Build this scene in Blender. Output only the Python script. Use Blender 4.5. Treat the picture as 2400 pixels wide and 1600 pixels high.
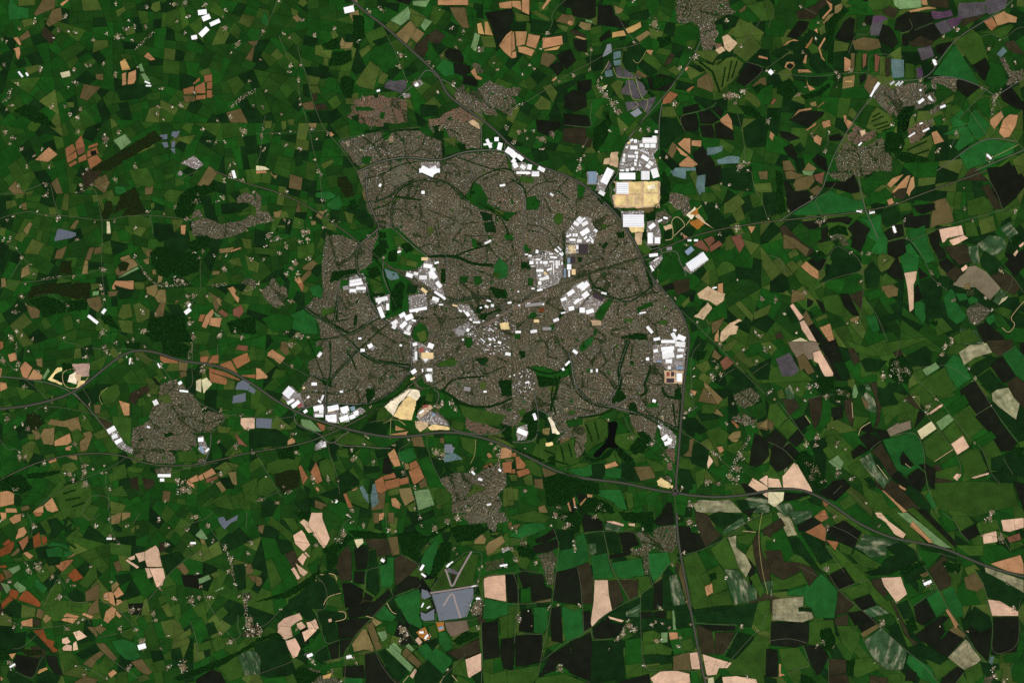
import bpy, math, random
import numpy as np
from mathutils import kdtree

for _o in list(bpy.data.objects):
    bpy.data.objects.remove(_o)
scene = bpy.context.scene
COL = scene.collection

# ------------------------------------------------------------------ camera, sky, sun, exposure
ALT = 50000.0                                   # metres above the ground, looking straight down
cam_data = bpy.data.cameras.new('camera')
cam = bpy.data.objects.new('camera', cam_data)
COL.objects.link(cam)
cam.location = (0, 0, ALT)
cam.rotation_euler = (0, 0, 0)
cam_data.sensor_width = 36.0
cam_data.lens = 36.0 * ALT / 24000.0            # 24 km of land across the frame
cam_data.clip_start = 100.0
cam_data.clip_end = 200000.0
scene.camera = cam

SUN_EL, SUN_AZ = math.radians(57), math.radians(152)     # late morning, from the south-south-east
world = bpy.data.worlds.new('World')
scene.world = world
world.use_nodes = True
wn = world.node_tree
wn.nodes.clear()
w_out = wn.nodes.new('ShaderNodeOutputWorld')
w_bg = wn.nodes.new('ShaderNodeBackground')
w_sky = wn.nodes.new('ShaderNodeTexSky')
w_sky.sky_type = 'NISHITA'
w_sky.sun_disc = False
w_sky.sun_elevation = SUN_EL
w_sky.sun_rotation = SUN_AZ
w_bg.inputs['Strength'].default_value = 0.05
wn.links.new(w_sky.outputs[0], w_bg.inputs['Color'])
wn.links.new(w_bg.outputs[0], w_out.inputs['Surface'])
sun_data = bpy.data.lights.new('sun', 'SUN')
sun_data.energy = 4.2
sun_data.angle = math.radians(0.53)
sun_data.color = (1.0, 0.965, 0.91)
sun = bpy.data.objects.new('sun', sun_data)
COL.objects.link(sun)
sun.rotation_euler = (math.pi / 2 - SUN_EL, 0, math.pi - SUN_AZ)
sun.location = (6000, -9000, 20000)
vs = scene.view_settings
vs.view_transform = 'Standard'
vs.look = 'None'
vs.gamma = 1.0
vs.exposure = 0.0
vs.use_curve_mapping = False
GAIN = 1.27       # how bright a white matte sheet lying flat comes out under this sun and sky

# ------------------------------------------------------------------ survey data
# one block per sheet of the map: corner, then the size of a unit if it is not 600/235.2
DATA = r'''
@ 0 0
C 60,15,3 32,20,3 18,27,2 54,28,2.5 63,29,1.5 69,30,2 2,36,2 6,38,2 50,35,1.5 86,37,2.5 98,31,2 108,34,4 116,27,3 124,24,2 134,25,2.5 122,37,2 135,7,2.5 118,19,1 106,3,2 160,4,3 170,3,4 173,15,2 163,20,2 188,5,3 208,10,2 218,41,4 212,49,1.5 207,26,4 179,35,3 205,16,1.5 4,60,2.2 37,64,3.5 79,60,2 83,60,2 95,59,2 68,64,3 106,69,3 127,62,1.5 149,81,2.5 69,76,3 63,80,1.5 48,98,3 74,100,2.5 60,98,1.5 71,108,3 64,105,2 72,121,3 97,128,5 109,122,3 90,119,1 39,137,1.5 20,137,2.5 32,143,2 25,153,2 45,153,2 80,155,2 124,153,3 5,122,3 12,127,3 9,132,2 10,97,2 6,101,2 9,84,2.5 16,77,2 179,86,2 196,88,1 166,97,3 158,99,2 145,98,2 150,110,2 145,105,2 200,111,2 212,108,3 224,121,5 187,119,2.5 192,130,2 198,131,2 207,131,2 211,153,2.5 215,150,1.5 233,97,2 229,74,1.5 113,35,2 170,30,1.5
V 2,95 10,88 2
V 212,98 225,88 235,83 3
V 124,46 135,35 142,29 2
B 182,12 190,11 5
B 186,18 193,15 5
B 193,23 202,19 4
B 184,33 191,26 5
B 176,35 181,34 4
B 17,66 21,71 2
B 24,67 26,70 2
B 133,75 138,77 1.5
B 134,79 139,79 1.5
Fb 39,0 51,0 50,8 33,15 31,13
Fb 48,9 56,7 58,18 45,25 42,22
Fo 16,0 33,0 32,5 17,6
Fo 19,19 29,17 32,22 22,26
Fn 38,29 41,24 52,35 47,41 38,33
Ft 12,35 16,34 20,41 18,42
Ft 12,45 18,43 19,50 17,55 15,53 14,47
Ft 55,4 61,0 64,0 57,6
Fo 106,10 114,6 116,10 108,16
Ft 136,48 143,55 138,56 132,52
Fy 110,57 115,54 120,64 112,65
Ft 118,67 125,64 125,73 123,77 117,78
Ft 112,68 116,66 116,78 112,79
Fl 127,60 130,58 133,66 129,66
Fl 129,68 133,67 138,74 134,77
Fg 120,50 124,49 128,58 125,60
Fw 55,67 64,65 65,70 57,72
Fb 88,68 95,68 95,74 88,73
Fb 77,77 93,80 84,89 80,93 73,90
Fo 61,94 68,94 68,99 62,99
FT 187,69 195,68 195,75 188,76
FT 177,77 183,71 184,74 178,78
FT 179,80 188,75 189,86 179,86
FT 168,82 178,79 179,86 169,87
FT 190,76 195,75 195,82 190,82
FT 190,83 195,83 195,90 190,90
FT 180,88 189,87 189,91 180,92
Fb 168,88 179,88 180,93 170,95
FT 75,124 78,135 70,138 69,131
Fr 70,138 78,135 78,140 72,143
FT 60,136 67,132 70,138 61,145
FT 61,145 70,139 71,145 62,150
FT 63,151 70,147 71,150 64,154
FT 72,145 79,141 80,147 72,150
FT 80,139 89,135 91,141 88,142 80,145
Fk 83,139 88,138 89,142 84,143
FT 80,146 89,142 94,148 83,156
FT 81,134 90,131 90,134 81,137
Ft 32,147 45,135 53,142 44,149
Fl 104,129 115,123 121,131 111,138
Fs 147,124 154,123 154,128 147,128
Fs 148,131 154,130 155,135 151,136
Fs 157,131 161,129 161,135 157,136
Fs 156,137 161,136 161,142
Fs 158,121 166,120 162,127 157,125
Wn 82,157 142,120 150,127 100,157
FD 106,82 117,80 118,92 111,93
FD 117,79 132,77 140,84 130,90 118,92
FD 13,57 22,54 25,60 17,63
Yc 166,150 178,143 187,151 180,156 172,152
Fo 182,66 192,62 195,68 186,70
Fo 163,126 180,124 174,133 163,129
Fe 10,0 16,6 27,8 26,17 8,19 7,8
Fo 140,3 147,1 148,9 143,12 138,8
Fo 86,37 99,37 100,43 85,49
W 12,102 24,96 44,108 52,118 30,112
@ 600 0
RM 88,0 101,12 118,24 138,42 158,60 168,70 172,80 176,87 188,97 205,108 220,120 235,135
RU 95,157 110,150 120,147 140,144 160,147 172,147 188,140 208,138 222,138 229,139 235,150
RB 20,0 14,16 4,33 0,42
RB 21,33 27,48 32,60
RB 38,43 42,58 47,70 52,92 57,106 63,120 76,133 93,157
RB 38,72 40,90 45,105 49,120 53,140 58,157
RB 0,123 20,122 48,121 63,120
RB 9,106 6,115 5,133 4,143 0,150
RA 105,120 108,112 115,101 125,100 130,90 145,78 150,72 156,64 163,66 165,71
RB 119,30 128,48 131,56 139,75
RA 165,71 178,76 188,85 198,98 209,107
RA 207,138 207,112
RA 235,135 228,130 229,140
RB 76,129 84,126 100,124 115,120 150,117
RU 109,134 116,145 
C 21,1,2 42,19,2.5 7,29,3 25,31,2 54,32,2.5 31,35,2 72,26,2.5 92,1,2 89,5,2 104,11,2.5 115,9,3 119,10,1 133,51,4 131,61,2.5 159,57,3 163,61,2 169,9,1 180,26,2 191,29,2.5 184,44,2 171,51,1.5 206,46,4 219,58,1.5 221,64,2 4,55,2 31,61,3 41,60,2 39,73,3 31,66,2 41,96,2 40,91,1 6,98,2 23,105,1.5 7,119,2 5,125,3 15,123,1 22,123,1 51,119,2 28,133,2.5 41,137,3 7,138,2 4,135,1.5 54,147,2 57,156,1.5 32,121,1 66,122,2 56,128,1.5 99,90,2 98,124,1 84,132,3 124,128,5 97,138,2 122,141,1.5 230,118,3 146,77,4 181,77,3 167,85,2 9,84,2 187,37,2 139,75,1 170,118,4 94,39,2
Ur 89,92 104,88 113,87 122,90 138,91 139,112 137,113 117,113 117,116 105,116 92,111 84,108 88,101
Ub 76,130 92,126 104,123 116,120 146,118 155,124 170,130 172,146 160,146 140,143 120,146 110,149 93,152 79,135
Ub 95,157 112,151 120,148 140,146 160,148 172,149 173,157
Ub 172,149 189,142 208,140 222,140 229,141 233,157 173,157
Ur 158,110 168,109 175,103 188,98 195,104 207,111 190,112 176,108 174,114 160,116
Ub 158,116 176,110 206,114 206,137 193,137 189,130 178,127 174,117 163,122
Ub 183,84 190,78 195,86 206,98 208,106 195,100 184,92
Ub 196,86 206,80 214,74 222,78 235,82 235,108 226,102 218,98 222,106 211,106 204,96
Ub 198,60 203,58 209,64 208,68 202,66
Fg 91,98 104,98 110,101 108,102 92,102
FD 87,107 95,105 94,112 89,110
Fg 114,103 119,103 117,110 113,109
FD 108,87 112,86 112,90 108,90
Fg 116,122 125,120 122,129 117,128
Fg 97,144 107,144 104,151 97,150
W 185,132 192,132 193,138 187,138
Fo 171,127 184,126 183,135 174,130
B 209,133 217,132 2
B 212,128 216,136 3
B 222,134 226,135 7
B 230,137 236,141 6
B 219,128 223,128 4
B 152,154 158,157 5
B 160,157 166,154 5
Yc 152,149 169,149 169,157 151,157
Yt 199,110 204,113 206,119 200,116 195,112
B 111,84 114,83 2
B 146,79 149,77 3
B 81,10 90,8 6
Yc 145,76 151,73 154,77 150,80 145,79
Yc 134,86 142,86 141,90 136,90
FR 140,88 142,88 142,90 140,90
Fv 119,76 124,73 126,75 137,73 139,80 133,86 118,81
Fo 114,65 122,69 117,78 112,76
Fo 120,22 141,7 150,12 158,17 146,26 141,18 133,24
Fl 123,19 140,6 142,12 141,18 133,24 124,20
Fo 118,24 123,19 133,24 127,31
Fo 142,13 155,16 150,25 147,26
Fa 128,32 142,19 148,26 138,41
Fa 142,35 148,26 155,31 148,40
Fl 151,24 155,17 162,20 155,29
Fo 138,43 142,37 145,41 140,46
FD 107,38 119,34 121,38 112,43
Fg 107,43 121,38 130,49 132,58 125,64 112,60 105,54
Fn 146,42 158,32 158,46 154,53 145,47
Fn 158,32 166,27 174,33 168,41 158,38
Fb 178,7 192,7 196,26 190,26 183,18
Ft 167,0 195,0 195,5 167,5
Ft 223,3 235,1 235,8 224,8
Fk 210,12 235,8 235,28 224,42 218,30 215,22
Ft 223,42 230,32 235,28 235,54 228,48
Fy 203,22 207,21 210,32 204,31
Fy 210,20 213,20 218,33 210,32
Fk 127,0 144,0 141,5 129,1
Fl 144,1 160,0 156,7 144,5
Fe 165,63 172,54 181,58 183,68 174,71
Fk 173,48 177,44 187,46 191,53 190,59 182,57 174,53
Fk 181,58 191,59 197,61 197,67 190,70 182,67
Fk 190,69 198,70 204,75 203,80 190,77
Ft 197,66 201,62 203,69 208,72 207,74 202,73
Fg 204,42 221,45 209,60 194,55 196,46
Fl 197,44 201,30 206,32 202,48
Fo 206,33 218,33 221,44 209,44
Fg 194,6 198,7 200,27 196,26
Fg 198,7 203,10 203,22 200,26
Fo 94,72 105,56 114,63 108,83 95,80 91,76
Fe 4,21 8,10 12,18 11,25
Fo 54,42 61,41 62,46 70,46 70,54 62,53 54,50
Fa 77,40 79,34 82,39 90,39 87,45 78,45
Fo 68,29 73,28 76,33 71,37
Fo 32,7 39,10 38,16 33,14
Fa 33,16 38,14 42,18 38,21
Fo 38,3 43,0 48,3 43,7
Fa 85,13 94,9 95,14 89,20
Fo 47,69 59,71 57,78 49,78
Fo 49,79 57,79 60,86 52,86
FD 43,78 48,77 50,90 44,88
Fn 51,86 56,86 56,93 53,93
Fb 42,95 52,93 54,101 45,101
Fn 53,96 63,95 66,100 55,102
FD 46,103 70,102 70,110 50,111
FD 45,62 60,62 72,70 61,73 46,68
Fo 62,53 67,53 66,61 62,60
Fa 48,113 56,113 55,118 49,117
Fo 23,111 28,111 28,119 24,120
Fo 29,110 35,109 35,115 30,115
Fo 7,111 15,111 14,118 8,118
Ft 67,123 69,121 72,124 69,126
Fo 59,151 70,146 72,149 62,156
Fw 0,152 8,153 13,156 0,157
FD 35,143 42,142 43,151 37,153
FD 151,96 167,97 167,106 152,108
W 89,14 99,16 100,36 90,36
W 60,42 70,36 76,36 77,45 66,46
W 70,48 88,46 88,56 80,60 67,61
W 89,40 96,37 95,46 90,44
W 78,72 84,70 91,74 88,91 82,90 77,80
W 100,120 150,118 150,120 100,122
W 162,116 172,115 172,124 165,122
@ 1200 0
RM 0,136 20,151 38,157
RA 120,110 128,102 140,88 150,75 165,55 175,35
RA 105,131 120,110 
RB 235,5 228,20 217,35 203,50
RB 49,0 38,10 36,17 38,21 31,33 28,40 27,46
RB 0,101 20,90 45,72 60,64 80,54 90,46 105,44 118,40
RB 94,8 104,28 113,38
RA 135,137 135,110 138,95
RA 97,157 100,145 106,128 115,117 120,110
RB 215,57 235,63
RB 214,80 235,62
RB 72,48 72,66
RB 73,95 72,108 73,120
RB 188,94 183,99 170,103 152,107 159,121
RB 48,115 60,116 73,116
RB 66,135 70,126
RB 207,104 213,126 214,150
RT 89,56 87,61 82,68
RT 93,62 96,72 118,72
RT 107,72 109,86 111,92
RT 113,70 119,92 126,91 122,103
RT 111,92 119,92
RT 113,93 117,97 110,101
RT 124,46 116,60 111,55
C 33,30,2.5 16,60,2 20,63,2 26,45,2 73,46,2.5 69,50,2 71,64,2 57,70,2.5 43,75,2 40,71,1 10,69,1.5 131,22,6 154,63,3 149,96,3 142,145,2.5 136,145,1.5 89,120,2 104,119,1.5 97,103,4 92,95,4 86,88,4 82,82,3 79,75,2 6,121,3 12,120,2 28,128,5 37,124,4 14,127,2 20,121,2 2,130,3 27,137,2 65,135,2 80,140,1 63,147,3 62,155,4 66,143,2 211,42,2 197,19,3 168,53,4 164,44,1.5 217,150,2 234,65,2 112,39,2 125,119,3 118,120,2 210,153,5 200,88,6 206,88,4 213,84,4 195,88,3 205,95,3 111,1,2 82,71,2
V 0,101 6,97 11,95 2
V 78,78 90,92 100,104 3
Ug 150,0 199,0 200,7 206,12 190,18 184,22 180,28 172,25 165,20 152,23
Ub 172,26 186,22 190,32 185,38 184,46 176,46 173,36
Ur 184,39 192,40 194,46 188,46
Yt 193,34 198,32 207,40 200,48 195,44
Yt 187,46 193,43 196,47 190,50
Ub 0,80 8,81 9,84 3,89 0,88
Ub 0,90 5,95 0,97
B 131,121 133,121 2
B 0,141 4,144 6
B 5,143 10,147 4
B 0,147 3,149 4
B 1,153 5,151 5
B 14,153 18,154 5
B 8,152 12,155 4
B 24,154 30,157 4
Yc 106,131 134,125 134,137 130,142 135,157 98,157 101,142
Yc 0,150 12,149 20,157 0,157
Yt 91,140 98,140 97,154 90,152
Yt 85,146 90,145 90,151 84,151
Fs 84,49 87,41 91,40 92,48 83,53
Fv 85,62 89,56 92,60 88,66
Fj 93,48 100,47 100,53 93,55
Fj 93,56 100,55 100,60 94,61
Fj 85,65 92,64 93,70 86,71
Fv 95,62 101,61 102,72 96,72
Fv 102,62 112,69 112,72 102,72
Fv 113,69 118,71 121,76 125,84 119,91 114,77
Fv 104,74 111,73 116,82 118,91 111,91 107,84
Fv 100,83 106,76 108,82 110,88 101,87
Fv 104,94 118,93 122,92 125,92 122,103 119,99 109,101 106,103
Fv 120,92 132,89 131,94 124,106
Fs 108,104 116,99 120,104 113,108
Fo 90,78 97,73 103,75 100,83 104,93 98,90
Fw 80,84 84,79 88,78 86,82
Ft 0,1 8,1 9,10 0,6
Ft 9,0 16,0 16,14 9,11
Ft 27,8 32,0 36,0 29,9
Fo 2,11 16,15 16,20 4,20
Fo 17,12 22,9 35,17 33,20
FD 17,17 36,21 34,31 17,30
FD 0,20 13,20 13,29 0,28
Ft 3,29 14,29 12,41 4,43
Ft 15,31 26,33 22,45 13,42
Ft 5,43 12,43 21,46 18,52 6,48
Ft 0,29 2,29 3,46 0,48
Ft 0,48 4,47 4,53 0,54
Ft 28,35 46,33 47,41 28,45
Fy 29,46 45,42 42,46 30,47
Fb 42,18 46,13 56,14 58,19 53,23 40,20
Ft 51,19 57,20 55,24 51,23
Fo 41,22 52,25 50,30 42,25
Fa 63,20 73,22 72,28 66,28 61,24
Fl 68,18 74,19 74,22 67,20
Fk 49,0 77,0 77,16 71,18 56,15 54,8 46,6
Fk 79,5 92,5 94,14 98,16 107,24 100,26 78,23
Fy 92,30 103,28 105,33 92,35
Fy 104,27 118,20 119,25 111,30 106,31
Fa 113,35 124,28 128,31 117,39
Fa 94,5 103,9 99,13 95,13
Fk 80,35 90,27 91,34 81,39
Fn 53,28 60,28 69,33 66,35 56,32
Ft 57,34 60,33 69,36 66,37
Fk 56,36 69,37 69,48 60,48 57,42
Fk 41,51 54,45 59,56 50,64 44,58
Fk 34,61 42,56 48,63 42,70
Fb 28,48 38,50 41,54 33,62 26,59
Ft 36,74 41,70 42,72 38,75
Fo 28,80 36,77 42,85 38,95
Fo 20,97 27,88 36,94 35,101 24,101
Fk 48,89 56,82 68,86 69,98 58,103 48,99
Fk 60,75 73,73 73,82 68,86 60,83
Fk 22,110 44,112 45,116 33,125 23,121
Fk 47,104 70,106 73,116 48,116
Fn 47,118 68,117 68,126 74,128 72,136 64,133 47,130
FD 112,46 117,41 124,46 120,55 116,60 111,56
FG 120,50 128,49 138,60 135,65 119,55
Ft 124,46 130,46 128,51 124,49
FD 116,61 120,55 134,66 125,71
FD 102,47 111,47 115,59 114,67 106,66 101,57
Fb 115,64 125,70 122,72 113,69
Fk 124,72 137,68 150,72 150,76 142,84 127,83
Fn 141,56 146,49 150,50 146,58 140,62
Fo 143,64 150,60 155,66 151,70
Ft 158,63 163,61 160,66
Fo 160,66 163,61 178,66 164,74
FD 163,60 172,60 178,65 173,67
Fb 170,73 180,67 184,72 186,80 184,85 170,80
FD 152,74 168,78 163,84 150,82
FT 139,91 145,84 153,87 145,95 138,96
Fg 153,87 163,87 163,93 150,95
FT 160,83 166,79 168,80 162,85
Fo 138,98 149,98 152,107 137,108
Fk 157,99 171,95 173,101 157,105
Fk 153,107 169,104 172,113 171,120 158,121
Fk 171,103 182,101 191,110 184,114 173,114
Fk 182,100 190,97 195,102 192,108
Fk 172,115 184,115 186,121 186,127 175,126
Fk 186,114 192,112 203,120 204,129 187,127
FD 136,110 151,108 158,122 150,127 142,137 136,136
Ft 191,110 198,104 202,111 203,120 192,113
Ft 152,132 158,127 164,127 164,142 156,136
Ft 150,134 155,137 162,143 160,144 155,142
Ft 165,129 174,129 174,135 165,134
Ft 153,151 162,143 171,151 166,154 154,153
Fk 166,140 175,134 186,149 188,157 170,157
Fj 179,136 194,134 193,139 186,142 179,143
Fj 188,147 200,143 209,144 209,150 189,151
Fj 150,154 169,154 169,157 148,157
FD 212,118 228,107 235,111 233,135 216,136
Fk 206,75 216,57 233,63 222,75 214,80
FD 217,57 228,45 235,46 235,62
Fo 206,35 220,32 230,44 215,57 203,48
Fo 197,32 209,17 220,22 232,30 228,38 213,36
Fb 208,10 216,4 214,10 210,12
Fo 167,47 188,46 190,50 184,58 170,51
FD 192,17 200,13 209,16 205,25 194,29
Fg 222,85 235,77 235,95 226,99
Fo 214,82 224,88 229,95 226,100 213,90
W 220,80 229,77 232,80 225,87
Fb 228,72 233,71 234,78 220,80
Ft 227,51 235,53 235,55 226,53
Fg 150,25 164,22 172,28 165,45 150,40
FG 160,38 170,36 168,45 161,45
Fo 164,55 176,57 185,60 195,54 203,52 213,58 205,73 191,85 186,84 180,69 172,62
H 172,57 184,66 1.5
H 184,66 191,85 1.5
H 196,62 193,80 1
H 202,56 198,75 1
H 207,56 202,72 1
H 188,60 196,54 1
W 133,35 146,33 147,40 136,45
W 75,118 85,110 90,110 88,125 78,140 74,136
W 84,103 89,103 91,115 87,118
W 112,72 120,72 126,84 132,88 128,90 122,80 115,73
W 128,70 150,72 150,75 130,83
W 208,97 220,98 228,104 232,110 215,106
L 84,103 88,104 90,109 89,114 88,110 86,106
@ 1800 0
RA 95,90 105,78 115,74 135,74 145,71 152,65 157,56 172,36 198,20 215,9 225,0
RA 147,72 160,70 175,72 195,79 208,88 212,87 235,72
RB 211,92 219,115 228,130 235,137
RB 152,75 147,80 140,90 135,99
RA 55,157 62,140 73,120 85,102 95,90
RB 0,62 10,55 20,48
RB 0,67 20,69 45,71 62,68 80,67 90,67 101,72
RB 81,30 93,34 97,14
RB 134,28 152,21
RB 122,31 134,27 130,18
RB 74,49 80,30
RB 92,67 92,48 124,52
RA 155,157 170,147 185,135 200,128 212,127 228,130
RA 190,157 235,138
RB 176,109 184,100 203,80
RB 184,100 203,127
RB 168,136 175,118 184,113
RB 56,121 55,134 50,139
RB 66,120 74,129
RB 217,37 209,33 204,31 196,34
RB 217,37 228,26 235,25
RB 6,9 0,26
RB 30,6 44,13
RT 208,144 230,133
C 30,6,2 46,21,2 44,36,2 32,49,2 65,71,3 2,66,4 28,87,3 35,80,1 56,121,2 53,139,3 41,125,2 174,27,3 161,34,2.5 153,57,4 203,145,5 173,122,3 156,139,3 122,134,2 135,106,2 113,115,3 213,37,1.5 203,45,3 224,6,2 208,90,4 211,87,3 162,110,2 227,57,2 0,112,3 63,80,1 168,135,1 196,81,2 140,74,3 88,22,2 62,66,2 76,65,3 214,82,1 227,76,2
V 208,93 206,106 3
Ub 212,53 218,53 219,57 224,66 234,64 235,72 226,74 222,80 218,77 222,72 216,60
Ub 98,82 104,78 110,79 115,85 120,100 121,108 112,105 104,97 97,90
Ub 112,83 122,78 136,76 146,78 143,88 134,98 125,99 121,104 118,95
Ub 150,73 162,70 174,72 174,79 172,85 160,78 155,76 154,83 150,80
Ub 140,88 152,84 154,94 136,101 135,96
Ub 155,97 162,93 163,97 152,106 146,104
Ur 73,126 80,114 88,120 92,122 98,119 99,125 92,130 80,133 74,130
Ug 62,145 70,130 84,135 95,132 105,126 108,140 114,145 113,157 64,157
Ur 128,119 138,113 143,110 149,116 146,121 139,130 131,132 129,125
Ub 146,110 152,109 151,116 148,116
Yt 84,120 89,119 90,123 86,126
B 98,82 102,76 3
B 94,89 98,82 2
b 112,78 116,75 2 6
b 117,79 121,75 2 6
b 120,79 124,75 2 5
B 138,95 143,91 3
B 147,89 150,92 2
B 151,93 148,88 1.5
B 139,114 142,113 1.5
B 142,121 148,118 2
B 129,126 135,122 1.5
B 139,83 141,83 2
B 152,55 154,60 3
B 201,142 205,146 2
B 1,65 4,68 4
B 83,134 86,131 1.5
B 158,99 163,97 2.5
Lw 121,120 120,110 124,100 130,98 134,101 130,110 129,118 126,121
W 119,106 126,98 135,97 133,104 129,112 126,122 119,122
W 108,122 122,122 126,132 120,145 108,135
Fo 95,104 100,98 113,106 114,117 103,123 90,117
H 96,108 103,104 0.9
H 95,112 106,107 0.9
H 97,116 110,112 0.9
H 100,119 112,115 0.9
H 104,121 113,118 0.9
Fo 128,134 150,124 152,133 146,145 130,148
H 128,138 146,130 1
H 130,144 148,138 1
W 116,140 126,140 145,145 152,148 128,150 118,146
Fe 151,69 172,41 195,78 180,74 160,70
Fk 173,74 178,73 195,80 183,90 173,82
Fe 167,110 178,100 181,104 176,109 183,115 170,118 
Fe 185,106 190,100 203,113 200,124 192,129 183,117
Fe 160,124 172,117 183,116 190,129 175,139 171,135 178,124
Fe 175,142 192,131 205,128 228,132 226,141 200,150 183,156
Fg 192,92 203,90 203,110 192,99
Ft 204,110 214,102 217,107 208,119 204,114
Ft 216,110 222,105 230,106 228,115 222,126 217,127 212,122
Ft 150,122 155,120 162,130 153,133
Fk 213,86 222,78 235,98 235,102 227,100 215,92
FG 172,38 188,27 196,34 199,42 203,55 187,60
Fk 188,60 200,53 204,62 199,75 194,70
Ft 207,15 217,10 219,12 229,16 228,21 221,21 211,24
FT 198,20 206,16 211,24 205,29
FG 193,30 207,28 223,22 226,24 220,32 213,35 205,31
Fj 210,50 216,43 220,47 214,53
Fn 217,39 226,37 235,50 228,50 220,45
Fl 115,0 141,0 141,7 121,9 116,5
Ft 140,0 146,0 147,5 142,5
Ft 129,10 147,6 155,8 145,9 131,12
Fn 147,0 166,0 166,8 154,7 148,5
Fv 175,3 200,2 199,8 202,12 180,19 174,18
Fv 200,0 220,0 218,8 203,14 200,8
Fz 150,10 160,11 168,9 170,15 156,18 151,17
Fz 164,18 180,15 176,22 169,27
Fv 153,22 163,18 169,28 159,32
Fz 96,15 104,14 111,17 106,20 97,22
Fv 94,23 97,15 106,20 102,33 94,33
Fk 90,15 97,14 95,24 88,22
Fk 118,17 128,11 150,12 152,20 133,27 125,30 116,28
Fn 105,10 112,6 120,9 116,17 108,14
Fk 130,28 152,21 160,33 150,40 130,38
Fk 103,22 111,24 116,30 120,40 115,45 102,38
Fk 123,32 130,30 130,38 128,43 123,42
Fn 129,40 140,33 152,38 150,44 132,43
Fv 137,45 150,42 153,52 141,56
Fz 136,63 141,61 143,70 137,72
Fk 154,42 160,40 170,38 160,52 154,48
Fk 61,35 70,20 75,16 80,18 78,37 70,39
Fn 26,11 40,6 50,0 60,0 50,10 42,18 28,18
FD 46,10 55,4 58,7 55,14 48,18
Ft 53,0 59,4 59,9 51,18 49,17 57,8
Fk 17,34 28,19 38,20 36,27 26,36
Fa 61,6 67,3 69,6 66,12 61,13
Fa 50,21 55,14 61,12 60,15 52,24
Ft 42,28 45,26 46,31
Fo 46,26 53,22 54,30 48,33
FD 31,40 34,31 42,31 40,40
FT 34,44 40,35 42,33 40,40 36,45
FD 18,42 27,38 30,40 22,47 12,43
Ft 13,43 18,38 24,36 29,38 22,38
Ft 46,44 52,34 53,36 48,45 50,52 53,57 49,54
FT 54,41 56,41 56,48 54,48
FD 3,50 12,43 20,47 10,54
FD 8,58 18,50 31,49 32,60 41,67 27,66 24,58 15,64
Ft 17,57 24,57 25,60 21,65 15,62
Fk 17,60 20,58 24,60 21,64 17,62
FD 38,50 47,48 52,58 61,66 44,68 38,60
Ft 32,58 34,51 36,50 35,59
Ft 27,64 37,64 41,67 28,67
FD 21,69 34,70 35,76 26,74
Ft 35,71 37,78 44,82 38,84 36,78
FD 36,70 55,71 54,74 46,80 38,78
Fa 69,71 80,69 79,80 68,82
Fy 71,74 78,74 77,76 70,76
Fk 20,111 28,102 40,102 52,103 50,107 36,117
Ft 20,110 28,101 40,99 40,101 29,103 19,111
Ft 49,112 57,110 58,116 51,118
Ft 69,106 72,106 72,113 75,117 74,120 70,112
Ft 72,109 79,113 74,120 71,113
Fa 38,95 44,93 45,98 40,98
Fa 44,99 52,93 52,95 46,99
Ft 42,126 45,124 50,127 48,134 42,130
Ft 34,120 45,112 44,115 36,120
Fo 36,124 46,114 50,112 42,124
FD 24,135 30,131 34,138 28,142
Fk 14,136 22,132 27,142 26,148 18,143
Fk 40,147 46,141 54,146 55,157 47,154
Fa 32,157 37,149 45,155 42,157
Fb 13,148 20,147 26,157 14,157
Ft 2,120 6,124 4,130 1,126
Fr 2,95 6,90 8,92 4,97
Fk 56,125 65,123 70,127 64,130 56,129
Fk 10,120 20,122 30,127 20,130 12,126
Fb 77,38 88,34 93,35 102,36 104,44 92,47 80,46
Fo 61,37 75,40 73,47 60,48
FD 60,49 69,49 69,65 60,62
Fb 76,49 80,49 79,65 76,65
FG 81,49 86,48 86,66 80,66
Fr 87,50 91,49 90,60 87,63
Fg 92,49 97,50 97,66 92,66
Fr 98,50 103,52 101,66 98,66
Fo 103,52 108,52 107,70 102,69
Fn 108,53 113,53 112,70 108,71
Fj 113,54 125,55 125,71 114,72
FG 126,58 134,59 135,72 126,72
Ft 70,52 77,56 76,65 70,66
Fk 84,70 90,67 90,73 85,78
Fb 92,68 101,73 95,89 88,80
Fo 74,101 77,99 82,104 79,110 73,106
Fg 152,108 160,105 161,113 155,117
FG 160,103 172,96 176,98 165,110
Fo 172,86 170,93 163,96 162,92
Fg 203,56 215,60 220,75 212,85 200,76
FD 60,12 69,5 75,10 64,18
FG 92,0 112,0 114,4 105,9 96,10 92,6
Fg 72,3 78,0 90,2 91,12 84,9
Fo 229,0 235,2 235,7 228,6
Fo 224,147 235,140 235,157 230,157
Fk 205,157 222,148 226,157
W 52,22 60,14 68,10 72,12 64,20 60,35 60,60 55,58 54,35
W 9,78 20,72 28,84 20,92 8,86
W 30,88 45,84 56,76 58,79 48,88 34,92
W 0,106 8,102 10,110 2,112
Fn 177,18 195,14 202,13 190,20 178,25
Fg 0,20 12,18 18,25 14,34 0,34
@ 0 400
RL 197,0 210,6 220,10 235,13
RB 46,9 30,16 15,21 0,21
RB 46,9 49,25 54,41
RB 0,44 12,40 28,37 35,40 45,42 58,41 80,44 94,46 105,44 115,42 128,41 140,41 160,43 173,45
RB 94,46 94,60 93,90 96,110 95,122 91,135
RB 87,15 90,28 94,46
RB 87,15 78,19 69,21
RB 5,67 14,71 24,82 29,92 31,95
RB 19,82 12,95 10,98
RB 138,41 141,58
RB 0,108 15,103 40,101 60,97 75,96 93,90
RB 124,80 130,90 137,100 145,106
RB 165,8 182,0
RB 184,82 184,98 185,110 178,118 174,130
RB 60,122 45,112 32,115
RB 80,118 90,130
RB 91,135 94,147 99,152
V 129,88 134,95 140,102 147,106 155,106 175,104 2
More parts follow.
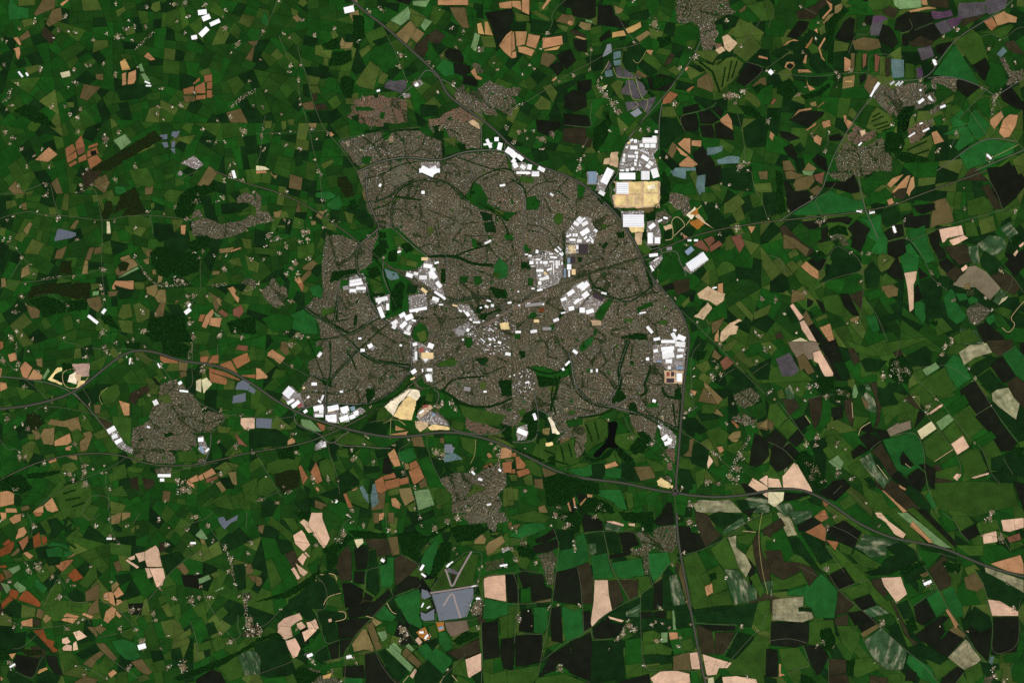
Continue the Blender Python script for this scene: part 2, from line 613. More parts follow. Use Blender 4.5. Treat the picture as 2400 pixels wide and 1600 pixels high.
V 194,106 208,104 2.5
V 225,110 235,107 2.5
V 37,100 50,97 57,97 1.5
C 17,14,2.5 42,13,2.5 43,21,3 41,23,2 74,13,2.5 75,17,2.5 70,20,1 84,13,2 96,15,2 106,8,3.5 76,3,1 19,33,2 13,42,2 7,46,2 34,37,1 53,44,3.5 42,41,1.5 87,47,1 105,47,2 124,53,2 136,38,2 161,33,2 151,40,1.5 72,63,2.5 3,64,2 9,61,2 8,65,2 15,71,1 20,80,3 28,86,1.5 32,95,1.5 95,91,3.5 124,79,2 68,97,2 93,105,2 93,108,3 94,113,2 96,118,2 23,104,1.5 20,116,3 15,124,2 14,130,3 24,123,1.5 131,129,3 144,132,2 135,115,2 144,80,1 206,90,4 178,75,1.5 187,74,2 183,80,2 197,78,2 208,78,1.5 231,82,2.5 190,115,2 172,115,3 173,122,4 178,115,3 174,135,2 180,29,4 182,22,2 205,25,3 200,28,2 206,10,3 212,4,4 223,9,3 172,44,3 227,55,2 174,140,4 132,147,4 94,149,4 87,138,3 72,138,2 15,147,3 10,153,4 59,153,2 30,155,2 20,151,2 178,153,4 202,151,4 222,153,3 216,148,3 122,155,2 168,102,3 163,101,3 62,124,2 153,104,3 202,133,0.5 160,98,1.5 233,20,3
Ub 176,47 185,43 194,45 202,49 214,48 224,45 231,41 235,42 235,50 229,52 222,57 214,60 205,62 195,62 190,59 177,60
Ub 217,25 225,20 232,22 235,28 235,34 229,29 221,29 218,30
Ub 176,44 178,37 183,36 186,42
Ub 221,99 228,99 235,101 235,105 226,105 220,103
B 170,131 175,127 4
B 173,125 175,122 2
B 81,133 90,140 3
B 94,131 97,127 3
B 214,0 216,7 3
Yc 165,0 168,2 166,5 163,3
Fs 52,55 54,53 70,57 70,60 66,62 50,65 50,62
Fw 98,46 101,47 102,58 98,58
Fb 65,51 70,45 73,46 69,54 64,53
Fa 21,55 27,47 30,49 25,59
Fo 15,58 19,55 25,59 20,66 13,63
Fo 1,52 6,53 4,61 0,59
Fo 157,44 169,45 167,50 160,57
Fo 5,28 14,27 16,32 6,36
Fo 14,22 21,21 22,25 14,26
Fo 23,20 31,18 30,22 24,24
Fb 19,31 24,29 25,36 21,36
Fo 44,34 51,33 53,41 46,41
Fn 74,2 88,0 96,1 86,12 78,17
Fb 86,9 97,3 100,9 92,13 87,13
Fo 94,21 103,17 105,24 101,28 95,25
Fo 89,24 93,24 97,36 94,38
FG 118,1 135,0 144,13 138,16 130,14 126,17
Fo 138,30 142,29 142,34 139,36
Fe 106,14 114,14 118,22 112,23 105,20
W 160,38 165,24 171,18 182,14 198,12 201,18 190,22 183,26 178,38 170,44 162,42
W 138,75 145,70 155,71 162,75 175,74 182,78 184,85 182,93 170,97 158,95 152,99 145,95 139,85
W 172,66 192,61 194,64 190,72 176,74
FD 203,31 217,29 224,33 222,38 204,40
Fg 204,41 222,38 230,36 230,40 222,46 210,47
FG 216,40 229,36 230,40 221,42
Wn 97,28 103,29 104,38 97,45 93,42
Wn 111,22 124,15 135,40 112,42 118,33 104,40
Wn 28,107 40,104 60,104 83,103 83,117 70,118 50,113 40,114 25,118
W 26,120 38,116 55,118 62,123 60,130 40,135 36,128
W 62,120 80,118 80,128 62,130
Wn 56,84 66,82 66,95 53,95
W 92,135 101,132 110,146 96,141
Wn 108,87 114,83 119,86 116,92 110,93
FD 108,98 130,90 135,101 120,103
FD 0,65 8,67 8,80 2,95 0,96
FD 141,48 157,50 160,60 147,66 141,60
Ft 103,106 106,101 123,101 123,109 103,109
Fl 107,99 126,88 128,90 116,96 108,99
Fa 112,82 118,81 123,81 127,87 117,92
Fa 110,80 119,77 120,81 112,84
Fa 131,82 137,80 137,86 134,86
Fb 133,74 140,72 140,77 135,80
Fb 82,71 87,70 83,82 78,82
Fb 87,71 93,70 93,76 86,77
Fa 78,82 81,83 81,95 75,95
Fb 52,73 62,69 57,81 50,81
Fa 20,90 26,86 28,95 19,99
Fa 1,99 5,98 6,106 1,107
Fg 108,56 113,53 121,60 119,64 110,65
Fg 116,66 122,64 123,74 119,78
Fa 134,107 145,104 145,112 142,116 135,113
Fa 142,116 146,109 152,109 153,122 145,121
Fo 123,102 133,103 133,109 124,109
Fb 79,118 92,115 94,124 90,130 82,125
Fo 83,104 92,103 92,107 84,110
Fl 85,111 91,110 91,114 85,115
Fb 24,123 37,127 36,135 29,136 26,130
Fo 112,123 120,122 122,134 113,137 108,134
Fo 122,123 128,121 138,128 137,136 126,140
Fo 108,137 122,138 122,150 112,148
FG 57,135 66,132 68,145 60,148
Ft 209,108 214,106 217,110 216,113 220,117 219,122 213,114
Fr 214,127 222,123 224,130 220,135 214,133
Fr 200,130 204,127 210,132 207,135
Fl 196,129 203,133 202,135 198,134
Ft 189,133 195,127 197,129 192,140 189,145 185,143
Ft 193,135 204,135 202,144 192,142
FT 184,132 189,132 186,139 182,138
Fo 188,115 194,114 197,119 193,122
Fa 198,118 202,116 204,125 200,122
Fa 201,72 215,70 213,75 202,76
Ft 212,73 222,70 221,72 212,75
Fo 222,62 231,63 231,72 225,72
Fa 201,81 203,76 202,82
Fo 210,82 220,79 223,89 212,86
FG 211,97 222,94 222,103 212,102
Fa 195,92 202,92 202,95 195,96
Fa 145,96 150,97 148,103 145,103
Fa 140,91 143,91 144,95 140,95
Ft 166,50 171,50 170,59 166,58
Fb 160,120 165,118 164,121 161,122
W 137,137 150,134 170,135 172,147 178,157 140,157 134,150
W 208,140 222,136 235,135 235,150 213,150
FD 153,123 165,123 172,133 160,135
FD 105,105 123,110 120,117 110,118
Fb 99,111 109,110 107,115 100,116
FG 150,22 155,17 170,19 163,30 152,28
Fo 225,77 235,85 235,94 228,91
@ 600 400
U 92,0 235,0 235,157 60,157 58,140 45,126 62,110 60,90 64,60 80,59 95,66 110,60 112,54 102,35 100,20
Fg 112,54 130,52 140,62 157,78 157,87 138,92 118,88 107,78 108,70 112,60
Fg 107,78 118,88 138,96 150,112 138,115 150,120 137,130 118,137 122,114 110,112 104,112 101,100 96,95 95,92 102,88 107,84
FG 133,78 149,84 147,89 131,86
Fo 138,82 149,84 147,89 138,87
Fj 118,90 130,94 132,99 124,101 119,97
FD 140,103 149,106 146,113 138,112
RU 103,0 101,10 102,22 106,35 112,48 113,53 106,59 97,66 93,72 92,85 94,95 102,104 103,113 107,124 115,135 122,142 135,149 142,152
RA 113,49 124,51 134,60 145,70 155,77 158,79
RA 158,80 158,92
RM 125,51 124,40 127,30
RL 0,15 20,20 45,31 70,47 95,66 120,86 145,103 176,121 205,142
RL 205,142 215,137 235,125
RL 180,157 205,142 221,132 235,124
RU 142,152 144,143 152,133 160,124 172,121 190,118 205,115 215,118 224,126 235,118
RA 225,126 228,130 235,127
RU 45,126 52,132 62,138 71,142 74,147 85,151 97,145 105,138 110,134
RA 71,141 74,128 76,110 76,99 88,95 94,95
RB 64,57 66,60 65,75
RA 176,121 176,85 175,75 158,78
RA 117,84 116,95 121,108 129,125
RB 58,0 60,18 62,36
RB 63,42 78,53
RA 149,2 162,8 175,10 185,22 197,29
RU 197,0 200,7 190,16
RA 145,7 130,18 118,25 106,29
H 145,8 132,16 122,24 108,29 1.3
H 126,52 124,40 128,28 1.0
H 160,7 175,10 188,24 195,28 1.2
H 158,79 175,78 187,80 200,86 218,87 1.8
H 178,80 200,72 215,68 1
H 45,126 62,138 73,142 88,151 100,143 1.5
H 74,120 74,137 1.5
H 92,133 91,142 2
H 94,73 92,85 94,93 1.3
H 128,24 142,26 152,27 1
H 176,121 205,115 218,120 1.3
H 205,135 225,127 1.2
Fg 195,20 200,10 207,14 213,25 213,30 221,35 229,38 235,38 230,47 218,38 205,35 190,26
Fo 219,35 229,38 226,42 219,40
FD 205,37 217,40 217,46 209,47
FD 209,48 218,46 221,57 211,57
Fg 185,21 189,20 193,27 188,26
Fg 197,62 202,63 204,71 199,71
FD 203,66 207,66 207,69 203,69
Fe 219,87 224,79 232,88 231,98 223,100 218,93
FG 218,94 224,93 224,98 218,98
Fe 200,97 205,97 208,101 207,104 202,105 200,101
Fg 187,97 195,97 194,102 187,102
Fo 157,52 163,52 163,57 158,57
Fg 227,60 230,57 235,60 235,63 230,64
Fg 145,145 150,139 156,142 159,149 157,156 150,157 143,153
Fo 147,149 156,146 157,155 151,157
Fo 128,24 133,25 130,28 127,28
Fg 138,4 141,4 142,6 138,6
W 170,90 174,90 174,104 170,103
W 70,93 85,91 92,90 94,95 80,99 68,103
Fg 78,100 85,100 85,105 80,110 77,108
W 100,112 118,113 120,125 108,122
W 215,107 228,109 230,117 220,117
FG 60,126 67,127 72,124 72,130 60,134
C 58,1,2.5 60,4,2 28,19,2.5 22,22,1 62,27,2 64,37,2 71,46,1.5 76,47,1 66,40,2 50,43,1.5 40,48,1 26,45,2 30,48,2 9,69,2 28,69,3 22,76,3 49,80,3 36,85,4 33,90,3 28,95,3 38,95,3 32,120,3 24,122,2 7,81,2 38,151,4 28,148,2 42,152,3 48,153,2 40,65,3 47,63,3 62,52,2 104,60,2 132,73,4 117,80,2 20,62,4 12,60,4 2,104,2 5,110,2 14,65,2 43,56,4 48,56,3
U 5,112 15,98 20,100 28,108 29,114 25,124 18,126 10,120
U 0,20 4,22 4,37 12,39 16,46 8,48 0,49
Ft 35,100 40,97 44,105 40,106
FT 38,104 43,103 46,108 43,112
Fb 43,88 52,82 57,85 50,92 43,91
Fb 41,99 47,92 51,91 51,95 43,103
FD 50,88 60,86 61,93 56,98 51,93
Fe 49,107 58,104 62,110 60,117 52,115
FD 6,101 18,92 26,90 24,95 10,101
FD 22,96 27,95 31,102 27,103
Fg 17,100 23,97 28,103 22,107
Fo 44,104 49,108 46,112 43,112
Fo 15,38 28,37 31,43 18,45
Fa 16,38 24,36 22,43 17,43
Fa 50,46 55,46 55,50 51,50
Fa 55,42 57,37 64,37 60,45
Fo 64,48 75,48 74,56 65,54
Fo 81,37 90,40 88,49 84,48
Fe 55,20 68,19 75,24 66,27 54,24
Fe 65,30 76,22 80,30 77,36 70,36 65,33
FD 47,10 56,9 55,24 48,25
Ft 0,0 9,0 10,2 0,3
Fa 13,0 16,4 20,4 18,8 14,4
Fe 32,132 44,127 47,131 55,135 57,150 44,150 33,145
Fg 5,136 20,130 35,135 32,147 15,148
Fg 20,52 27,53 27,58 20,57
Fo 19,50 27,50 27,58 20,57
FG 0,70 20,72 22,78 8,77 0,76
Wn 75,7 83,5 88,12 90,24 82,25 76,15
W 86,28 92,27 92,32 87,32
W 83,33 88,30 95,33 91,36
FD 80,36 100,36 108,45 108,54 96,48 84,38
Fg 64,60 70,57 80,60 95,66 97,62 112,52 90,55 78,50
B 150,0 169,0 4
B 154,1 163,5 3
B 160,4 167,0 3
B 113,13 115,14 3
B 152,20 155,20 3
B 224,14 229,13 2
B 210,67 216,64 2
B 86,102 97,100 3
B 86,105 98,103 3
B 86,110 92,110 3 
B 92,108 101,108 3
B 80,108 85,107 4 g
B 113,125 117,135 4
B 110,119 121,117 4
B 112,122 115,120 2
B 121,122 121,128 3
B 150,98 157,98 4
B 160,92 165,99 5
B 159,97 165,96 5
B 154,87 162,88 4
B 138,95 144,97 4
B 145,94 149,95 3
B 160,90 165,91 3
B 166,102 170,107 4
B 164,111 170,115 2.5
B 169,114 174,118 2.5
B 162,117 168,119 4
B 152,108 157,112 3 y
B 141,129 157,126 3
B 147,130 150,127 2
B 132,134 137,131 4
B 137,136 144,133 5
B 125,141 130,138 4
B 133,144 138,139 4
B 139,147 142,142 3
B 126,145 128,141 4
B 136,148 142,150 3
B 143,137 147,138 2
B 94,154 97,154 2
B 152,81 158,81 3 y
B 164,85 168,84 2
B 168,123 172,123 1.5
B 130,75 133,74 2
Yc 137,92 148,93 157,80 160,80 165,90 170,104 174,115 175,119 160,107
Yc 86,97 98,94 103,103 101,112 85,112
Yc 140,115 156,113 158,126 141,130
Yc 108,116 123,114 122,128 112,128
Yc 122,140 137,131 147,138 141,151 134,149
Yc 160,118 172,121 160,124
Yc 180,123 195,123 200,130 206,139 200,140
Yc 180,146 196,138 199,150 186,153
Yy 224,140 232,139 233,146 225,146
W 107,74 112,68 118,67 120,76 112,82 107,80
W 112,56 119,57 120,61 113,63
FG 126,60 135,60 138,66 128,70
W 101,90 112,88 115,96 106,99
FG 104,99 114,97 116,104 108,110
W 121,76 130,72 129,84 121,83
FG 141,70 148,72 152,78 144,77
W 123,112 133,101 137,106 134,127 125,130
FG 107,104 117,106 118,112 108,112
FD 112,63 120,64 122,72 114,70
W 133,69 141,66 146,73 138,76
H 110,82 118,92 122,108 128,124 1.2
H 96,95 104,104 108,120 118,138 1.2
@ 1200 400
U 0,0 40,0 62,9 83,25 100,43 118,80 130,100 152,127 160,140 162,157 0,157
RM 38,0 60,9 80,24 100,44 115,70 120,82 128,98 137,108 152,125 160,140 163,157
RL 0,122 30,109 60,99 75,93 118,80 135,73 165,60 200,52 235,47
RA 0,4 5,14 12,22 13,33 10,45 10,65 11,78 16,88 22,91 22,108 18,114
RA 70,93 72,102 75,108 88,115 102,121 110,119 128,106 131,105
RA 75,108 72,114 62,126 48,137 38,146
RA 69,94 68,88 64,80
RA 120,83 130,80 138,75 152,73 154,84 158,90 160,97
RA 118,83 125,90 132,108
RB 136,75 133,65 130,55 136,48 132,40
RA 138,75 136,70 127,73 122,65
RA 88,16 92,15 90,25 95,34 103,38
RA 88,16 96,5 98,0
RB 88,16 84,24
RA 118,85 119,90 122,100
RB 155,128 170,142 180,152 184,157
RB 178,136 182,145 178,152
RB 220,0 222,15 230,28 235,45
RB 235,47 237,40
RB 206,60 214,57
RU 30,75 12,78 
RA 47,56 48,80 47,95 43,103
H 0,8 12,16 13,25 1
H 47,56 48,70 48,85 1.5
H 70,94 73,104 76,108 82,108 89,114 1.8
H 89,115 103,121 112,119 128,107 1.2
H 60,99 90,88 118,80 1.0
H 122,82 126,100 130,107 2
H 48,128 42,137 2
FG 7,5 20,6 20,12 8,11
Fg 13,25 21,23 26,30 24,36 13,36
FG 38,44 42,38 47,40 46,47 43,50 38,47
Fg 10,68 14,68 17,74 12,76
W 8,84 15,84 17,90 9,90
Fg 15,99 19,99 19,105 15,105
FD 82,70 86,65 89,67 84,73
W 60,79 64,80 64,84 61,84
Fg 77,127 90,118 93,119 82,138 76,135
Fg 114,126 128,120 130,124 118,128 119,132 115,130
FG 135,138 143,137 142,142 135,141
Fg 75,147 79,145 78,150 75,153
Fe 67,155 76,152 73,157 66,157
Fg 34,142 40,140 38,147 34,147
FG 102,136 112,136 110,140 104,138
W 102,152 115,149 124,150 125,155 110,155
FG 82,49 88,50 86,54 82,53
W 96,57 103,56 103,62 97,62
Fg 60,12 68,15 65,25 60,24
FD 75,18 84,24 98,36 102,45 96,42 82,28
W 78,26 84,24 86,28 82,31
FR 25,126 30,126 30,130 24,130
Fg 16,132 20,129 24,133 20,136 17,135
C 62,152,1.5 12,60,1 57,143,1 150,117,1.5
b 160,64 172,64 2 2
B 80,19 85,22 4
B 96,16 107,16 11 p
B 94,19 96,17 4 g
B 102,46 121,46 12 p
B 126,53 131,49 4
B 127,57 127,67 5
B 131,64 136,64 6
B 25,100 34,98 3
B 24,103 27,103 3
B 23,110 28,109 2
B 12,124 28,122 3 g
B 45,119 50,117 3
B 51,114 57,110 4
B 60,107 66,103 3
B 63,109 70,103 5
B 65,116 70,112 5
B 52,127 57,126 4
B 57,122 62,118 3
B 62,119 65,117 2
B 62,128 67,128 5
B 68,130 75,128 4
B 75,114 84,118 5 k
B 82,112 87,113 2
B 45,131 49,130 1.5
B 38,138 43,136 3
B 20,138 25,138 3 y
B 26,123 30,121 2 g
B 124,143 129,149 3
B 147,149 151,156 4
B 152,152 159,155 5
B 148,146 151,147 2
B 130,155 136,154 3
B 126,78 134,77 3
B 142,72 147,71 3 g
B 135,80 130,83 1.5
B 127,87 130,92 2
B 160,76 166,71 5 b
B 162,89 178,78 9 p
B 173,76 177,83 2
B 117,131 123,130 1.5
B 35,21 38,23 2
B 18,3 25,3 5
B 4,2 16,2 2.5
B 13,3 17,2 2
B 17,148 23,147 3
B 28,145 36,145 3 g
Yt 93,10 136,10 136,34 94,34 92,23 95,22 95,12
Yy 107,11 119,10 119,21 107,21
Yy 121,10 134,10 134,20 121,20
Yy 121,21 134,21 134,32 121,33
Yy 95,23 105,23 105,32 95,32
Yy 107,23 119,22 119,33 107,33
Y 124,14 131,12 132,17 125,18
Yt 112,25 117,24 117,31 113,31
Yy 106,49 122,49 121,56 110,57
Yt 113,57 120,57 119,68 115,68 113,62
Yc 100,37 121,37 122,53 102,52
Yc 124,47 133,45 137,60 136,68 124,69
Yc 69,1 79,2 77,13 69,13
Yc 79,5 95,0 88,12 84,22 77,18
Yc 49,57 55,50 60,43 70,42 78,56 75,67 52,67
Yc 50,68 68,67 71,75 49,77
Yc 12,77 30,73 47,78 46,95 43,104 24,112 22,90
Yc 44,118 60,103 70,100 73,110 62,125 49,131
Yc 62,127 73,114 86,118 74,134 64,131
Yc 126,84 138,77 138,82 128,94
Yc 157,90 174,74 181,82 164,95
Yt 72,137 82,138 82,142 74,142
Y 160,41 168,33 170,38 165,45
Yo 163,47 173,44 176,50 170,54 164,49
Yo 172,42 163,40 170,34
Yt 139,51 146,49 147,53 141,55
Yt 186,54 176,48 168,42 172,40 178,48
RY 152,41 146,46 148,55 148,63 141,64
RY 152,41 160,50 155,54 149,60
RY 160,50 165,43 170,36 174,32
Ub 141,22 151,20 163,25 163,33 152,36 143,28
U 131,40 140,36 147,43 140,50 133,48
Ub 156,36 163,33 166,38 158,42
B 134,47 138,45 2
B 139,43 143,44 2
W 130,33 143,20 136,5 140,0 146,12 144,28 132,37
W 124,40 132,36 131,48 124,46
FD 140,52 147,52 146,62 140,62
Fj 145,0 160,0 160,8 148,5
Fj 170,5 178,3 177,25 172,22 169,15
Fk 178,0 192,0 193,8 188,14 177,15
FD 193,0 220,0 222,20 205,18 190,12
Fg 150,12 166,10 170,23 160,22 146,19
FG 174,20 186,20 188,27 178,31 173,27
Fo 195,30 208,21 214,29 206,38 194,40
Fo 182,14 190,12 193,20 186,18
FD 217,36 235,30 235,45 220,47
Fo 222,12 235,11 235,20 224,20
Fg 220,0 226,0 226,8 222,9
Fb 226,1 235,0 235,8 228,8
Fr 166,68 174,63 181,72 180,75
Fr 176,63 184,60 187,64 181,70
Fr 181,70 190,64 194,68 182,75
Fr 201,61 210,58 214,68 209,76
Ft 157,58 162,61 158,64
Ft 216,51 224,51 220,58 218,54
Fg 139,77 154,84 158,96 146,99 133,104 136,90
Fn 148,101 163,99 163,110 152,115 147,107
Fk 138,106 147,103 150,109 140,110
FG 182,93 188,91 190,102 181,106
FG 179,107 181,105 190,103
Yt 170,113 180,106 187,110 196,113 194,120 188,124 180,119 172,117
Ft 189,104 194,103 194,120 189,121
Yt 172,130 180,121 184,126 176,137 167,134
B 184,108 188,107 1.5
Fk 163,113 168,116 166,121 163,119
Fo 155,123 163,115 164,120 158,126
Fg 185,125 197,120 198,136 180,138
Fb 183,140 196,134 190,146 184,150
Fo 222,130 235,122 235,132 222,137
Ft 186,152 190,145 190,157 186,157
Yt 192,148 200,140 208,143 206,150 200,151 194,157 191,157
Yt 200,140 209,136 211,138 202,142
C 192,12,2 200,13,2 216,17,1 188,33,3 207,53,4 207,100,1.5 143,115,2 191,58,2 156,58,2 170,139,2 230,118,3 224,148,2 228,152,3 134,102,2 178,30,1.5 160,68,2 217,0,2
Fo 196,61 200,60 205,70 196,74
Fg 182,76 196,70 208,78 200,84 186,82
Fg 194,145 197,150 196,157
FD 205,88 220,90 222,100 206,100
FD 222,80 230,82 228,95 220,95
@ 1800 400
RL 0,47 30,44 60,41 90,37 115,32 140,22 170,11 201,0
RA 10,47 25,36 41,27 50,17 54,5 55,0
RB 42,25 48,38 50,44
RB 62,11 58,17 50,23 42,27
RA 83,5 85,18 90,38 96,50 101,63
RB 110,65 118,62 125,62 131,65 150,56 165,50 190,43 215,36 226,37
RB 124,46 126,60 135,68 145,84 150,98 158,105 165,110
RB 216,36 210,20 201,5
RB 87,82 88,105 86,125 84,140
RB 84,80 70,72 62,68 54,82 45,100
RB 41,110 55,100 87,92
RB 91,120 100,132 110,157
RB 213,88 225,97 235,112
RB 208,120 222,110 225,98
RY 235,120 228,128 222,136 228,141 221,150 215,144
RB 0,78 12,80 16,95
C 40,24,2.5 52,45,3 48,48,3 45,47,2 84,37,3 95,38,3 19,37,1.5 116,54,4 125,46,2 181,35,2.5 188,46,2 227,37,3 119,30,1.5 58,61,1.5 76,75,2 93,76,3 107,82,2 85,102,2 34,112,3 7,118,3 26,149,2 150,94,2.5 157,104,2.5 171,119,2.5 200,117,2.5 214,92,3 206,127,2 81,140,2 73,140,1.5 169,155,3 86,76,2 45,74,1 15,132,2 127,62,1 0,44,1 116,24,1 180,16,1 190,140,2
Ug 58,66 58,58 66,58 72,64 75,69 70,70 64,62
Ub 182,128 192,121 200,126 206,128 200,135 195,140 188,141 184,136
Ug 55,2 60,0 98,0 94,3 86,5 78,5 70,10 60,7
Ug 183,110 190,108 190,114 184,115
B 81,37 86,38 1.5
B 93,39 98,38 2
B 115,51 117,57 2.5
Fk 13,9 19,10 25,19 37,18 41,26 33,32 22,39 17,32 16,17
Fb 26,7 42,4 43,10 37,17 26,19 23,13
Fb 15,1 22,0 33,5 26,8 17,8
Fl 31,0 43,0 40,5 33,4
Fb 38,18 45,13 50,16 46,22 42,23
Fr 42,4 52,1 50,13 44,9
Fk 53,10 70,10 79,3 84,15 84,20 76,21 60,16 52,15
Fe 20,41 44,26 48,22 58,18 62,21 73,24 80,27 87,28 89,37 70,39 40,41
Fg 85,8 98,4 106,12 92,22 88,19
Fg 89,26 108,16 114,22 104,28 90,33
Ft 109,13 114,7 125,3 119,10 113,16
Ft 114,19 127,5 131,4 127,16 120,17 115,21
Ft 131,7 134,5 135,15 131,20 130,24 127,20
Ft 109,27 114,25 116,30 111,32
Fk 133,32 153,30 154,36 142,40 137,38
Fk 124,41 133,38 134,42 149,40 148,53 136,53 125,52
Fb 150,43 152,28 163,25 168,34 171,47 156,50 149,53
Fk 201,1 230,0 235,10 228,25 216,35 207,20
Fn 196,15 203,12 215,35 208,36
FG 182,28 199,23 207,37 198,40 184,42
Fe 85,43 92,45 104,39 104,52 108,59 110,66 109,77 100,77 94,74 99,66 91,60 94,53
FD 104,38 116,32 124,44 116,50 108,52 105,48
Fk 106,57 116,50 124,49 125,60 111,64
Fk 110,66 125,62 127,75 117,81 110,77
Fe 129,56 144,50 145,58 132,65
Fe 131,65 146,58 147,66 154,82 146,86
Fe 121,79 127,75 126,69 130,66 139,79 138,92 125,94
Fk 109,93 119,78 123,92 124,100 115,99
Fp 125,94 137,92 136,100 134,105 134,127 130,130 128,108
Fk 138,89 148,97 139,100
Fk 135,106 138,104 142,118 134,121
Fe 134,122 138,120 144,121 145,135 143,142 135,132
Fk 147,59 157,54 159,64 157,68 163,73 164,80 157,82 149,67
Fk 157,83 165,80 172,87 164,94 158,88
Fp 157,54 178,50 180,59 165,62 162,66 160,66
Fp 166,64 180,59 184,62 170,69
FG 180,48 190,47 194,60 182,61
Fn 162,70 182,67 187,84 176,87 167,78
Fm 183,70 193,68 195,84 191,87 186,83
Fm 192,67 203,59 216,61 220,70 208,79 197,73
FD 180,65 197,60 200,62 191,68
Fo 193,46 207,41 210,55 196,59
FG 208,38 222,37 226,40 215,47 212,53
Fm 213,53 222,47 230,57 224,66
FD 195,80 200,74 210,80 218,90 205,96 196,88
Fk 217,86 222,80 235,71 235,87 227,97
Fp 225,77 229,72 230,75 227,79
Fp 230,69 235,65 235,68 232,71
Fn 204,96 214,93 225,97 232,108 226,114 214,108
Fn 163,95 172,87 179,93 172,103
Fq 172,100 180,94 184,88 190,87 201,93 214,108 204,119 190,107 180,108 170,105
Fp 177,90 182,86 184,89 179,93
Fm 206,120 214,109 220,114 211,123
Fw 211,124 215,117 221,115 218,119
Fe 161,116 168,108 172,112 173,120 182,133 180,138 173,141 165,134 163,125
Fe 171,112 182,113 184,118 176,120
Fe 183,118 187,115 193,118 193,121 185,123
Fe 199,135 208,131 209,138 203,142
FD 223,136 230,131 235,133 235,145 226,142
FG 205,128 215,125 224,128 222,137 215,133
Fg 210,145 216,143 221,150 226,144 235,145 235,157 219,157
Fk 191,143 200,139 216,152 220,157 198,157
FG 170,152 185,144 195,155 190,157 172,157
FD 139,101 150,98 160,108 160,114 156,125 150,132 147,144 142,118
FD 143,117 152,114 158,118 154,125 146,126
FD 146,128 155,125 165,137 178,145 165,152 152,140
Fg 146,86 154,85 158,95 157,100 151,95
Fn 10,52 16,50 32,66 43,73 38,79 35,79 25,70 13,60
Fb 14,58 24,62 38,72 35,79 27,72 14,72
Fk 30,47 40,46 72,42 78,44 74,50 66,47 54,48 44,53 38,54 33,50
Fk 73,53 82,45 94,54 90,60 90,64 87,70 85,75 76,70 78,60
Fg 37,54 49,54 49,63 43,66 38,64
FG 44,67 58,64 62,68 54,79 47,73
FD 62,67 84,78 86,90 70,98 57,81
Fk 36,83 42,80 50,80 54,82 52,88 47,92
Ft 30,88 35,83 46,92 47,100 40,97
Fo 18,76 25,71 29,77 20,81
Fo 17,86 22,82 29,88 23,95
FD 37,78 43,74 52,80 45,84
FD 2,102 12,94 18,98 20,108 14,112 2,112
FD 47,103 70,98 84,92 86,80 60,82 54,95
FG 24,95 30,89 45,101 41,110 30,104
FD 88,92 96,83 104,93 100,107 90,108
Fb 104,107 111,103 120,108 119,115 110,117
Fg 92,112 101,108 106,115 92,120
FG 104,98 108,94 118,101 113,105 104,106
Fb 21,122 22,109 34,112 34,118
Fk 36,117 42,120 40,124 36,126
FG 49,116 65,113 68,122 72,135 64,133 57,130 53,128
Fk 66,113 74,113 84,133 78,133 70,125
Fn 74,115 88,109 87,120 86,128
Fk 44,118 50,121 53,130 51,131 47,125
Fg 38,128 44,124 50,131 43,134
Fo 43,136 53,131 55,135 45,139
Fp 20,124 23,122 33,135 29,138
Fb 31,133 35,128 42,140 37,143
Fk 37,143 42,140 58,157 45,157
Fp 29,139 33,137 45,157 38,156 31,146
Ft 47,144 57,140 61,155 56,157
Fw 20,157 30,153 38,157
FD 16,129 19,124 28,138 22,140
FG 5,143 12,141 12,148 5,148
Fn 6,150 12,148 15,153 8,155
Fa 75,136 84,133 82,140 76,139
Fe 89,133 99,133 103,146 97,149 92,142
FD 105,133 122,130 124,135 104,140
FG 152,136 160,135 170,146 155,152
Fm 176,144 192,147 198,157 178,157
Fo 100,79 106,75 112,82 105,87
Fa 180,105 185,103 186,109 180,109
W 7,0 12,2 14,18 17,38 9,40 8,20
W 223,63 228,58 232,66 227,70
FG 11,37 17,33 20,39 13,41
FD 0,18 8,20 8,40 0,45
W 55,55 64,50 72,52 74,60 66,58 56,60
W 40,76 50,74 54,80 46,79
W 148,140 156,138 154,143
FG 119,30 130,29 133,36 122,38
Fo 228,0 235,0 235,9
@ 0 800
RM 0,62 20,60 40,56 60,50 75,42 92,28 108,15 120,9 132,8 148,11 165,18 195,21 212,27 227,36 235,41
RL 0,127 20,117 40,109 65,104 90,102 115,105 130,111 148,114 175,114 200,109 220,104 235,101
RA 75,55 68,48 55,41 40,37 20,34 0,32
RA 68,47 85,65 100,84 115,100 122,104
RB 0,59 10,68 
RB 29,70 33,62 40,59 60,61 85,66 103,74
RB 22,34 35,44 44,53 47,58
RB 76,43 82,52 84,57
RB 120,6 125,10 137,16 145,19 152,27 160,40 168,47 178,40 176,25 177,10 177,0
RB 84,6 105,8 120,6
RB 15,0 15,15 18,27 13,27 0,11
RB 184,57 195,62 205,67 222,68 233,70
RB 172,47 184,57
RB 58,0 81,5 81,32
RB 118,105 108,112 95,119 80,124 60,135 45,143 35,152
RB 97,123 97,132 101,145 100,157
RB 73,105 79,117 79,124
RB 158,121 170,116 200,111
RB 148,115 150,123
RB 207,68 205,75 194,84
RA 194,85 193,100 187,114
RB 83,142 88,141 99,142 101,150 97,156
RB 83,142 75,157
RB 0,90 7,100 13,98 18,101
RB 200,3 200,20
RT 90,50 99,42
RT 90,50 94,58
RT 48,57 48,50
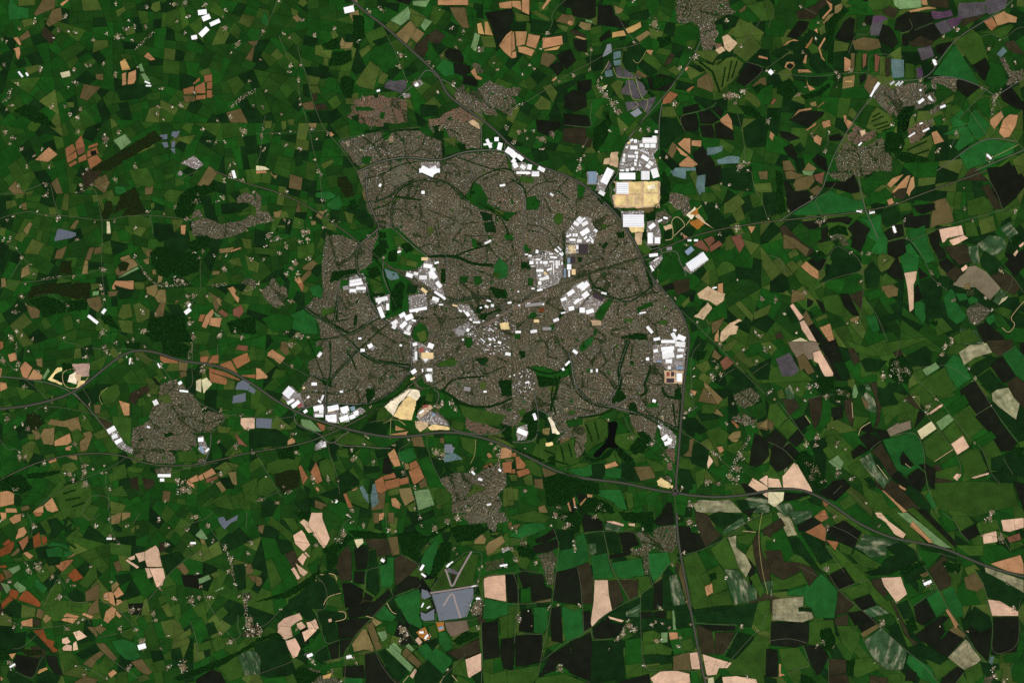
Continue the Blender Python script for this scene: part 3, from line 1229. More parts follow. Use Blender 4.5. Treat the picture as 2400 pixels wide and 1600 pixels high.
C 3,18,4 17,20,3 15,26,2 35,27,2.5 22,42,3 42,61,2.5 26,9,1.5 96,5,3 98,10,3 106,1,2 110,11,2 80,6,1 79,14,3 120,17,4 126,15,2 133,5,2 147,22,3 152,33,1.5 161,36,2 186,27,4 186,23,2 117,1,2 7,71,4 14,78,2 26,80,3 21,76,2 78,70,2 69,94,3.5 18,106,4 23,106,3 40,112,3 78,114,3 78,120,4 64,122,4 67,127,3 96,114,2 98,120,2 94,121,2 86,117,2 78,131,5 101,136,2 163,128,4 168,129,3 152,146,2 168,136,6 174,138,4 228,80,2 216,96,4 232,102,2.5 221,68,2 203,63,2 195,129,2 203,122,3 136,49,2 188,61,2 201,92,2 127,47,0.5 82,58,2 33,80,2 15,136,3 24,61,0.5
V 177,0 175,10 173,16 2.5
V 15,0 15,8 2
U 147,40 156,36 163,36 170,42 176,46 178,50 184,58 186,66 193,64 205,67 206,72 198,78 193,83 182,84 172,83 180,86 181,95 172,101 162,100 155,99 160,104 161,112 148,112 135,110 122,104 121,90 122,79 130,77 137,72 138,66 140,60 146,52
U 142,118 148,115 158,116 158,122 157,125 144,122
Ub 183,105 189,106 188,112 181,112
B 99,83 106,79 5
B 103,88 108,86 4
B 106,93 112,90 4
B 108,95 113,92 3 g
B 141,57 145,55 5
B 182,90 187,90 4
B 184,96 187,102 3 b
B 189,101 192,98 2
B 164,39 167,37 3
B 165,45 173,46 2
B 145,123 157,123 3
B 147,127 151,127 3
B 145,20 147,24 1.5
B 119,21 120,15 1.2
B 135,78 138,79 2
Yc 98,82 104,77 115,94 122,98 121,103 108,97
Yc 182,87 187,87 192,100 189,104 183,101
Y 64,31 69,28 72,33 70,39 62,37
Yt 69,30 75,30 74,36 70,36
Ym 66,21 82,20 82,32 74,32 68,27
Yy 44,35 53,24 57,24 57,27 52,29 48,34 57,38 57,40 46,36
Yy 72,36 78,36 76,41 70,43
W 57,20 66,21 70,27 62,27 58,28
RY 57,26 58,40 66,44 76,40 81,33
RY 57,28 68,25
Ft 7,12 14,10 16,17 9,19
Ft 18,24 23,18 30,24 25,34 21,33
Ft 26,33 31,25 39,31 38,35 25,35
Fa 33,16 39,15 39,24 34,22
Fl 38,34 44,24 46,27 41,35
FT 0,0 3,0 3,6 0,8
Ft 0,37 6,38 7,43 0,46
Ft 0,24 2,25 1,33 0,33
FT 147,13 163,18 164,20 150,20 147,17
FT 184,14 192,13 190,20 184,19
FT 191,20 195,13 201,12 201,20
FT 213,16 227,10 230,18 218,25
FT 202,21 212,17 219,30 203,24
FT 192,24 207,28 221,35 220,36 192,28
FT 192,28 209,34 208,40 193,37
FT 220,31 235,30 235,34 222,32
Fr 216,7 219,3 228,4 227,9
Fw 180,36 185,34 185,47 180,45
Fw 185,35 190,33 195,39 187,48
FD 170,34 176,30 184,20 186,33 180,35 180,50 171,45
Fs 218,38 225,34 230,38 228,45 216,44
Fs 214,50 226,47 226,55 213,57
Fs 229,40 235,44 234,48 228,46
Fg 204,65 213,62 213,67 204,66
Fp 221,70 234,70 234,80 225,81 221,76
Fr 215,83 228,97 219,94
Fo 200,77 213,79 210,84 200,84
Fg 192,90 195,88 204,100 204,107 195,110 194,100
Fa 43,76 47,71 58,73 72,69 75,82 68,85 62,79
Fa 37,86 40,80 50,79 50,86 49,95 40,94
Ft 50,91 64,84 66,92 62,95 50,96
FG 65,83 72,80 78,88 68,95
Fa 76,84 83,82 85,86 80,100 74,101 73,92 78,88
Ft 60,97 65,95 65,100 60,100
Fo 20,96 28,91 33,92 30,105 26,112 20,104
Fo 25,85 32,85 32,90 26,90
Ft 109,54 119,57 119,68 114,68
Fb 86,58 93,58 92,67 87,66
FG 72,57 75,55 82,65 72,63
FG 74,70 81,70 87,83 80,82 74,78
Fn 90,70 103,75 99,82 95,78
FG 103,68 121,70 120,96 110,88 104,78
FG 126,53 132,51 135,58 127,60
FG 136,50 144,50 146,55 137,57
Fo 133,34 137,33 144,42 138,43
Fn 118,55 120,47 135,40 138,45 128,52 124,58
FG 142,26 147,24 152,33 148,36
Fk 139,33 143,34 148,40 144,40
Fb 164,18 173,19 172,27 164,27
Fb 165,28 171,27 172,32 165,34
FG 160,35 162,32 160,38
Ft 44,110 52,107 52,110 46,112
Fa 60,105 71,104 71,109 66,108
Fo 57,113 67,110 72,117 65,121 56,118
Ft 0,138 13,136 13,149 0,152
Fg 18,149 28,138 36,138 40,142 28,151
Ft 40,150 48,143 54,155 48,157 43,155
Ft 32,154 40,150 40,157 30,157
Fb 19,152 26,150 28,154 20,156
Ft 5,153 15,153 16,157 5,157
FG 50,141 60,132 75,128 85,136 84,148 75,157 58,157
H 58,140 70,136 1
H 60,146 74,143 1
H 66,152 78,148 1
FG 100,137 112,132 118,142 102,142
Fo 101,146 116,150 112,157 102,157
Fn 119,126 126,124 128,137 121,135
Fn 130,125 142,127 142,133 134,136
FG 103,115 115,112 117,125 104,128
FG 117,115 133,116 130,121 118,120
Fo 196,117 207,110 216,117 210,119
Fo 207,110 220,113 216,119
Ft 186,121 195,116 199,121 189,126
Ft 181,124 186,121 188,126 184,128
Ft 172,127 181,122 183,128 175,130
Fr 189,126 200,123 200,126 190,130
Ft 172,127 178,131 179,135 171,130
Fa 209,120 217,119 218,132 214,131
Fa 198,130 202,128 208,136 204,139
FG 194,146 208,139 216,155 200,152
FG 212,142 223,138 225,150 214,150
FG 222,132 235,124 235,150 225,145
FD 200,125 215,125 215,135 208,135
Fo 210,105 220,97 223,103 208,106
W 24,122 40,120 55,118 55,121 40,125 25,126
W 148,0 165,0 175,5 172,16 160,14 150,8
W 0,125 20,122 30,135 20,140 0,136
W 114,1 130,1 128,7 116,6
FD 80,45 88,42 95,56 85,54
FG 92,45 108,38 111,48 105,56 94,58
Wn 24,68 32,64 40,75 33,82 24,76
FG 29,72 38,70 38,76 32,80
W 0,65 8,62 10,66
W 150,85 158,83 160,86 152,88
FG 180,104 194,100 190,107 182,107
FG 163,101 180,100 182,110 164,111
Fo 145,50 155,48 158,56 150,57
@ 600 800
U 56,0 235,0 235,80 224,70 210,62 190,57 175,46 165,42 155,40 150,48 142,30 130,44 112,55 95,59 65,57 55,60 46,61 40,50 44,38 50,32 48,20 55,8
RM 0,41 15,52 30,61 45,68 65,75 90,82 115,87 130,88 150,86 170,83 190,84 215,90 235,98
RL 190,0 165,22 140,42 115,60 90,74 65,86 40,95 0,101
RU 45,61 55,58 64,57 80,57 100,58 115,53 130,42 140,31 143,23
RU 143,23 144,0
RU 143,23 130,22 115,19 108,17 100,12 92,8 86,0
RA 143,23 160,24 185,24 200,10 212,0
RU 66,36 64,45 64,57 64,73
RU 66,38 80,22 91,9
RU 66,36 50,31
RA 66,38 68,25 69,10 65,0
RB 163,24 163,43 150,43 142,44
RA 163,43 169,48 166,58 155,68 147,74
RA 157,62 168,68 176,74 178,82
RA 125,70 131,60 142,45
RB 104,74 125,71
RA 34,69 40,62 46,61
RA 34,69 38,77 52,82 60,86 66,93 72,93 78,87 86,82
RA 72,93 80,96 100,96 112,98 124,98
RB 0,70 20,71 34,69
RB 66,93 68,105 74,120 77,140
RB 224,84 224,110 222,125
RA 224,84 229,80 235,72
RA 224,84 208,86 180,81
RB 156,87 157,96 163,115 170,128
RB 12,13 30,22 49,32
RB 145,86 141,94 131,99
RB 127,100 137,118 147,150
RB 0,103 10,120 20,137 24,143
RB 0,147 10,142 20,138
RT 202,90 201,105 197,112
RT 124,70 123,90
RT 131,71 142,79
RT 117,75 128,70 138,79
RB 157,78 158,87
RA 192,48 183,30 172,33 175,22
H 170,45 180,50 190,58 210,61 225,57 235,52 1.5
H 66,38 80,22 92,8 1.2
H 50,31 66,38 1.2
H 95,59 115,54 132,41 141,30 1.5
H 96,11 108,18 120,19 142,22 1.6
H 145,40 115,60 102,68 1.5
H 88,15 92,26 1.0
H 172,45 180,34 210,32 1
H 68,0 69,22 67,36 1.2
W 60,34 70,34 70,42 62,40
FD 201,16 212,14 214,18 208,23
W 101,44 108,43 110,48 103,58 101,52
W 223,36 235,35 235,50 226,50
Fg 193,0 199,1 197,5 192,4
Fo 205,38 211,37 211,44 206,44
Fg 50,10 58,3 62,8 55,15 50,18
FG 164,20 180,15 186,18 182,24 168,23
Fg 152,30 155,38 161,41 150,42 146,35
FG 157,47 163,48 162,56 155,54
Fg 168,60 175,52 185,58 190,68 178,72 168,66
W 145,60 152,54 158,58 147,68
FG 186,58 205,62 230,68 222,78 200,74 190,68
FG 112,62 120,58 125,66 118,74 110,74
FD 150,45 112,65 95,82 120,86 123,75 118,66
Y 118,60 126,52 135,45 140,43 150,45 151,50 147,55 140,50 132,56 126,68
Yy 126,68 132,58 140,50 147,54 146,62 143,72 132,71
U 119,60 128,52 136,46 143,44 150,45 149,53 140,50 133,53 128,64 124,66
Yt 148,67 152,60 162,60 157,66 150,72
Yt 146,73 158,74 158,78 151,83 147,79
Yy 158,79 163,76 176,78 178,81 160,81
U 156,70 166,63 175,72 178,77 165,76 157,74
Ft 128,77 138,81 128,82
Ft 124,85 140,82 138,86 124,86
Fg 126,72 144,75 142,80 128,79
FG 180,72 192,74 190,82 179,80
Ur 191,66 205,69 213,75 215,83 205,85 193,80 193,72
Ur 214,78 224,81 220,84 214,84
Ub 225,70 235,64 235,72 228,80
U 169,126 181,121 198,120 203,122 212,115 222,112 230,121 229,133 222,140 226,150 223,157 180,157 180,140 172,133
Fl 41,71 50,72 61,83 50,82 42,77
FT 55,74 64,77 63,82 60,82
U 64,78 73,79 72,81 64,81
Fs 0,70 15,71 14,80 0,79
Fs 173,94 180,94 181,97 183,97 181,103 173,102
Fj 172,104 181,102 184,103 190,108 173,111
Fj 95,134 98,132 103,140 104,150 98,142
Fj 107,131 110,130 113,148 107,153 105,145
Fl 145,137 159,135 164,150 149,155
Ft 11,10 15,7 27,15 22,21 16,16 10,13
Ft 0,24 4,25 11,32 10,34 0,35
Fb 23,0 28,0 31,10 27,13 22,8
FG 18,25 28,26 26,33 14,34
Ft 29,91 33,88 36,90 36,93 29,95
FT 39,115 41,113 48,125 43,132
FT 55,110 58,117 61,128 56,131 50,120
Ft 55,133 58,135 58,138 55,136
FG 58,110 66,107 73,115 73,130 62,125 58,117
Ft 121,103 127,98 131,107 123,108
Ft 123,108 131,107 133,114 127,115
FT 141,112 147,109 150,114 141,119
FT 140,119 150,114 155,125 145,132
Fa 136,111 140,112 141,117 137,118
Fb 149,130 156,125 158,133 151,135
FT 109,128 117,123 118,132 121,136 115,140 111,138
FT 117,123 127,120 129,125 118,127
FT 118,128 132,125 132,133 121,136 118,132
FT 132,126 140,124 141,130 132,132
Fa 131,135 142,134 146,145 137,151 133,143
Fo 121,137 131,134 132,140 122,142
Ft 124,144 128,143 133,149 132,154 125,151
Fo 138,151 146,147 147,156 141,156
FT 80,140 83,139 89,152 85,153
FG 83,138 94,134 104,150 103,154 92,150 86,148
Ft 87,137 92,134 95,134 90,137
Fb 105,140 119,138 118,154 106,155
FD 109,100 120,98 121,105 111,107
Fk 117,107 122,106 126,118 124,122 116,121
FG 74,99 84,98 86,107 76,106
Fg 96,98 104,98 106,108 100,115 94,105
FD 67,100 73,100 75,110 71,110
FD 73,125 84,118 95,127 95,132 85,135 77,137
FD 145,96 155,97 159,104 149,108
Fe 130,102 142,97 148,107 138,112 132,110
Fg 149,109 159,105 169,130 160,135 156,125
FD 161,107 170,105 172,118 168,125
Fg 172,86 186,86 186,95 174,93
FG 187,87 202,90 200,105 190,98
Fb 169,88 173,88 173,94 169,93
Fo 192,145 200,140 212,135 200,130
Fk 217,86 225,88 234,90 235,93 227,90
W 226,76 235,78 235,94 226,85
Ft 225,98 231,97 235,100 235,106 224,108
FT 226,111 235,110 235,121 227,120
Ft 212,103 215,102 217,106 213,107
FT 208,115 217,111 217,114 209,116
Fo 227,135 235,133 235,150 227,152
FG 164,138 174,133 180,145 170,152 165,148
Fo 165,150 170,147 171,153 167,154
FG 184,115 191,113 192,119 185,120
Wn 16,122 30,118 40,118 40,132 25,140 18,132
FG 2,128 10,122 20,136 8,142 0,140
FD 5,148 12,143 20,150 15,157 5,157
FG 10,112 30,104 42,106 38,118 20,124 10,120
W 18,98 34,97 36,108 22,108
FD 44,132 50,135 48,144 56,142 66,150 58,155 48,150
Fb 54,145 66,150 60,155 54,152
FG 78,100 70,86 85,83 100,88 100,95 80,95
FD 0,80 18,80 30,88 28,95 10,97 0,98
FD 40,70 36,80 46,83 40,76
C 32,3,4 33,23,2.5 13,64,3 24,78,3 34,85,2.5 37,102,3 52,126,4 66,127,3 66,124,1.5 89,108,4 88,99,2 99,94,2 108,111,2.5 70,147,2 74,146,2 20,148,3 5,145,3 30,138,3 9,124,1 140,90,2 166,102,5 172,104,4 135,120,2.5 146,135,2.5 146,153,2 88,155,3 25,133,2 76,128,1 101,87,2 127,95,2 216,93,2 220,98,3 222,104,3 135,111,1.5 199,118,3 141,42,2 180,57,4 183,62,3 171,57,4 167,60,4 105,60,1.5 196,155,3
V 224,96 223,118 2
B 27,50 33,43 8 p
B 34,50 41,49 4 g
B 29,57 35,53 3
B 33,60 40,55 4 
B 38,60 42,57 4 r
B 44,65 47,63 3
B 53,62 62,60 5
B 58,64 62,64 4
B 54,68 62,68 3
B 66,62 76,60 5
B 66,64 72,63 2 y
B 78,63 85,61 5
B 79,65 84,64 3
B 87,62 91,61 4 b
B 90,66 94,64 3
B 64,70 74,69 5
B 66,72 74,73 3
B 66,68 70,70 4 k
B 77,72 85,69 5
B 86,70 91,68 4
B 91,67 94,66 3
B 51,39 56,39 3
B 43,43 45,42 2 y
B 60,54 62,49 2
B 57,54 60,56 2
B 47,52 49,50 2
B 77,46 80,46 2
B 58,95 64,94 5
B 56,97 62,92 5 g
B 57,14 60,10 3
B 96,8 100,8 3
B 103,5 107,3 4
B 106,8 109,4 3 g
B 132,3 134,4 2
B 147,17 147,9 2.5
B 144,3 148,2 3
B 158,3 163,5 5
B 152,13 163,13 6 y
B 154,17 160,12 5
B 154,14 159,15 4 k
B 150,9 154,7 4 r
B 156,9 162,13 2
B 143,29 147,26 4
B 157,30 159,36 4
B 160,30 161,37 2.5
B 157,26 162,26 3
B 142,35 146,33 1.5 y
B 153,25 153,28 1.5
B 229,11 234,12 3
B 209,46 212,46 2
B 191,43 197,44 4 g
B 153,60 158,59 3 r
B 150,66 154,63 2
B 162,68 164,66 3 b
B 223,117 225,119 2
B 204,126 208,127 2.5
B 198,119 201,122 2
B 212,150 216,149 2
B 73,148 75,146 1.5
Yc 26,44 33,41 42,51 45,60 39,61 24,52
Yc 53,60 63,59 63,67 53,69
Yc 65,59 76,59 76,75 65,74
Yc 77,60 86,60 86,74 77,74
Yc 86,66 96,60 101,64 88,72
Yc 148,0 155,3 165,14 155,20 150,14
Yc 141,0 148,0 148,18 144,20
Yc 55,94 65,91 65,97 54,100
Yc 155,24 162,24 163,37 157,38
Yc 147,69 156,61 166,66 175,73 177,77 160,76 150,73
Yt 152,62 160,58 163,61 156,66
@ 1200 800
U 0,0 162,0 158,40 156,68 153,80 145,76 130,70 108,66 92,61 70,70 50,72 45,85 35,68 28,62 20,62 0,80
Ub 107,66 128,69 133,73 133,80 130,90 122,85 114,82 109,74
U 36,70 45,70 52,78 66,78 70,93 66,100 60,107 57,98 60,88 50,88 40,92 48,84
RM 0,99 15,106 40,119 65,126 100,129 130,136 150,139 170,142 195,143 220,140 235,137
RM 163,0 161,15 158,40 155,75 153,105 150,134
RM 150,134 147,137 148,141 151,141 153,138 150,134
RU 92,60 78,58 68,52 61,44 56,34 55,20 52,10
RU 92,60 100,62 115,66 128,69 140,75 152,80
RU 92,60 90,52 98,42 100,30 98,25 103,10 107,0
RA 92,60 105,53 113,48 121,38 126,25 127,20 126,0
RA 92,60 75,67 60,69 45,70
RA 24,62 24,84 20,91 10,93 0,92
RA 24,62 20,48 22,50
RA 24,62 32,66 40,75 46,84
RB 154,82 165,88 180,98 190,107 205,120
RB 129,71 131,90 138,97 146,108 147,115 150,125
RB 102,67 107,80 114,88
RB 173,2 165,10 164,30 166,55 168,60
RB 186,0 205,20 220,36 235,50
RB 149,141 151,157
RB 190,37 194,31 205,25
RB 235,20 220,30
RB 22,62 5,60
RA 127,21 140,22 158,27
RA 159,67 170,60
H 107,0 103,10 100,20 98,28 100,38 96,50 93,56 2.5
H 127,22 125,32 121,40 125,46 118,50 1.6
H 44,32 40,48 36,58 36,64 1.6
H 60,43 68,52 78,58 88,59 1.3
H 108,66 128,68 145,77 152,79 1.5
H 138,42 140,50 155,53 1.5
H 148,57 150,76 1
H 0,98 30,110 1.5
H 60,70 80,68 92,63 1.2
W 92,55 97,44 102,46 105,52 98,56
W 150,44 155,42 156,53 150,52
W 108,57 113,56 116,66 108,64
Fg 17,22 30,23 42,28 48,27 53,17 56,20 56,30 45,34 40,40 28,42 24,40 22,30
W 22,30 32,33 44,34 43,40 25,42
Fg 62,4 69,1 70,6 63,10
W 6,9 12,9 12,15 8,16
Fo 32,42 42,41 41,46 36,47
FG 53,63 58,63 58,67 53,67
Fg 54,53 56,53 56,57 53,57
Fg 108,19 112,18 112,23 109,22
Fg 123,58 133,55 135,60 124,61
Fg 50,73 65,71 65,76 52,79
FG 5,63 12,62 13,68 8,70
Fg 104,67 107,67 107,76 112,85 109,83 104,75
W 115,83 120,82 128,88 126,92 118,88
FG 95,85 110,83 120,88 123,93 118,98 105,100 92,92
FG 66,74 82,70 88,74 88,85 84,92 75,96 68,103 66,95 70,88 68,80
FG 25,90 30,88 35,95 45,94 58,88 57,98 60,108 68,103 60,112 42,116 35,110 28,112 25,105
H 30,100 40,104 1
H 45,96 48,110 1
H 52,94 55,106 1
H 68,76 74,92 1
H 76,74 80,90 1
H 33,108 52,113 1
W 34,106 40,105 40,115 34,113
L 88,74 97,73 97,78 95,86 94,93 100,98 110,108 106,112 100,105 92,97 86,98 80,107 75,106 75,103 86,93 89,85
W 67,105 75,108 82,107 88,100 94,98 90,105 78,111 68,109
W 94,97 100,98 112,108 108,114 100,108
W 12,66 20,62 24,66 24,84 18,91 14,90 15,76 8,74
B 5,81 14,85 5
B 20,66 22,72 3
Yc 4,79 14,76 15,85 12,90 5,91
Y 33,70 36,69 42,82 44,85 37,84 36,78
Yy 31,93 37,92 38,95 31,96
Fa 28,80 35,79 34,86 28,85
B 56,8 60,11 3
B 46,26 48,25 2.5
B 49,22 53,18 2
B 72,27 74,27 3
B 78,25 78,28 2
B 12,38 16,37 1.5
B 137,7 149,6 4
B 138,14 149,12 5
B 138,11 148,9 4
B 150,2 159,3 5
B 152,8 158,8 3
B 151,14 157,13 3
B 130,9 134,8 3
B 141,18 147,18 4
B 149,19 157,20 4 g
B 143,24 146,24 3
B 151,33 156,33 8
B 151,24 157,24 3 b
B 142,30 145,30 4 r
B 146,30 149,30 4 k
B 142,36 149,36 4 k
B 123,16 126,16 3
B 133,18 137,18 2 b
B 137,0 150,0 3
Yc 129,3 160,0 158,27 142,26 136,19 130,19
Yt 140,27 158,27 156,39 140,38
Yc 133,72 145,80 151,88 150,97 144,98 138,90
B 138,90 143,86 4
B 140,94 146,92 4
B 143,89 147,91 3
B 134,77 137,80 2
B 129,54 132,55 3
Yy 133,128 137,125 146,131 144,135 134,132
U 135,125 143,123 147,127 145,133 135,130
Yy 145,132 148,132 147,135
Ur 141,99 150,98 149,112 145,108
Ur 142,113 146,111 147,118 143,117
Ug 203,50 212,42 218,42 228,50 226,55 214,62 206,57
Ug 202,70 212,66 225,72 222,76 214,77 204,73
V 213,97 219,86 3
V 200,120 208,105 212,98 3.5
V 183,100 193,108 2
V 170,148 175,155 2
C 110,88,3 128,94,4 88,72,2 104,59,2 158,70,2.5 160,65,3 164,63,2 165,48,3 181,48,2 184,32,4 188,24,3 207,20,2 212,8,2 225,18,3 233,8,3 197,75,2 185,103,3 179,129,4 189,131,3 156,135,2 146,128,2 141,108,2 139,104,2 167,32,1 12,137,3 43,152,3 59,152,2 80,152,4 85,155,2 215,75,3 222,78,2 207,117,5 200,124,4 206,127,4 210,105,4 192,30,3 203,57,2 167,25,1 191,2,3 12,98,1 49,117,1 138,70,3 50,63,3 164,150,4 186,18,2
FT 0,102 4,102 4,106 0,106
FT 3,106 6,105 13,113 11,117 4,117
FT 4,119 15,116 17,121 6,125
FT 0,117 3,117 3,121 0,121
FG 10,109 18,108 26,115 28,125 18,122
Fb 27,115 42,121 30,125
W 29,125 50,120 65,127 80,130 80,140 60,140 50,150 32,152
Fo 0,122 5,122 5,128 0,128
Fo 10,125 18,121 20,132 12,132
Fb 20,126 28,126 29,136 21,134
Fo 0,134 6,135 6,146 0,146
Fg 8,146 20,140 28,146 22,152
Fa 24,152 30,150 33,157 25,157
Fk 50,147 56,140 60,152 54,157
Fk 60,140 69,135 69,144 62,150
FT 69,135 71,134 72,138 70,138
Ft 55,141 57,140 58,145 59,152 57,152
Ft 50,147 52,146 55,156 53,156
Ft 62,149 68,143 68,145 63,151
Ft 69,140 74,140 74,143 69,143
Fe 76,136 100,136 106,155 98,153 92,147 76,140
FG 103,137 111,139 112,152 107,155
Fg 111,139 115,140 117,152 113,155
W 64,152 75,143 88,148 95,157 66,157
FG 85,107 92,100 96,108 96,112 87,113
Ft 85,113 95,110 98,114 86,117
FG 50,117 62,111 73,112 65,116
FG 95,98 102,105 100,115 96,108
FD 73,113 84,112 86,117 84,124 74,124
Fe 85,118 92,114 101,117 100,126 86,124
Fe 51,118 73,112 74,123 62,125
FD 99,112 112,110 118,128 104,126
Fb 112,115 128,114 132,125 118,128
FG 122,106 138,113 142,118 130,120
Fg 122,143 132,136 138,138 128,152 122,148
Fk 138,155 142,148 147,148 148,157 137,157
FG 108,104 120,100 124,110 114,112
W 116,88 126,92 122,102 112,104 108,98
Fg 131,84 134,83 138,92 134,95
FD 156,82 163,86 163,100 157,108 153,103
FD 165,95 172,92 181,100 180,108 178,117 165,112 163,106
Fb 163,90 168,89 166,97 165,106 157,105 162,100
Fp 181,104 185,110 180,117 179,112
Fg 168,83 177,87 174,92 167,89
FD 152,118 164,118 166,136 155,136
Fr 191,19 197,13 204,20 195,27
Fb 183,14 186,7 193,14 189,17
Fo 193,4 205,0 209,0 200,9 194,9
Fg 213,10 222,4 227,12 216,15
FD 217,25 228,20 235,15 235,35 225,35
Fo 168,22 180,17 183,25 176,30
Fa 176,36 194,53 189,58 184,50 177,42
Fb 171,55 176,42 184,50 189,58 176,56
FG 175,57 189,58 186,66 174,66
Fa 188,61 195,69 185,66
Ft 164,44 170,46 168,50 164,48
FT 201,73 203,72 209,78 207,80
Fa 198,88 203,83 210,82 210,88 201,91
Fa 200,91 209,89 206,93
Ft 188,97 193,96 195,100 191,103
Fo 187,101 195,103 191,107
FG 178,82 190,78 200,85 195,95 182,92
FG 198,95 212,90 212,98 205,104 196,100
Fa 226,78 235,70 235,80
Fb 224,75 235,72 235,82 226,80
Fk 223,84 235,90 235,105 226,117 218,113 220,98
Fp 217,132 221,125 235,133 235,138 226,138
Fp 227,127 233,123 235,123 235,133
Fp 230,140 235,138 235,144
FM 166,150 172,145 185,146 200,145 212,157 170,157
Fm 208,146 222,142 235,145 235,157 215,157
FD 205,146 215,145 222,157 212,157
FD 200,36 215,28 225,40 205,48 198,44
FD 155,70 168,70 180,82 165,88 156,80
FG 168,120 178,116 176,130 170,136
Fg 190,138 200,136 202,140 192,141
Fg 180,118 195,112 205,122 195,128
W 170,10 180,8 176,16 170,18
FG 153,104 162,108 163,118 152,116
Fg 235,110 220,117 228,121 235,118
@ 1800 800
RM 0,137 15,135 30,136 42,140 55,147 70,157
RB 0,134 8,143 18,157
RB 0,92 14,98 25,110
RB 9,55 20,68 30,83 38,95
RB 130,47 145,67 156,80 170,98 174,105 178,117 174,127
RB 133,30 140,38 156,53 166,65 185,89
RB 192,38 204,57 214,72 229,92
RB 193,94 200,105 204,121 213,130
RB 134,82 141,91 144,105 144,120 147,135 155,157
RB 112,87 133,82
RB 94,99 98,95 104,91
RB 36,53 55,48 75,50
RB 113,22 118,15 121,0
RB 134,25 165,20 185,35
RB 216,107 225,122
RB 106,135 113,124
RB 228,4 215,12
RB 190,68 206,58
RB 14,97 20,92
RB 75,137 95,157
C 163,4,4 169,1,3 160,12,3 118,20,5 120,27,6 128,27,5 106,32,4 112,32,2 122,35,4 45,40,3 38,42,4 27,44,3 53,50,3.5 67,47,5 73,49,4 64,55,2 184,25,2 190,34,3 134,51,1.5 154,53,2 147,60,4 146,66,3 190,93,2 64,93,3 71,99,2 62,96,1.5 45,88,4 44,95,3 35,95,3 44,118,6 40,124,4 36,112,3 64,121,4 77,126,3 90,148,2 16,118,2 34,54,2 126,54,2 2,6,2 2,46,3 6,53,2 60,79,1 50,129,3 45,31,1 205,59,1 205,157,4 17,70,1
Fq 18,0 46,0 48,8 42,10 42,16 37,17 33,11 26,15 22,9
Fb 26,15 33,11 43,28 37,31 33,25 30,27
Fv 7,16 20,10 29,27 22,32 13,32
Fp 41,10 48,8 60,29 60,34 54,36 50,29 46,20 42,18
Fk 46,4 55,0 62,0 66,8 53,13
Fk 54,13 67,9 69,24 60,27
Fn 73,7 79,6 85,18 79,22 76,16
FD 85,18 90,15 110,18 100,28 90,28
Fg 82,34 100,30 100,37 85,38
Fl 141,26 154,19 158,24 145,32
Fo 128,35 133,30 138,38 129,44
FG 136,26 141,25 146,32 139,36
FG 140,37 163,23 166,30 174,44 160,52 148,48
Fe 162,22 170,12 176,14 183,25 187,34 180,38 174,44 166,32
FM 175,10 190,0 200,0 206,10 190,15 180,22
FD 183,28 190,20 205,12 208,18 204,23 192,32
Fn 200,0 225,0 224,5 212,14 206,9
Fe 215,12 228,5 235,15 235,38 228,32
Fk 204,22 215,13 228,32 216,39
Fn 219,38 229,32 235,38 235,65 226,52
FD 192,33 204,25 216,40 205,48
FD 195,40 206,48 205,60 230,92 235,90 235,60 218,40
FM 205,45 222,42 232,55 228,72 212,60 206,54
Fk 176,45 190,36 206,58 190,69 180,56
Fk 190,69 206,59 214,74 203,83 196,76
Fk 203,83 214,74 229,93 225,100 214,101 207,90
Fk 226,128 235,131 235,157 229,140
FD 225,100 216,104 225,122 235,125 235,105
Fg 163,62 180,48 185,57 168,67
Fl 154,74 166,66 171,72 159,82
FG 168,70 185,58 200,78 184,90 176,80
FG 160,83 172,73 180,86 168,94
Fw 137,82 150,73 155,80 141,90
Fp 147,66 158,58 161,57 160,60 149,67
Fp 168,94 179,86 185,97 174,104
FG 142,92 157,80 170,98 152,110 145,105
FG 175,105 192,95 203,120 178,130 180,118
FG 195,93 210,86 214,102 222,118 205,120 198,104
Fg 187,100 200,95 210,88 205,82 188,92
FD 187,126 203,118 204,122 196,125
Fp 170,125 173,121 178,122 174,128
Fp 187,125 203,120 203,122 189,126
Fe 105,90 120,87 133,82 141,92 144,105 144,117 135,117 127,123 118,118
Fk 121,107 124,101 134,113 130,116 122,113
Fk 128,124 138,116 145,122 145,130 140,138 130,132
Fk 138,113 145,112 154,117 153,136 148,133 145,120
Fq 109,81 120,74 131,72 132,80 112,87
FG 119,68 126,65 131,72 120,76
FG 104,60 118,58 128,48 135,62 134,78 130,70 118,68 108,78 106,70
Fn 125,53 130,48 143,62 137,62
Fk 134,80 138,64 145,65 143,70
FG 129,45 140,39 160,60 148,66
Fo 140,62 130,48 140,50
Fm 85,50 91,46 97,52 101,62 98,66 90,63
Fm 88,39 93,39 96,46 91,46
Fn 94,38 100,37 101,50 104,60 103,73 97,82 100,68 99,55
FD 84,40 90,40 88,50 83,46
FD 101,50 112,37 118,42 112,55 104,60
Fn 37,53 49,50 50,62 48,72 42,82 39,68
Fk 58,61 69,59 69,70 60,73
Fn 70,54 77,51 79,70 77,79 71,66
FG 79,68 94,70 84,80 78,80
Fg 50,52 56,52 58,58 58,72 47,85 45,82
Fk 24,72 34,67 39,76 30,82
Fn 13,53 25,53 29,60 19,69
Fo 8,46 13,43 16,52 10,53
Fm 15,44 20,39 25,48 24,53 17,53
Fk 0,90 7,80 18,91 13,98
Fk 18,90 27,81 34,88 26,97
Fk 13,98 20,93 29,102 24,109
Fk 1,112 4,94 13,98 24,110 18,116 9,120
FG 9,80 19,70 28,80 18,90
FG 1,58 8,56 18,70 9,80 0,72
Fb 0,71 6,75 4,82 0,80
Fp 13,124 24,111 27,113 40,135 41,138 14,134
Fp 0,125 10,126 13,134 0,134
Fw 0,138 15,138 14,146 6,152 0,148
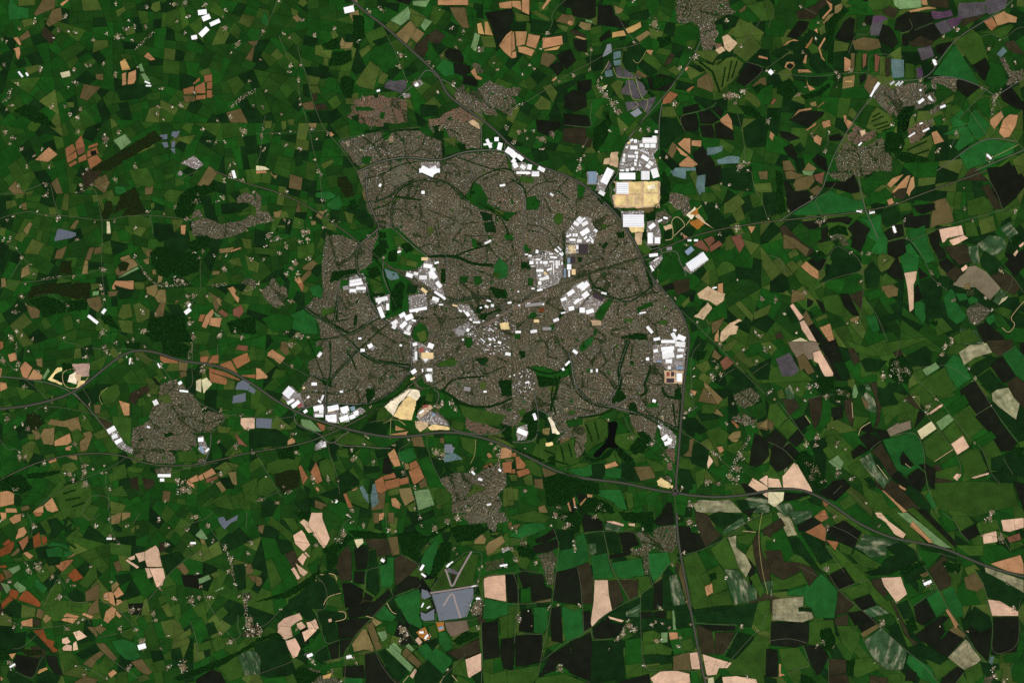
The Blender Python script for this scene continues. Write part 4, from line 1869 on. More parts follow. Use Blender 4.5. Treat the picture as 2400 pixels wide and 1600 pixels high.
Fk 15,138 38,140 26,145 15,147
FG 25,146 38,141 40,143 30,147
FG 52,84 58,80 64,82 68,90 60,94 53,92
Fl 55,110 64,104 70,111 67,118 63,117
FG 28,95 36,90 38,96 30,100
FG 50,99 56,95 63,104 55,108
Fk 83,88 92,83 104,91 93,100
Fk 84,81 94,75 98,83 92,84
Fn 94,101 104,93 119,119 112,124 102,108
Fk 112,124 119,119 132,130 127,135
Fk 76,101 85,94 93,100 78,108
Fm 84,108 94,102 101,117 111,126 106,135 88,115
FG 73,115 83,110 91,122 82,126
Fk 47,139 60,128 70,126 76,133 62,147 54,144
Fk 98,80 108,82 112,87 104,91
FT 49,144 57,149 52,152
Fn 106,136 113,127 122,132 142,157 128,157
Ft 104,136 107,137 128,156 124,157
FD 114,126 122,130 130,132 142,140 150,152 148,157 142,156
Fe 144,142 148,138 155,150 152,155
Ft 120,131 127,135 126,137 121,134
FG 86,128 93,135 105,140 115,157 100,157 88,142
FG 65,148 75,140 82,148 70,155
FD 88,126 94,124 100,132 95,134
Fg 0,150 22,146 40,148 52,153 60,157 15,157
Fm 5,150 20,148 28,157 15,157
FT 46,157 52,154 54,157
FD 60,20 70,18 76,33 68,36
Fo 73,35 80,34 80,42 74,45
Fl 78,42 80,38 83,47 81,52 77,52
FG 70,0 90,5 108,0 112,12 95,14 80,10
FG 105,2 120,0 140,0 150,0 120,8 110,12
FD 124,15 145,4 151,10 149,20 130,24
FG 153,120 175,113 178,122 170,128 154,125
FG 150,130 190,128 225,130 230,150 190,157 160,157 152,145
W 24,105 35,100 45,112 52,122 55,132 46,135 38,125 28,115
W 45,34 60,32 61,42 52,50 46,46
W 60,42 76,42 78,52 62,54
W 112,17 124,12 134,28 128,40 116,36 110,28
W 226,98 235,97 235,108 230,106
FD 205,107 215,104 224,120 205,118
Fg 33,85 42,77 43,90 36,92
Fb 93,57 85,50 90,63
RY 94,74 85,79 83,86
RY 34,68 39,75
RY 100,113 110,126
RY 77,56 78,70
RY 126,112 131,116
RY 153,110 170,99
RB 68,132 60,140
@ 0 1200
RB 72,2 84,8 92,1
RB 101,0 101,14 106,24 112,32
RB 128,1 123,10 
RB 165,13 190,6 195,0
RB 190,9 200,25 210,38 214,50 215,62 218,72
RB 187,75 195,90 205,105 215,118 222,113
RB 222,113 218,105 219,94
RB 124,100 132,85 145,70 155,56 170,43 185,35
RB 91,81 105,86 120,100 125,110 130,118
RB 81,98 83,103 
RB 0,96 20,104 30,107 50,105 62,103 75,100 82,90
RB 60,77 68,83 81,82
RB 14,146 31,154 35,140 40,132
RB 53,57 60,70
RB 72,140 90,147 100,155
RB 104,137 120,147 130,155
RB 180,135 183,130 180,115 175,100
RB 25,0 30,10 29,22
RB 40,87 52,62
RB 132,85 140,95
RB 90,115 108,111
RB 42,105 20,125 12,125
RB 227,0 226,15
RB 96,128 105,137
C 21,2,2 31,12,3 33,13,2 88,13,3 100,7,2 101,22,3 105,24,2 109,29,2 116,13,2 146,7,2.5 171,16,3 180,4,4 191,12,3 176,29,3.5 196,26,2 207,32,3 212,43,4 210,54,3 216,66,2 220,77,2 227,79,4 231,28,3 228,38,3 226,48,2 185,38,2 181,56,2 152,30,3 154,29,2 155,14,1.5 192,78,3.5 176,81,5 183,78,3 160,79,3 147,70,2 55,77,4 62,63,3 48,59,3 54,63,2 35,51,5 26,53,4 24,47,2 37,46,2 9,64,3 83,50,2 62,107,3 72,101,2.5 77,98,2 13,105,2.5 9,99,2 20,105,1.5 110,107,3 122,90,4 127,89,2 141,93,3.5 143,99,3 125,108,3 130,118,4 131,124,4 132,117,2.5 148,125,1.5 12,140,4 9,138,3 118,143,3 120,140,2 155,142,3 168,142,6 212,119,4 228,103,5 232,108,5 230,98,4 228,112,4 202,111,2 98,152,2 79,144,1 77,149,2 70,141,1.5 119,90,2 97,78,1.5 0,9,2 2,93,2 155,113,1 102,64,2 185,68,2 67,67,2 93,103,0.5
V 206,30 211,42 213,52 215,62 2
V 225,75 226,95 228,105 3
B 127,124 134,122 5
B 175,28 180,28 2
B 98,24 103,24 2
B 14,139 9,142 2
U 222,75 230,73 232,80 224,83
Ft 0,0 6,0 6,5 2,8
Ft 8,6 14,2 20,1 19,8 12,11
FT 30,0 39,0 38,3 33,4
Fa 102,3 112,0 110,10 102,11
Fa 112,0 120,0 120,4 112,8
FD 43,7 52,5 60,14 50,24 45,25 47,16
Ft 14,25 17,15 22,13 25,18 22,22
FT 17,27 26,21 26,27 21,35
FR 30,23 36,18 37,22 38,30 31,33
FR 38,24 42,21 44,26 40,30
FR 2,29 8,24 11,27 5,31
FR 0,34 13,26 13,31 10,37 0,41
Fb 9,40 17,32 19,35 13,40
Ft 21,37 25,36 31,40 27,43
FT 50,48 60,44 68,43 65,47 57,55
Fa 60,43 68,37 69,40
FD 33,35 41,33 42,40 35,41
FD 42,42 56,41 55,48 44,49
Fe 42,34 54,31 58,34 57,41 44,41
Fe 58,35 68,36 66,39 60,42
Fe 43,31 48,27 60,29 66,35 54,31
Fl 7,52 18,48 19,52 12,57
Fl 12,67 16,63 24,69 24,72 18,74
Fl 0,64 8,66 10,71 6,75
FR 0,49 6,48 6,51 0,51
FR 0,56 2,56 5,61 0,64
FR 62,58 69,51 77,60 68,64
Fb 2,52 8,53 12,58 6,62
Fg 18,62 23,60 28,66 27,71 24,68
Fe 32,62 35,61 44,70 40,75 33,69
Fg 27,73 31,68 40,80 37,82
FR 16,80 23,71 31,75 38,84 36,87
FR 8,73 11,70 18,73 15,80 9,77
FR 1,84 8,76 13,80 8,83 2,89
FD 2,91 12,80 20,85 19,97 9,96
Fo 20,84 33,88 32,96 19,97
Ft 19,100 30,97 30,105 20,104
Fb 34,90 36,88 41,91 38,98 33,96
Fa 39,98 42,93 48,97 42,102
Fn 30,98 37,98 37,103 31,105
FR 30,108 40,107 43,116 50,118 49,123 54,127 49,129 42,121
FD 24,113 29,109 42,121 49,129 40,126 30,118
Fp 57,116 62,114 65,119 61,121 57,120
Fp 57,124 61,121 66,122 66,127 58,127
Fp 67,120 70,118 72,126 67,127
Fp 67,110 73,108 80,114 71,118
Ft 61,92 73,95 72,97 58,96
Ft 58,97 72,97 67,102 56,99
Ft 75,94 77,92 86,95 84,98
Ft 97,91 103,86 107,89 105,96 99,102 95,99
Ft 107,90 112,95 110,97 106,94
Ft 95,75 99,73 101,82 95,80
Ft 99,73 104,73 106,86 100,83
Ft 104,74 109,68 114,75 107,79
Ft 107,80 111,80 113,82 107,86
Fa 102,67 107,63 110,66 103,74
Fb 80,105 86,105 90,112 89,115
Fb 86,106 92,103 98,107 92,112
FG 85,44 91,41 94,50 86,52
Fb 104,46 109,44 112,52 108,56
Fb 78,73 91,65 91,80 79,82
Fb 80,90 90,77 91,92 82,95
FG 66,86 76,87 75,92 66,91
FD 62,75 70,70 78,76 77,82 66,82
Fp 133,36 143,30 146,34 149,50 135,50 133,43
Fp 124,38 133,36 133,44 128,46
Fp 117,42 124,39 124,43 120,44
Fp 115,44 117,43 128,50 126,52
Fp 137,51 150,51 152,60 149,67 144,69 140,58
Fp 133,51 137,51 140,59 136,61
Fn 146,28 151,27 152,35 147,37
FD 146,40 165,36 170,42 153,58 150,48
Fg 122,52 133,52 140,66 144,70 133,80 122,62
FD 105,58 120,56 120,62 110,68
Fb 162,50 168,46 174,54 170,58
Fl 182,61 192,57 194,61 183,66
Fl 197,72 205,68 206,70 198,73
Fo 193,57 199,54 203,58 197,61
Fl 179,21 185,15 191,24 186,26
Fa 183,24 188,25 188,30 185,28
Fs 200,5 206,4 208,8 213,5 219,2 218,7 212,10 206,16 201,9
FD 103,12 108,11 111,15 105,16
Fo 120,15 124,12 124,18 120,19
Fo 124,12 128,11 128,15 125,16
Fb 225,48 231,47 233,55 227,58
Fb 228,58 235,58 235,65 231,63
FD 214,48 225,47 226,70 218,72 214,62
Fe 102,118 113,116 125,120 126,128 130,132 124,136 115,135 108,128
FG 110,110 122,105 127,110 120,117 112,114
Fb 76,139 83,133 92,127 96,130 88,137 85,143
Fb 88,120 96,120 108,134 104,137 94,128
FG 90,140 97,131 106,138 98,150 91,147
Fb 120,137 130,134 140,147 135,150 126,144
Fo 127,150 135,148 138,153 130,156
FD 69,130 88,121 92,127 76,135
FG 54,130 66,128 74,138 60,147 58,138
Ft 99,148 104,144 108,147 102,152
Fb 68,156 78,150 90,153 88,157 70,157
Fk 15,130 36,134 34,146 28,152 14,145 12,137
Fk 42,131 52,132 54,138 58,150 50,148 44,140
FD 35,142 44,145 56,150 52,157 34,157
FD 8,145 14,146 30,156 12,157 6,150
FD 36,133 40,132 42,141 35,146
Fy 34,148 36,144 43,142 44,144 36,148
Ft 8,130 15,129 11,135
Wn 18,126 38,126 40,131 25,132
Ft 0,150 3,153 1,155
W 0,125 6,126 9,134 0,136
FD 168,136 175,118 178,135
W 175,115 178,116 178,138 172,136
Fg 175,98 185,96 192,110 185,120 180,120
FD 189,103 196,100 200,110 192,114
FG 180,122 193,117 195,125 182,128
FG 195,118 202,112 208,124 198,128
FG 150,131 157,126 158,135 152,136
FG 145,78 152,75 153,82 147,85
Fo 148,86 155,83 160,95 154,96
FG 155,87 165,83 167,96 162,100
Fo 160,115 175,106 176,112 165,118
W 160,152 190,140 215,130 235,118 235,122 200,142 165,155
FG 200,143 218,130 225,150 210,156 206,148
Fm 218,130 233,126 235,132 235,148 225,150
Fk 180,153 195,144 203,147 210,157 180,157
FG 60,25 66,16 72,12 74,15 66,24 70,34
FG 60,14 66,0 70,0 66,10
H 62,4 68,10 1
H 60,22 70,15 1
H 62,28 70,33 1
FG 84,50 88,48 90,60 80,70 72,66
FG 41,80 46,70 55,62 58,72 50,85 42,88
FG 197,92 205,86 210,92 202,100
FD 106,14 112,14 112,18 107,18
Fg 125,98 132,95 136,105 130,108
@ 600 1200
RB 133,39 149,46 150,55
RB 126,78 115,87 106,97 98,105 88,117 83,130 81,157
RB 124,70 126,78 135,74 150,69 151,66
RB 110,128 115,140 124,152 129,157
RB 100,70 100,53 113,50
RB 54,90 64,89 66,75 62,64 54,57
RB 54,90 60,107 64,122 76,117
RB 50,132 64,122
RB 0,149 20,142 38,135 
RB 165,100 166,90 164,80 159,73
RB 159,71 170,58 175,51 183,44 189,40 192,36 206,36 208,40 206,55 204,65 199,76 192,97
RB 208,100 207,85 209,60 213,58 235,56
RB 156,101 180,100 208,96
RB 207,100 208,135 207,157
RB 119,0 120,12
RB 0,107 10,103 22,90
RB 73,28 80,10 88,5
RB 147,120 137,105
RB 62,137 80,133
RB 150,36 156,30 164,24
RX 198,36 191,48 185,59 180,70 
RX 174,52 177,60 180,70
RX 160,74 180,71 204,67
RX 180,71 184,85 188,97
RX 181,72 172,86
Yg 177,51 188,55 186,58 175,54
RB 193,130 175,148 168,157
RY 55,63 56,57 62,57
RY 67,56 73,57 74,62
RY 66,77 78,74
RY 62,85 65,77
RY 76,91 82,91 83,98 73,100
RY 120,83 125,92 129,93
RY 101,95 108,97
RY 135,156 140,150
RY 180,149 185,155
RY 173,150 169,157
RB 150,46 151,56 155,62
C 85,3,2 80,20,5 76,26,4 88,9,2 99,12,3 122,16,3 128,18,2 116,44,3 55,30,3 151,5,3 152,12,2 176,8,4 185,5,4 164,15,4 49,131,5 52,137,3 85,133,4 90,133,2 135,108,6 138,113,4 132,118,3 155,110,4 158,115,3 204,106,3 204,79,3 202,87,6 229,34,4 234,33,3 229,49,3 204,63,1.5 205,52,1.5 208,50,1.5 22,89,1.5 4,110,4 2,105,3 37,107,2 28,118,1 70,145,2 77,155,2 92,138,2 54,98,1 176,144,1.5 88,63,1 185,38,0.5 182,33,2 235,15,2
Ug 40,148 50,143 58,145 60,150 75,153 80,157 50,157
U 188,2 200,0 228,0 232,8 222,10 220,18 214,15 212,9 196,11
Ug 210,46 228,42 229,50 212,55
U 197,90 203,80 208,80 207,93 199,95
B 175,50 178,47 2
B 178,47 181,45 1.5
B 151,53 154,48 2.5
B 152,56 156,59 2
B 198,68 202,67 1.2
B 152,87 154,83 1.5
B 157,88 160,86 1.5
B 150,110 154,110 2
B 155,116 158,112 2
B 168,107 172,105 3 b
B 115,43 118,45 3
B 83,133 88,132 3
B 202,79 206,79 2
B 226,36 233,33 2.5 g
B 47,132 52,130 3
B 224,49 231,48 2
Yo 165,101 173,100 173,108 168,110
Yo 147,110 155,105 160,115 155,118
Fs 161,75 200,69 200,78 194,96 168,100 165,88
Fs 152,70 158,72 161,77 155,80 152,78
Fs 151,91 156,93 164,88 164,99 154,100 151,97
FG 151,81 160,79 163,87 156,92 151,90
FG 160,70 175,53 180,70 162,73
FG 183,58 198,38 205,38 200,62 204,66 182,69
FG 188,42 196,37 186,54 178,52
FG 154,62 166,60 160,70
Fp 51,0 61,0 61,5 68,24 65,30 62,33 58,28 53,19 46,12 49,7
Fp 40,9 44,6 49,10 48,13 53,18 48,19 44,13
Fp 34,21 42,16 45,20 50,30 44,36 36,29
Fp 52,20 55,18 60,28 64,32 62,33
Fp 38,43 43,37 47,41 43,49
Fp 44,37 46,36 50,41 48,41
Fp 36,46 48,55 44,59 40,56
Fp 32,52 35,50 41,60 38,62
Fb 2,12 8,11 6,20 2,17
Fb 0,58 5,60 6,65 3,68 0,67
FG 10,10 14,3 34,20 32,28 22,18
FG 24,5 35,5 40,15 34,18
FG 52,33 60,30 62,40 48,50 
Fg 47,50 58,40 57,52 52,57
FG 58,52 61,45 66,53 60,56
FD 56,60 66,56 73,62 78,74 66,77 63,65
FD 30,80 40,74 54,60 63,66 66,76 63,88 54,89 48,85 28,92
FG 66,78 78,75 80,88 68,86
FD 42,90 50,87 58,98 60,107 52,100 45,98
FD 55,90 64,90 82,92 83,99 72,101 73,104 62,107
Fp 66,98 69,97 70,100 67,101
Fp 20,102 26,97 40,92 43,98 37,101 32,105 34,113 20,112
Fp 18,112 22,104 31,105 34,114 27,117 22,114
Fp 37,102 42,100 46,105 41,108 38,106
Fp 46,101 50,100 56,108 45,119 42,110 48,107
Fp 50,100 55,98 58,106 55,108
Fp 27,118 36,115 39,120 41,125 38,132 34,134 30,126
FD 35,114 41,110 44,120 42,124
Fg 42,125 50,120 60,108 63,122 55,128 46,130
FD 0,122 16,115 24,118 33,135 25,140 6,146 0,135
FD 2,148 20,143 33,136 37,146 30,150 12,152
FD 63,107 73,103 76,116 65,121
Fk 74,100 94,97 106,97 97,107 90,115 76,116
Fk 66,122 76,118 76,134 69,135
Fk 77,117 90,116 83,125 80,132 77,133
FD 55,128 65,123 68,135 60,139 54,135
Fg 60,140 80,136 80,150 66,145 58,145
FG 70,142 79,142 80,152 72,152
Fy 61,150 70,147 68,152 62,153
Fn 72,46 84,30 88,38 88,62 78,63 76,58
Fk 90,34 101,31 104,37 102,52 92,53 91,44
Fk 90,54 100,54 100,66 90,65
FD 104,35 110,34 112,50 103,52
FD 102,53 112,51 114,72 110,77 101,71
Fn 99,24 120,24 126,38 111,41 110,33 105,34
Fw 90,25 98,24 99,28 93,33
Fb 121,23 130,22 132,38 125,40
Fb 121,0 127,0 127,10 121,10
Ft 113,1 118,0 117,6 113,8
Fb 107,0 113,0 113,10 108,10
Fe 113,49 120,47 121,41 127,41 126,65 124,69 115,69
Fn 127,42 133,39 149,48 142,57 128,68
Fk 126,76 132,65 140,58 150,60 151,67 130,75
Fk 79,65 88,65 99,71 98,80 93,86 82,88
Fk 83,90 100,82 106,82 100,95 85,97
Fk 100,73 108,78 106,81 99,80
Fk 112,79 122,70 124,75 118,84 110,80
Fk 106,83 112,80 118,85 108,96 100,95
FD 121,82 126,79 134,95 138,101 136,104 131,98
Fe 127,79 136,75 150,70 151,85 150,95 153,102 152,107 140,102 130,85
Fe 108,95 118,85 124,92 129,96 125,100 115,99
Fa 88,121 98,107 101,107 108,124 108,128 100,126 90,128
Fb 101,103 107,100 116,125 110,127
Fa 106,99 109,97 116,101 110,105
FG 110,106 119,104 121,115 114,117
Fl 111,110 119,108 121,115 116,119
FG 112,118 125,112 122,125 118,124
Fl 119,125 124,121 145,142 142,147
Fl 124,121 127,119 134,126 133,130
Fl 137,123 140,120 146,126 143,128
Fb 134,129 138,124 143,129 137,134
Fb 138,134 143,129 152,138 149,143
FG 144,128 147,126 156,135 153,139
Fp 146,117 149,114 153,119 150,122
Fe 148,126 157,119 180,134 180,138 172,149 162,145
FD 156,119 166,116 167,121 162,127
Fe 168,110 174,109 182,122 180,127 174,128 168,120
Fq 173,101 194,99 196,108 180,115 175,108
Fk 174,128 205,115 206,129 187,137
Fn 175,128 205,116 206,128 187,136
Fp 187,137 207,129 207,145 196,152 190,145
Fk 100,130 111,128 118,141 128,157 101,157 100,140
FD 112,128 118,125 140,147 136,151 130,156 120,142
FD 146,145 158,135 172,149 165,157 146,157
Fp 141,150 146,143 148,145 144,153
Fk 80,141 99,140 100,152 80,151
Fe 81,152 98,152 98,157 80,157
FG 82,133 99,131 100,139 82,140
FG 181,137 192,133 195,152 180,148
FG 178,127 181,122 200,112 205,114 188,124
FG 158,105 165,102 167,115 160,117
Fe 151,46 155,36 165,24 168,28 164,55 158,58
Fp 209,61 213,59 229,57 230,82 210,78
Fk 229,57 235,57 235,83 231,82
Fe 210,79 235,84 235,92 218,98 208,98
FG 224,96 235,93 235,115 225,114
Fk 207,102 222,99 223,118 224,133 209,135
Fk 225,116 235,115 235,145 227,143 224,128
FG 209,136 219,134 217,148 208,145
Fg 218,135 225,134 228,145 218,148
Fa 201,25 210,18 213,23 210,29 200,29
Fa 211,31 214,27 226,21 229,27 218,37 212,39
Fo 216,19 223,18 223,21 216,21
FG 208,20 214,15 216,22 213,26
Fb 231,10 235,8 235,16 232,15
W 36,0 51,0 48,6 40,7
W 85,17 100,17 120,20 120,24 100,24 90,22
W 64,42 74,38 76,46 72,50 66,52
W 62,35 85,20 90,24 76,36 66,42
W 0,82 28,73 45,62 58,54 60,58 48,68 30,78
W 165,40 170,28 180,28 178,42 172,50 165,60 160,58
W 178,14 190,12 205,10 212,16 200,26 185,28
W 150,26 165,18 175,12 180,12 165,22 152,30
W 180,118 192,110 205,110 204,114 186,122
W 130,20 150,18 158,25 148,45 134,38
FG 130,22 148,20 150,30 146,44 134,36
W 61,148 50,157 38,157 34,148 40,142
W 0,116 20,110 26,115 10,116 0,121
FG 192,30 208,30 212,36 205,36
@ 1200 1200
RM 151,0 152,20 155,40 160,65 165,95 170,120 176,150 178,157
RB 0,55 12,53 19,55 29,55
RB 40,60 38,75 36,88 33,105 28,125 24,150
RB 38,15 43,27 42,40 40,60
RB 19,19 0,28
RB 155,40 178,33 200,22 215,9 232,0
RB 155,41 143,48 135,60 129,66 118,76 105,82 90,91
RB 90,91 80,98 73,106 58,116 45,121 36,130 27,136
RB 66,19 85,17 112,17 118,25 120,31
RB 84,17 88,36 90,48 98,63 108,80
RB 72,106 74,117 90,116 
RB 1,55 5,65 6,80 4,100 2,120
RB 0,84 20,84 36,79
RB 125,37 127,60 129,66
RB 60,50 63,65 65,90 66,110
RB 167,101 185,103 206,103
RB 118,75 118,100 120,145
RB 7,111 28,112
RB 225,109 210,125 195,142
RB 194,131 207,110
RT 230,0 226,20 229,50 235,75
RB 120,145 140,145 170,146
RB 235,90 229,105
RB 152,110 155,120 163,145
RY 212,17 224,18
C 76,4,3 52,11,4 49,14,3 47,4,4 40,2,4 36,12,2 4,17,2 10,28,4 3,44,4 22,46,3 57,30,2 58,33,3 57,26,2 62,85,2 163,9,5 172,18,1.5 158,37,2.5 147,48,2 197,60,2 6,97,4 34,87,2 44,144,4 44,140,2 108,104,5 112,108,4 102,112,4 97,116,3 128,103,3 138,102,2 145,106,2 153,123,3 133,118,4 155,115,2 122,141,2 211,105,3 225,109,1.5 110,34,2 160,82,1 136,88,3 218,6,2 216,151,2 89,125,1 15,90,1 153,5,1 18,104,1 164,103,2 42,85,2 132,100,2 179,152,2 120,15,2
Ug 131,15 140,12 150,12 152,30 146,37 136,35 128,30
Ug 113,18 122,19 131,24 131,32 126,36 125,57 122,57 120,42 110,40 110,35 118,32 119,26
U 23,40 33,37 41,37 40,44 38,55 33,60 28,50 27,44
Ug 30,56 40,57 38,66 32,66
V 98,115 105,104 2.5
Fe 0,22 5,16 10,11 27,8 32,15 20,20 8,24
Fk 21,25 31,20 39,14 41,22 32,27 22,28
Fk 19,31 42,24 44,32 32,37 20,38
Fk 64,7 68,1 83,8 84,16 66,18
Fk 130,8 136,2 148,0 149,11 133,12
Fm 85,12 88,9 101,12 98,18 86,16
Fp 86,8 94,8 103,11 102,13 90,10
Fp 107,10 113,10 113,13 107,12
FG 104,14 112,13 112,18 103,17
FD 44,24 50,20 55,22 55,33 44,35
FD 67,21 83,17 88,37 76,39 70,30
FD 84,18 92,16 98,20 101,36 90,38
Fk 98,19 112,17 117,30 110,32 109,39 90,43 89,39 102,37
Fm 70,29 77,28 78,37 72,40
Fe 59,22 66,18 69,30 71,45 60,50 40,55 41,45 46,34 55,33
Fe 72,40 87,37 89,46 94,60 75,61
Fe 90,46 119,42 122,58 112,59 110,61 97,60
Fe 125,38 144,36 146,46 138,57 130,64 127,56
Fn 60,49 71,46 75,62 74,84 65,84 63,66
Fk 40,55 60,50 63,66 64,85 45,83 37,80
Fp 76,62 88,62 89,75 92,90 80,98 74,105 72,103 75,80
Fn 88,63 97,62 103,80 92,90
Fn 98,62 116,62 116,76 108,80
FG 112,59 126,58 128,67 118,74 116,62
Fk 130,66 138,61 139,88 130,90
FD 138,58 144,55 146,85 140,90
Fm 143,58 152,57 160,84 148,86
FD 119,75 129,68 130,90 119,90
FD 88,94 118,78 118,97 106,100
Fp 88,95 103,99 101,101 90,98
Fm 104,91 118,84 117,96 105,96
Fk 74,106 88,96 92,102 102,103 100,110 95,115 75,117
Fk 5,56 15,55 17,68 10,70
Fk 16,57 28,57 31,68 37,70 36,79 18,82
Fg 8,70 16,70 17,82 8,84
Fk 0,58 5,60 6,82 0,83
Fb 20,82 36,79 36,82 26,83
Fe 20,87 33,87 33,106 28,112 20,110
Fk 8,90 18,88 19,110 6,109
FG 0,86 5,85 4,112 0,114
Fk 35,88 45,86 47,120 36,118
Fe 46,86 64,88 66,113 50,119 47,110
FG 45,85 65,85 64,88 56,90
Fk 65,91 72,90 73,105 66,109
Fk 3,113 28,112 27,138 3,142
Fk 0,115 3,114 2,140 0,143
FG 29,112 33,106 34,120 28,135
FG 0,145 26,140 24,152 15,157 0,157
Fk 36,130 54,119 53,146 42,138 40,145 24,151
Fk 55,119 72,110 74,120 72,155 60,150 52,147
FD 74,118 102,117 104,152 72,157
Fg 104,117 119,115 120,138 104,150
FG 104,140 120,138 120,150 105,152
Fk 100,155 126,148 128,157 98,157
FG 22,152 48,148 66,155 70,157 20,157
Fk 118,91 129,91 129,97 118,97
Fk 131,91 141,90 141,97 131,96
FG 142,90 147,90 147,98 142,98
Fl 147,90 149,90 151,108 148,108
FD 150,90 165,88 167,105 152,107
Fl 137,110 143,110 143,119 137,120
Ft 144,110 152,110 153,116 145,117
Fb 148,132 163,128 165,145 148,145
Fp 163,129 171,128 173,144 165,144
Fp 175,130 195,136 202,138 198,143 190,143 188,149 179,150
Fp 127,152 136,146 150,145 163,148 164,157 130,157
Fw 180,152 185,151 186,157 180,157
Fp 193,151 206,150 224,153 226,157 194,157
Fn 169,103 183,103 187,130 174,130
Fn 186,110 205,110 195,130 187,130
Fk 170,103 205,104 205,108 183,109
FD 208,110 222,113 222,117 205,135 196,132
FD 168,96 200,87 226,82 222,97 220,106 206,103 170,101
FG 157,41 170,36 182,60 180,72 186,90 168,93 162,65
FG 172,58 190,48 196,55 198,70 185,77 178,68
Ft 177,68 184,65 185,74 179,77
W 181,57 187,55 188,61 183,64
FG 180,77 199,71 203,85 180,90
FD 162,90 186,86 203,85 204,87 168,95
FG 182,33 197,23 205,40 210,52 195,52 188,44
FM 198,23 206,21 206,32 215,39 220,50 215,60 208,50 204,38
Fm 195,52 208,53 215,63 225,71 225,80 205,85 200,72 197,62
Fn 221,25 227,17 229,35 235,50 235,75 229,63 226,55 222,38
Fm 228,64 235,62 235,78
Fk 152,12 163,13 165,18 172,20 178,32 156,39
Fn 168,0 180,2 186,15 193,21 178,32 172,20 169,10
FD 180,3 190,0 212,2 214,9 205,12 195,15 188,13
Fm 193,21 195,15 212,4 215,10 205,16
Fk 212,0 225,0 218,5
FG 206,22 225,17 222,25 218,30 208,28
FG 215,10 235,0 235,14 222,17
Fn 228,17 235,14 235,24
FG 218,60 225,55 232,70 228,80 226,72
FG 222,95 226,82 235,80 235,105 228,110
FG 195,142 225,112 235,115 235,157 215,150 202,150
Fn 151,45 154,48 152,56 150,55
FG 143,38 149,36 153,42 146,46
Fb 155,46 165,90 163,92 153,56
FG 120,110 130,108 137,112 136,120 120,118
FG 120,120 136,120 148,125 146,131 121,130
FD 120,131 136,130 136,138 121,140
FD 136,131 147,132 147,138 136,140
FG 122,143 135,140 147,138 147,144 124,147
FG 155,118 165,115 168,128 158,127
Fg 164,145 170,146 174,157 165,157
W 42,2 60,0 64,5 62,18 55,20 54,10 46,8
W 98,0 130,0 130,18 120,18 118,10 104,8
W 5,32 15,30 22,38 20,44 6,40
FG 0,5 20,0 36,4 30,10 12,9
Fb 0,12 8,10 5,15 0,16
@ 1800 1200
RM 68,0 80,8 95,16 115,24 145,29 165,34 185,43 205,51 235,59
RB 13,0 18,5 28,22
RB 55,0 52,20 54,33 60,41 70,55
RB 52,50 64,71 80,85 95,97 110,112 129,128 145,142 157,157
RB 87,115 95,132 105,143 122,145
RB 83,25 73,18 58,12
RB 65,71 80,65 92,62
RB 137,33 140,43 147,55 153,65 160,78 170,95 180,110 190,125 200,138
RB 134,86 155,70
RB 191,54 199,68 203,85 207,105 204,130
RB 36,120 20,115 0,118
RB 232,80 230,90 231,105 230,120 222,128 205,131
RB 160,0 172,8 176,18 184,26
RB 223,36 214,20 210,8
RB 27,49 45,58
RB 18,149 23,145 38,142
RB 55,134 56,157
RB 172,157 180,147
RB 32,122 35,130 41,140
RB 225,138 220,150
RB 156,37 172,42
C 61,4,2.5 55,13,3 53,52,4 102,13,1.5 87,21,1 147,66,5 105,102,4 45,122,2.5 51,119,2.5 60,124,2 204,5,4 200,7,2 214,24,5 197,21,2 226,88,3 162,49,1.5 172,55,1.5 207,143,3 208,150,4 217,155,3 220,65,2 183,109,1.5 119,98,1.5 98,138,1.5 118,83,1 158,105,1 5,26,1.5
U 198,151 207,150 206,157 198,157
B 143,66 150,63 3
FT 42,4 48,0 53,0 56,5 49,9
Fk 27,13 41,4 49,10 38,16 28,18
FT 34,18 49,10 54,15 53,27
FT 53,25 65,27 62,35
Fn 0,15 12,5 16,12 8,18 0,22
FM 8,0 17,0 22,8 27,21 18,22 14,14
Fm 20,0 42,0 40,5 25,12
FD 18,23 28,23 50,56 42,52 30,40 24,38
FD 30,19 48,27 60,42 48,48 40,35
Fg 0,26 18,23 24,38 16,45 13,35 0,34
Fn 0,35 12,35 15,45 28,46 30,54 14,62 2,55
FG 2,57 14,62 30,55 37,65 20,70 4,72
Fn 27,46 40,50 46,58 38,68 32,56
Fe 49,56 63,70 65,88 61,97 44,97 40,88 33,85 33,77 18,76 17,73 38,66
FM 4,80 20,78 33,77 32,86 28,88 40,92 42,97 32,101 4,99
FD 28,87 40,88 40,91 28,91
Fk 3,100 36,101 39,112 36,121 25,124 2,122
FG 38,100 60,98 62,112 68,120 52,125 37,121
FG 10,125 28,124 34,132 40,142 20,146 12,138
Fk 33,122 50,122 56,132 50,145 45,150 40,140
Ft 10,139 12,139 12,148 17,149 10,151
Fk 0,125 9,126 9,151 0,151
Fn 56,134 72,135 72,147 56,150
Fn 56,150 72,148 75,157 56,157
Fn 93,149 110,152 110,157 93,157
FG 63,104 80,104 85,115 78,132 68,120
Fk 54,58 70,50 80,65 64,71
Fk 56,14 70,7 86,18 79,33 64,27 55,20
FG 65,27 78,33 76,40 66,36
Fm 80,32 88,20 122,27 110,32 108,40 95,42 84,34
FG 76,40 80,34 105,48 100,52 86,50
FD 88,55 100,52 110,40 118,40 128,50 112,57 95,58
FD 108,32 122,27 135,34 138,44 128,50 115,38
FG 52,30 60,30 92,60 108,80 118,92 125,112 135,122 128,124 122,112 116,95 95,80 90,68 80,64
Fp 104,60 122,59 128,75 118,83 110,72 106,67
Fn 94,62 103,60 110,74 108,79 98,70
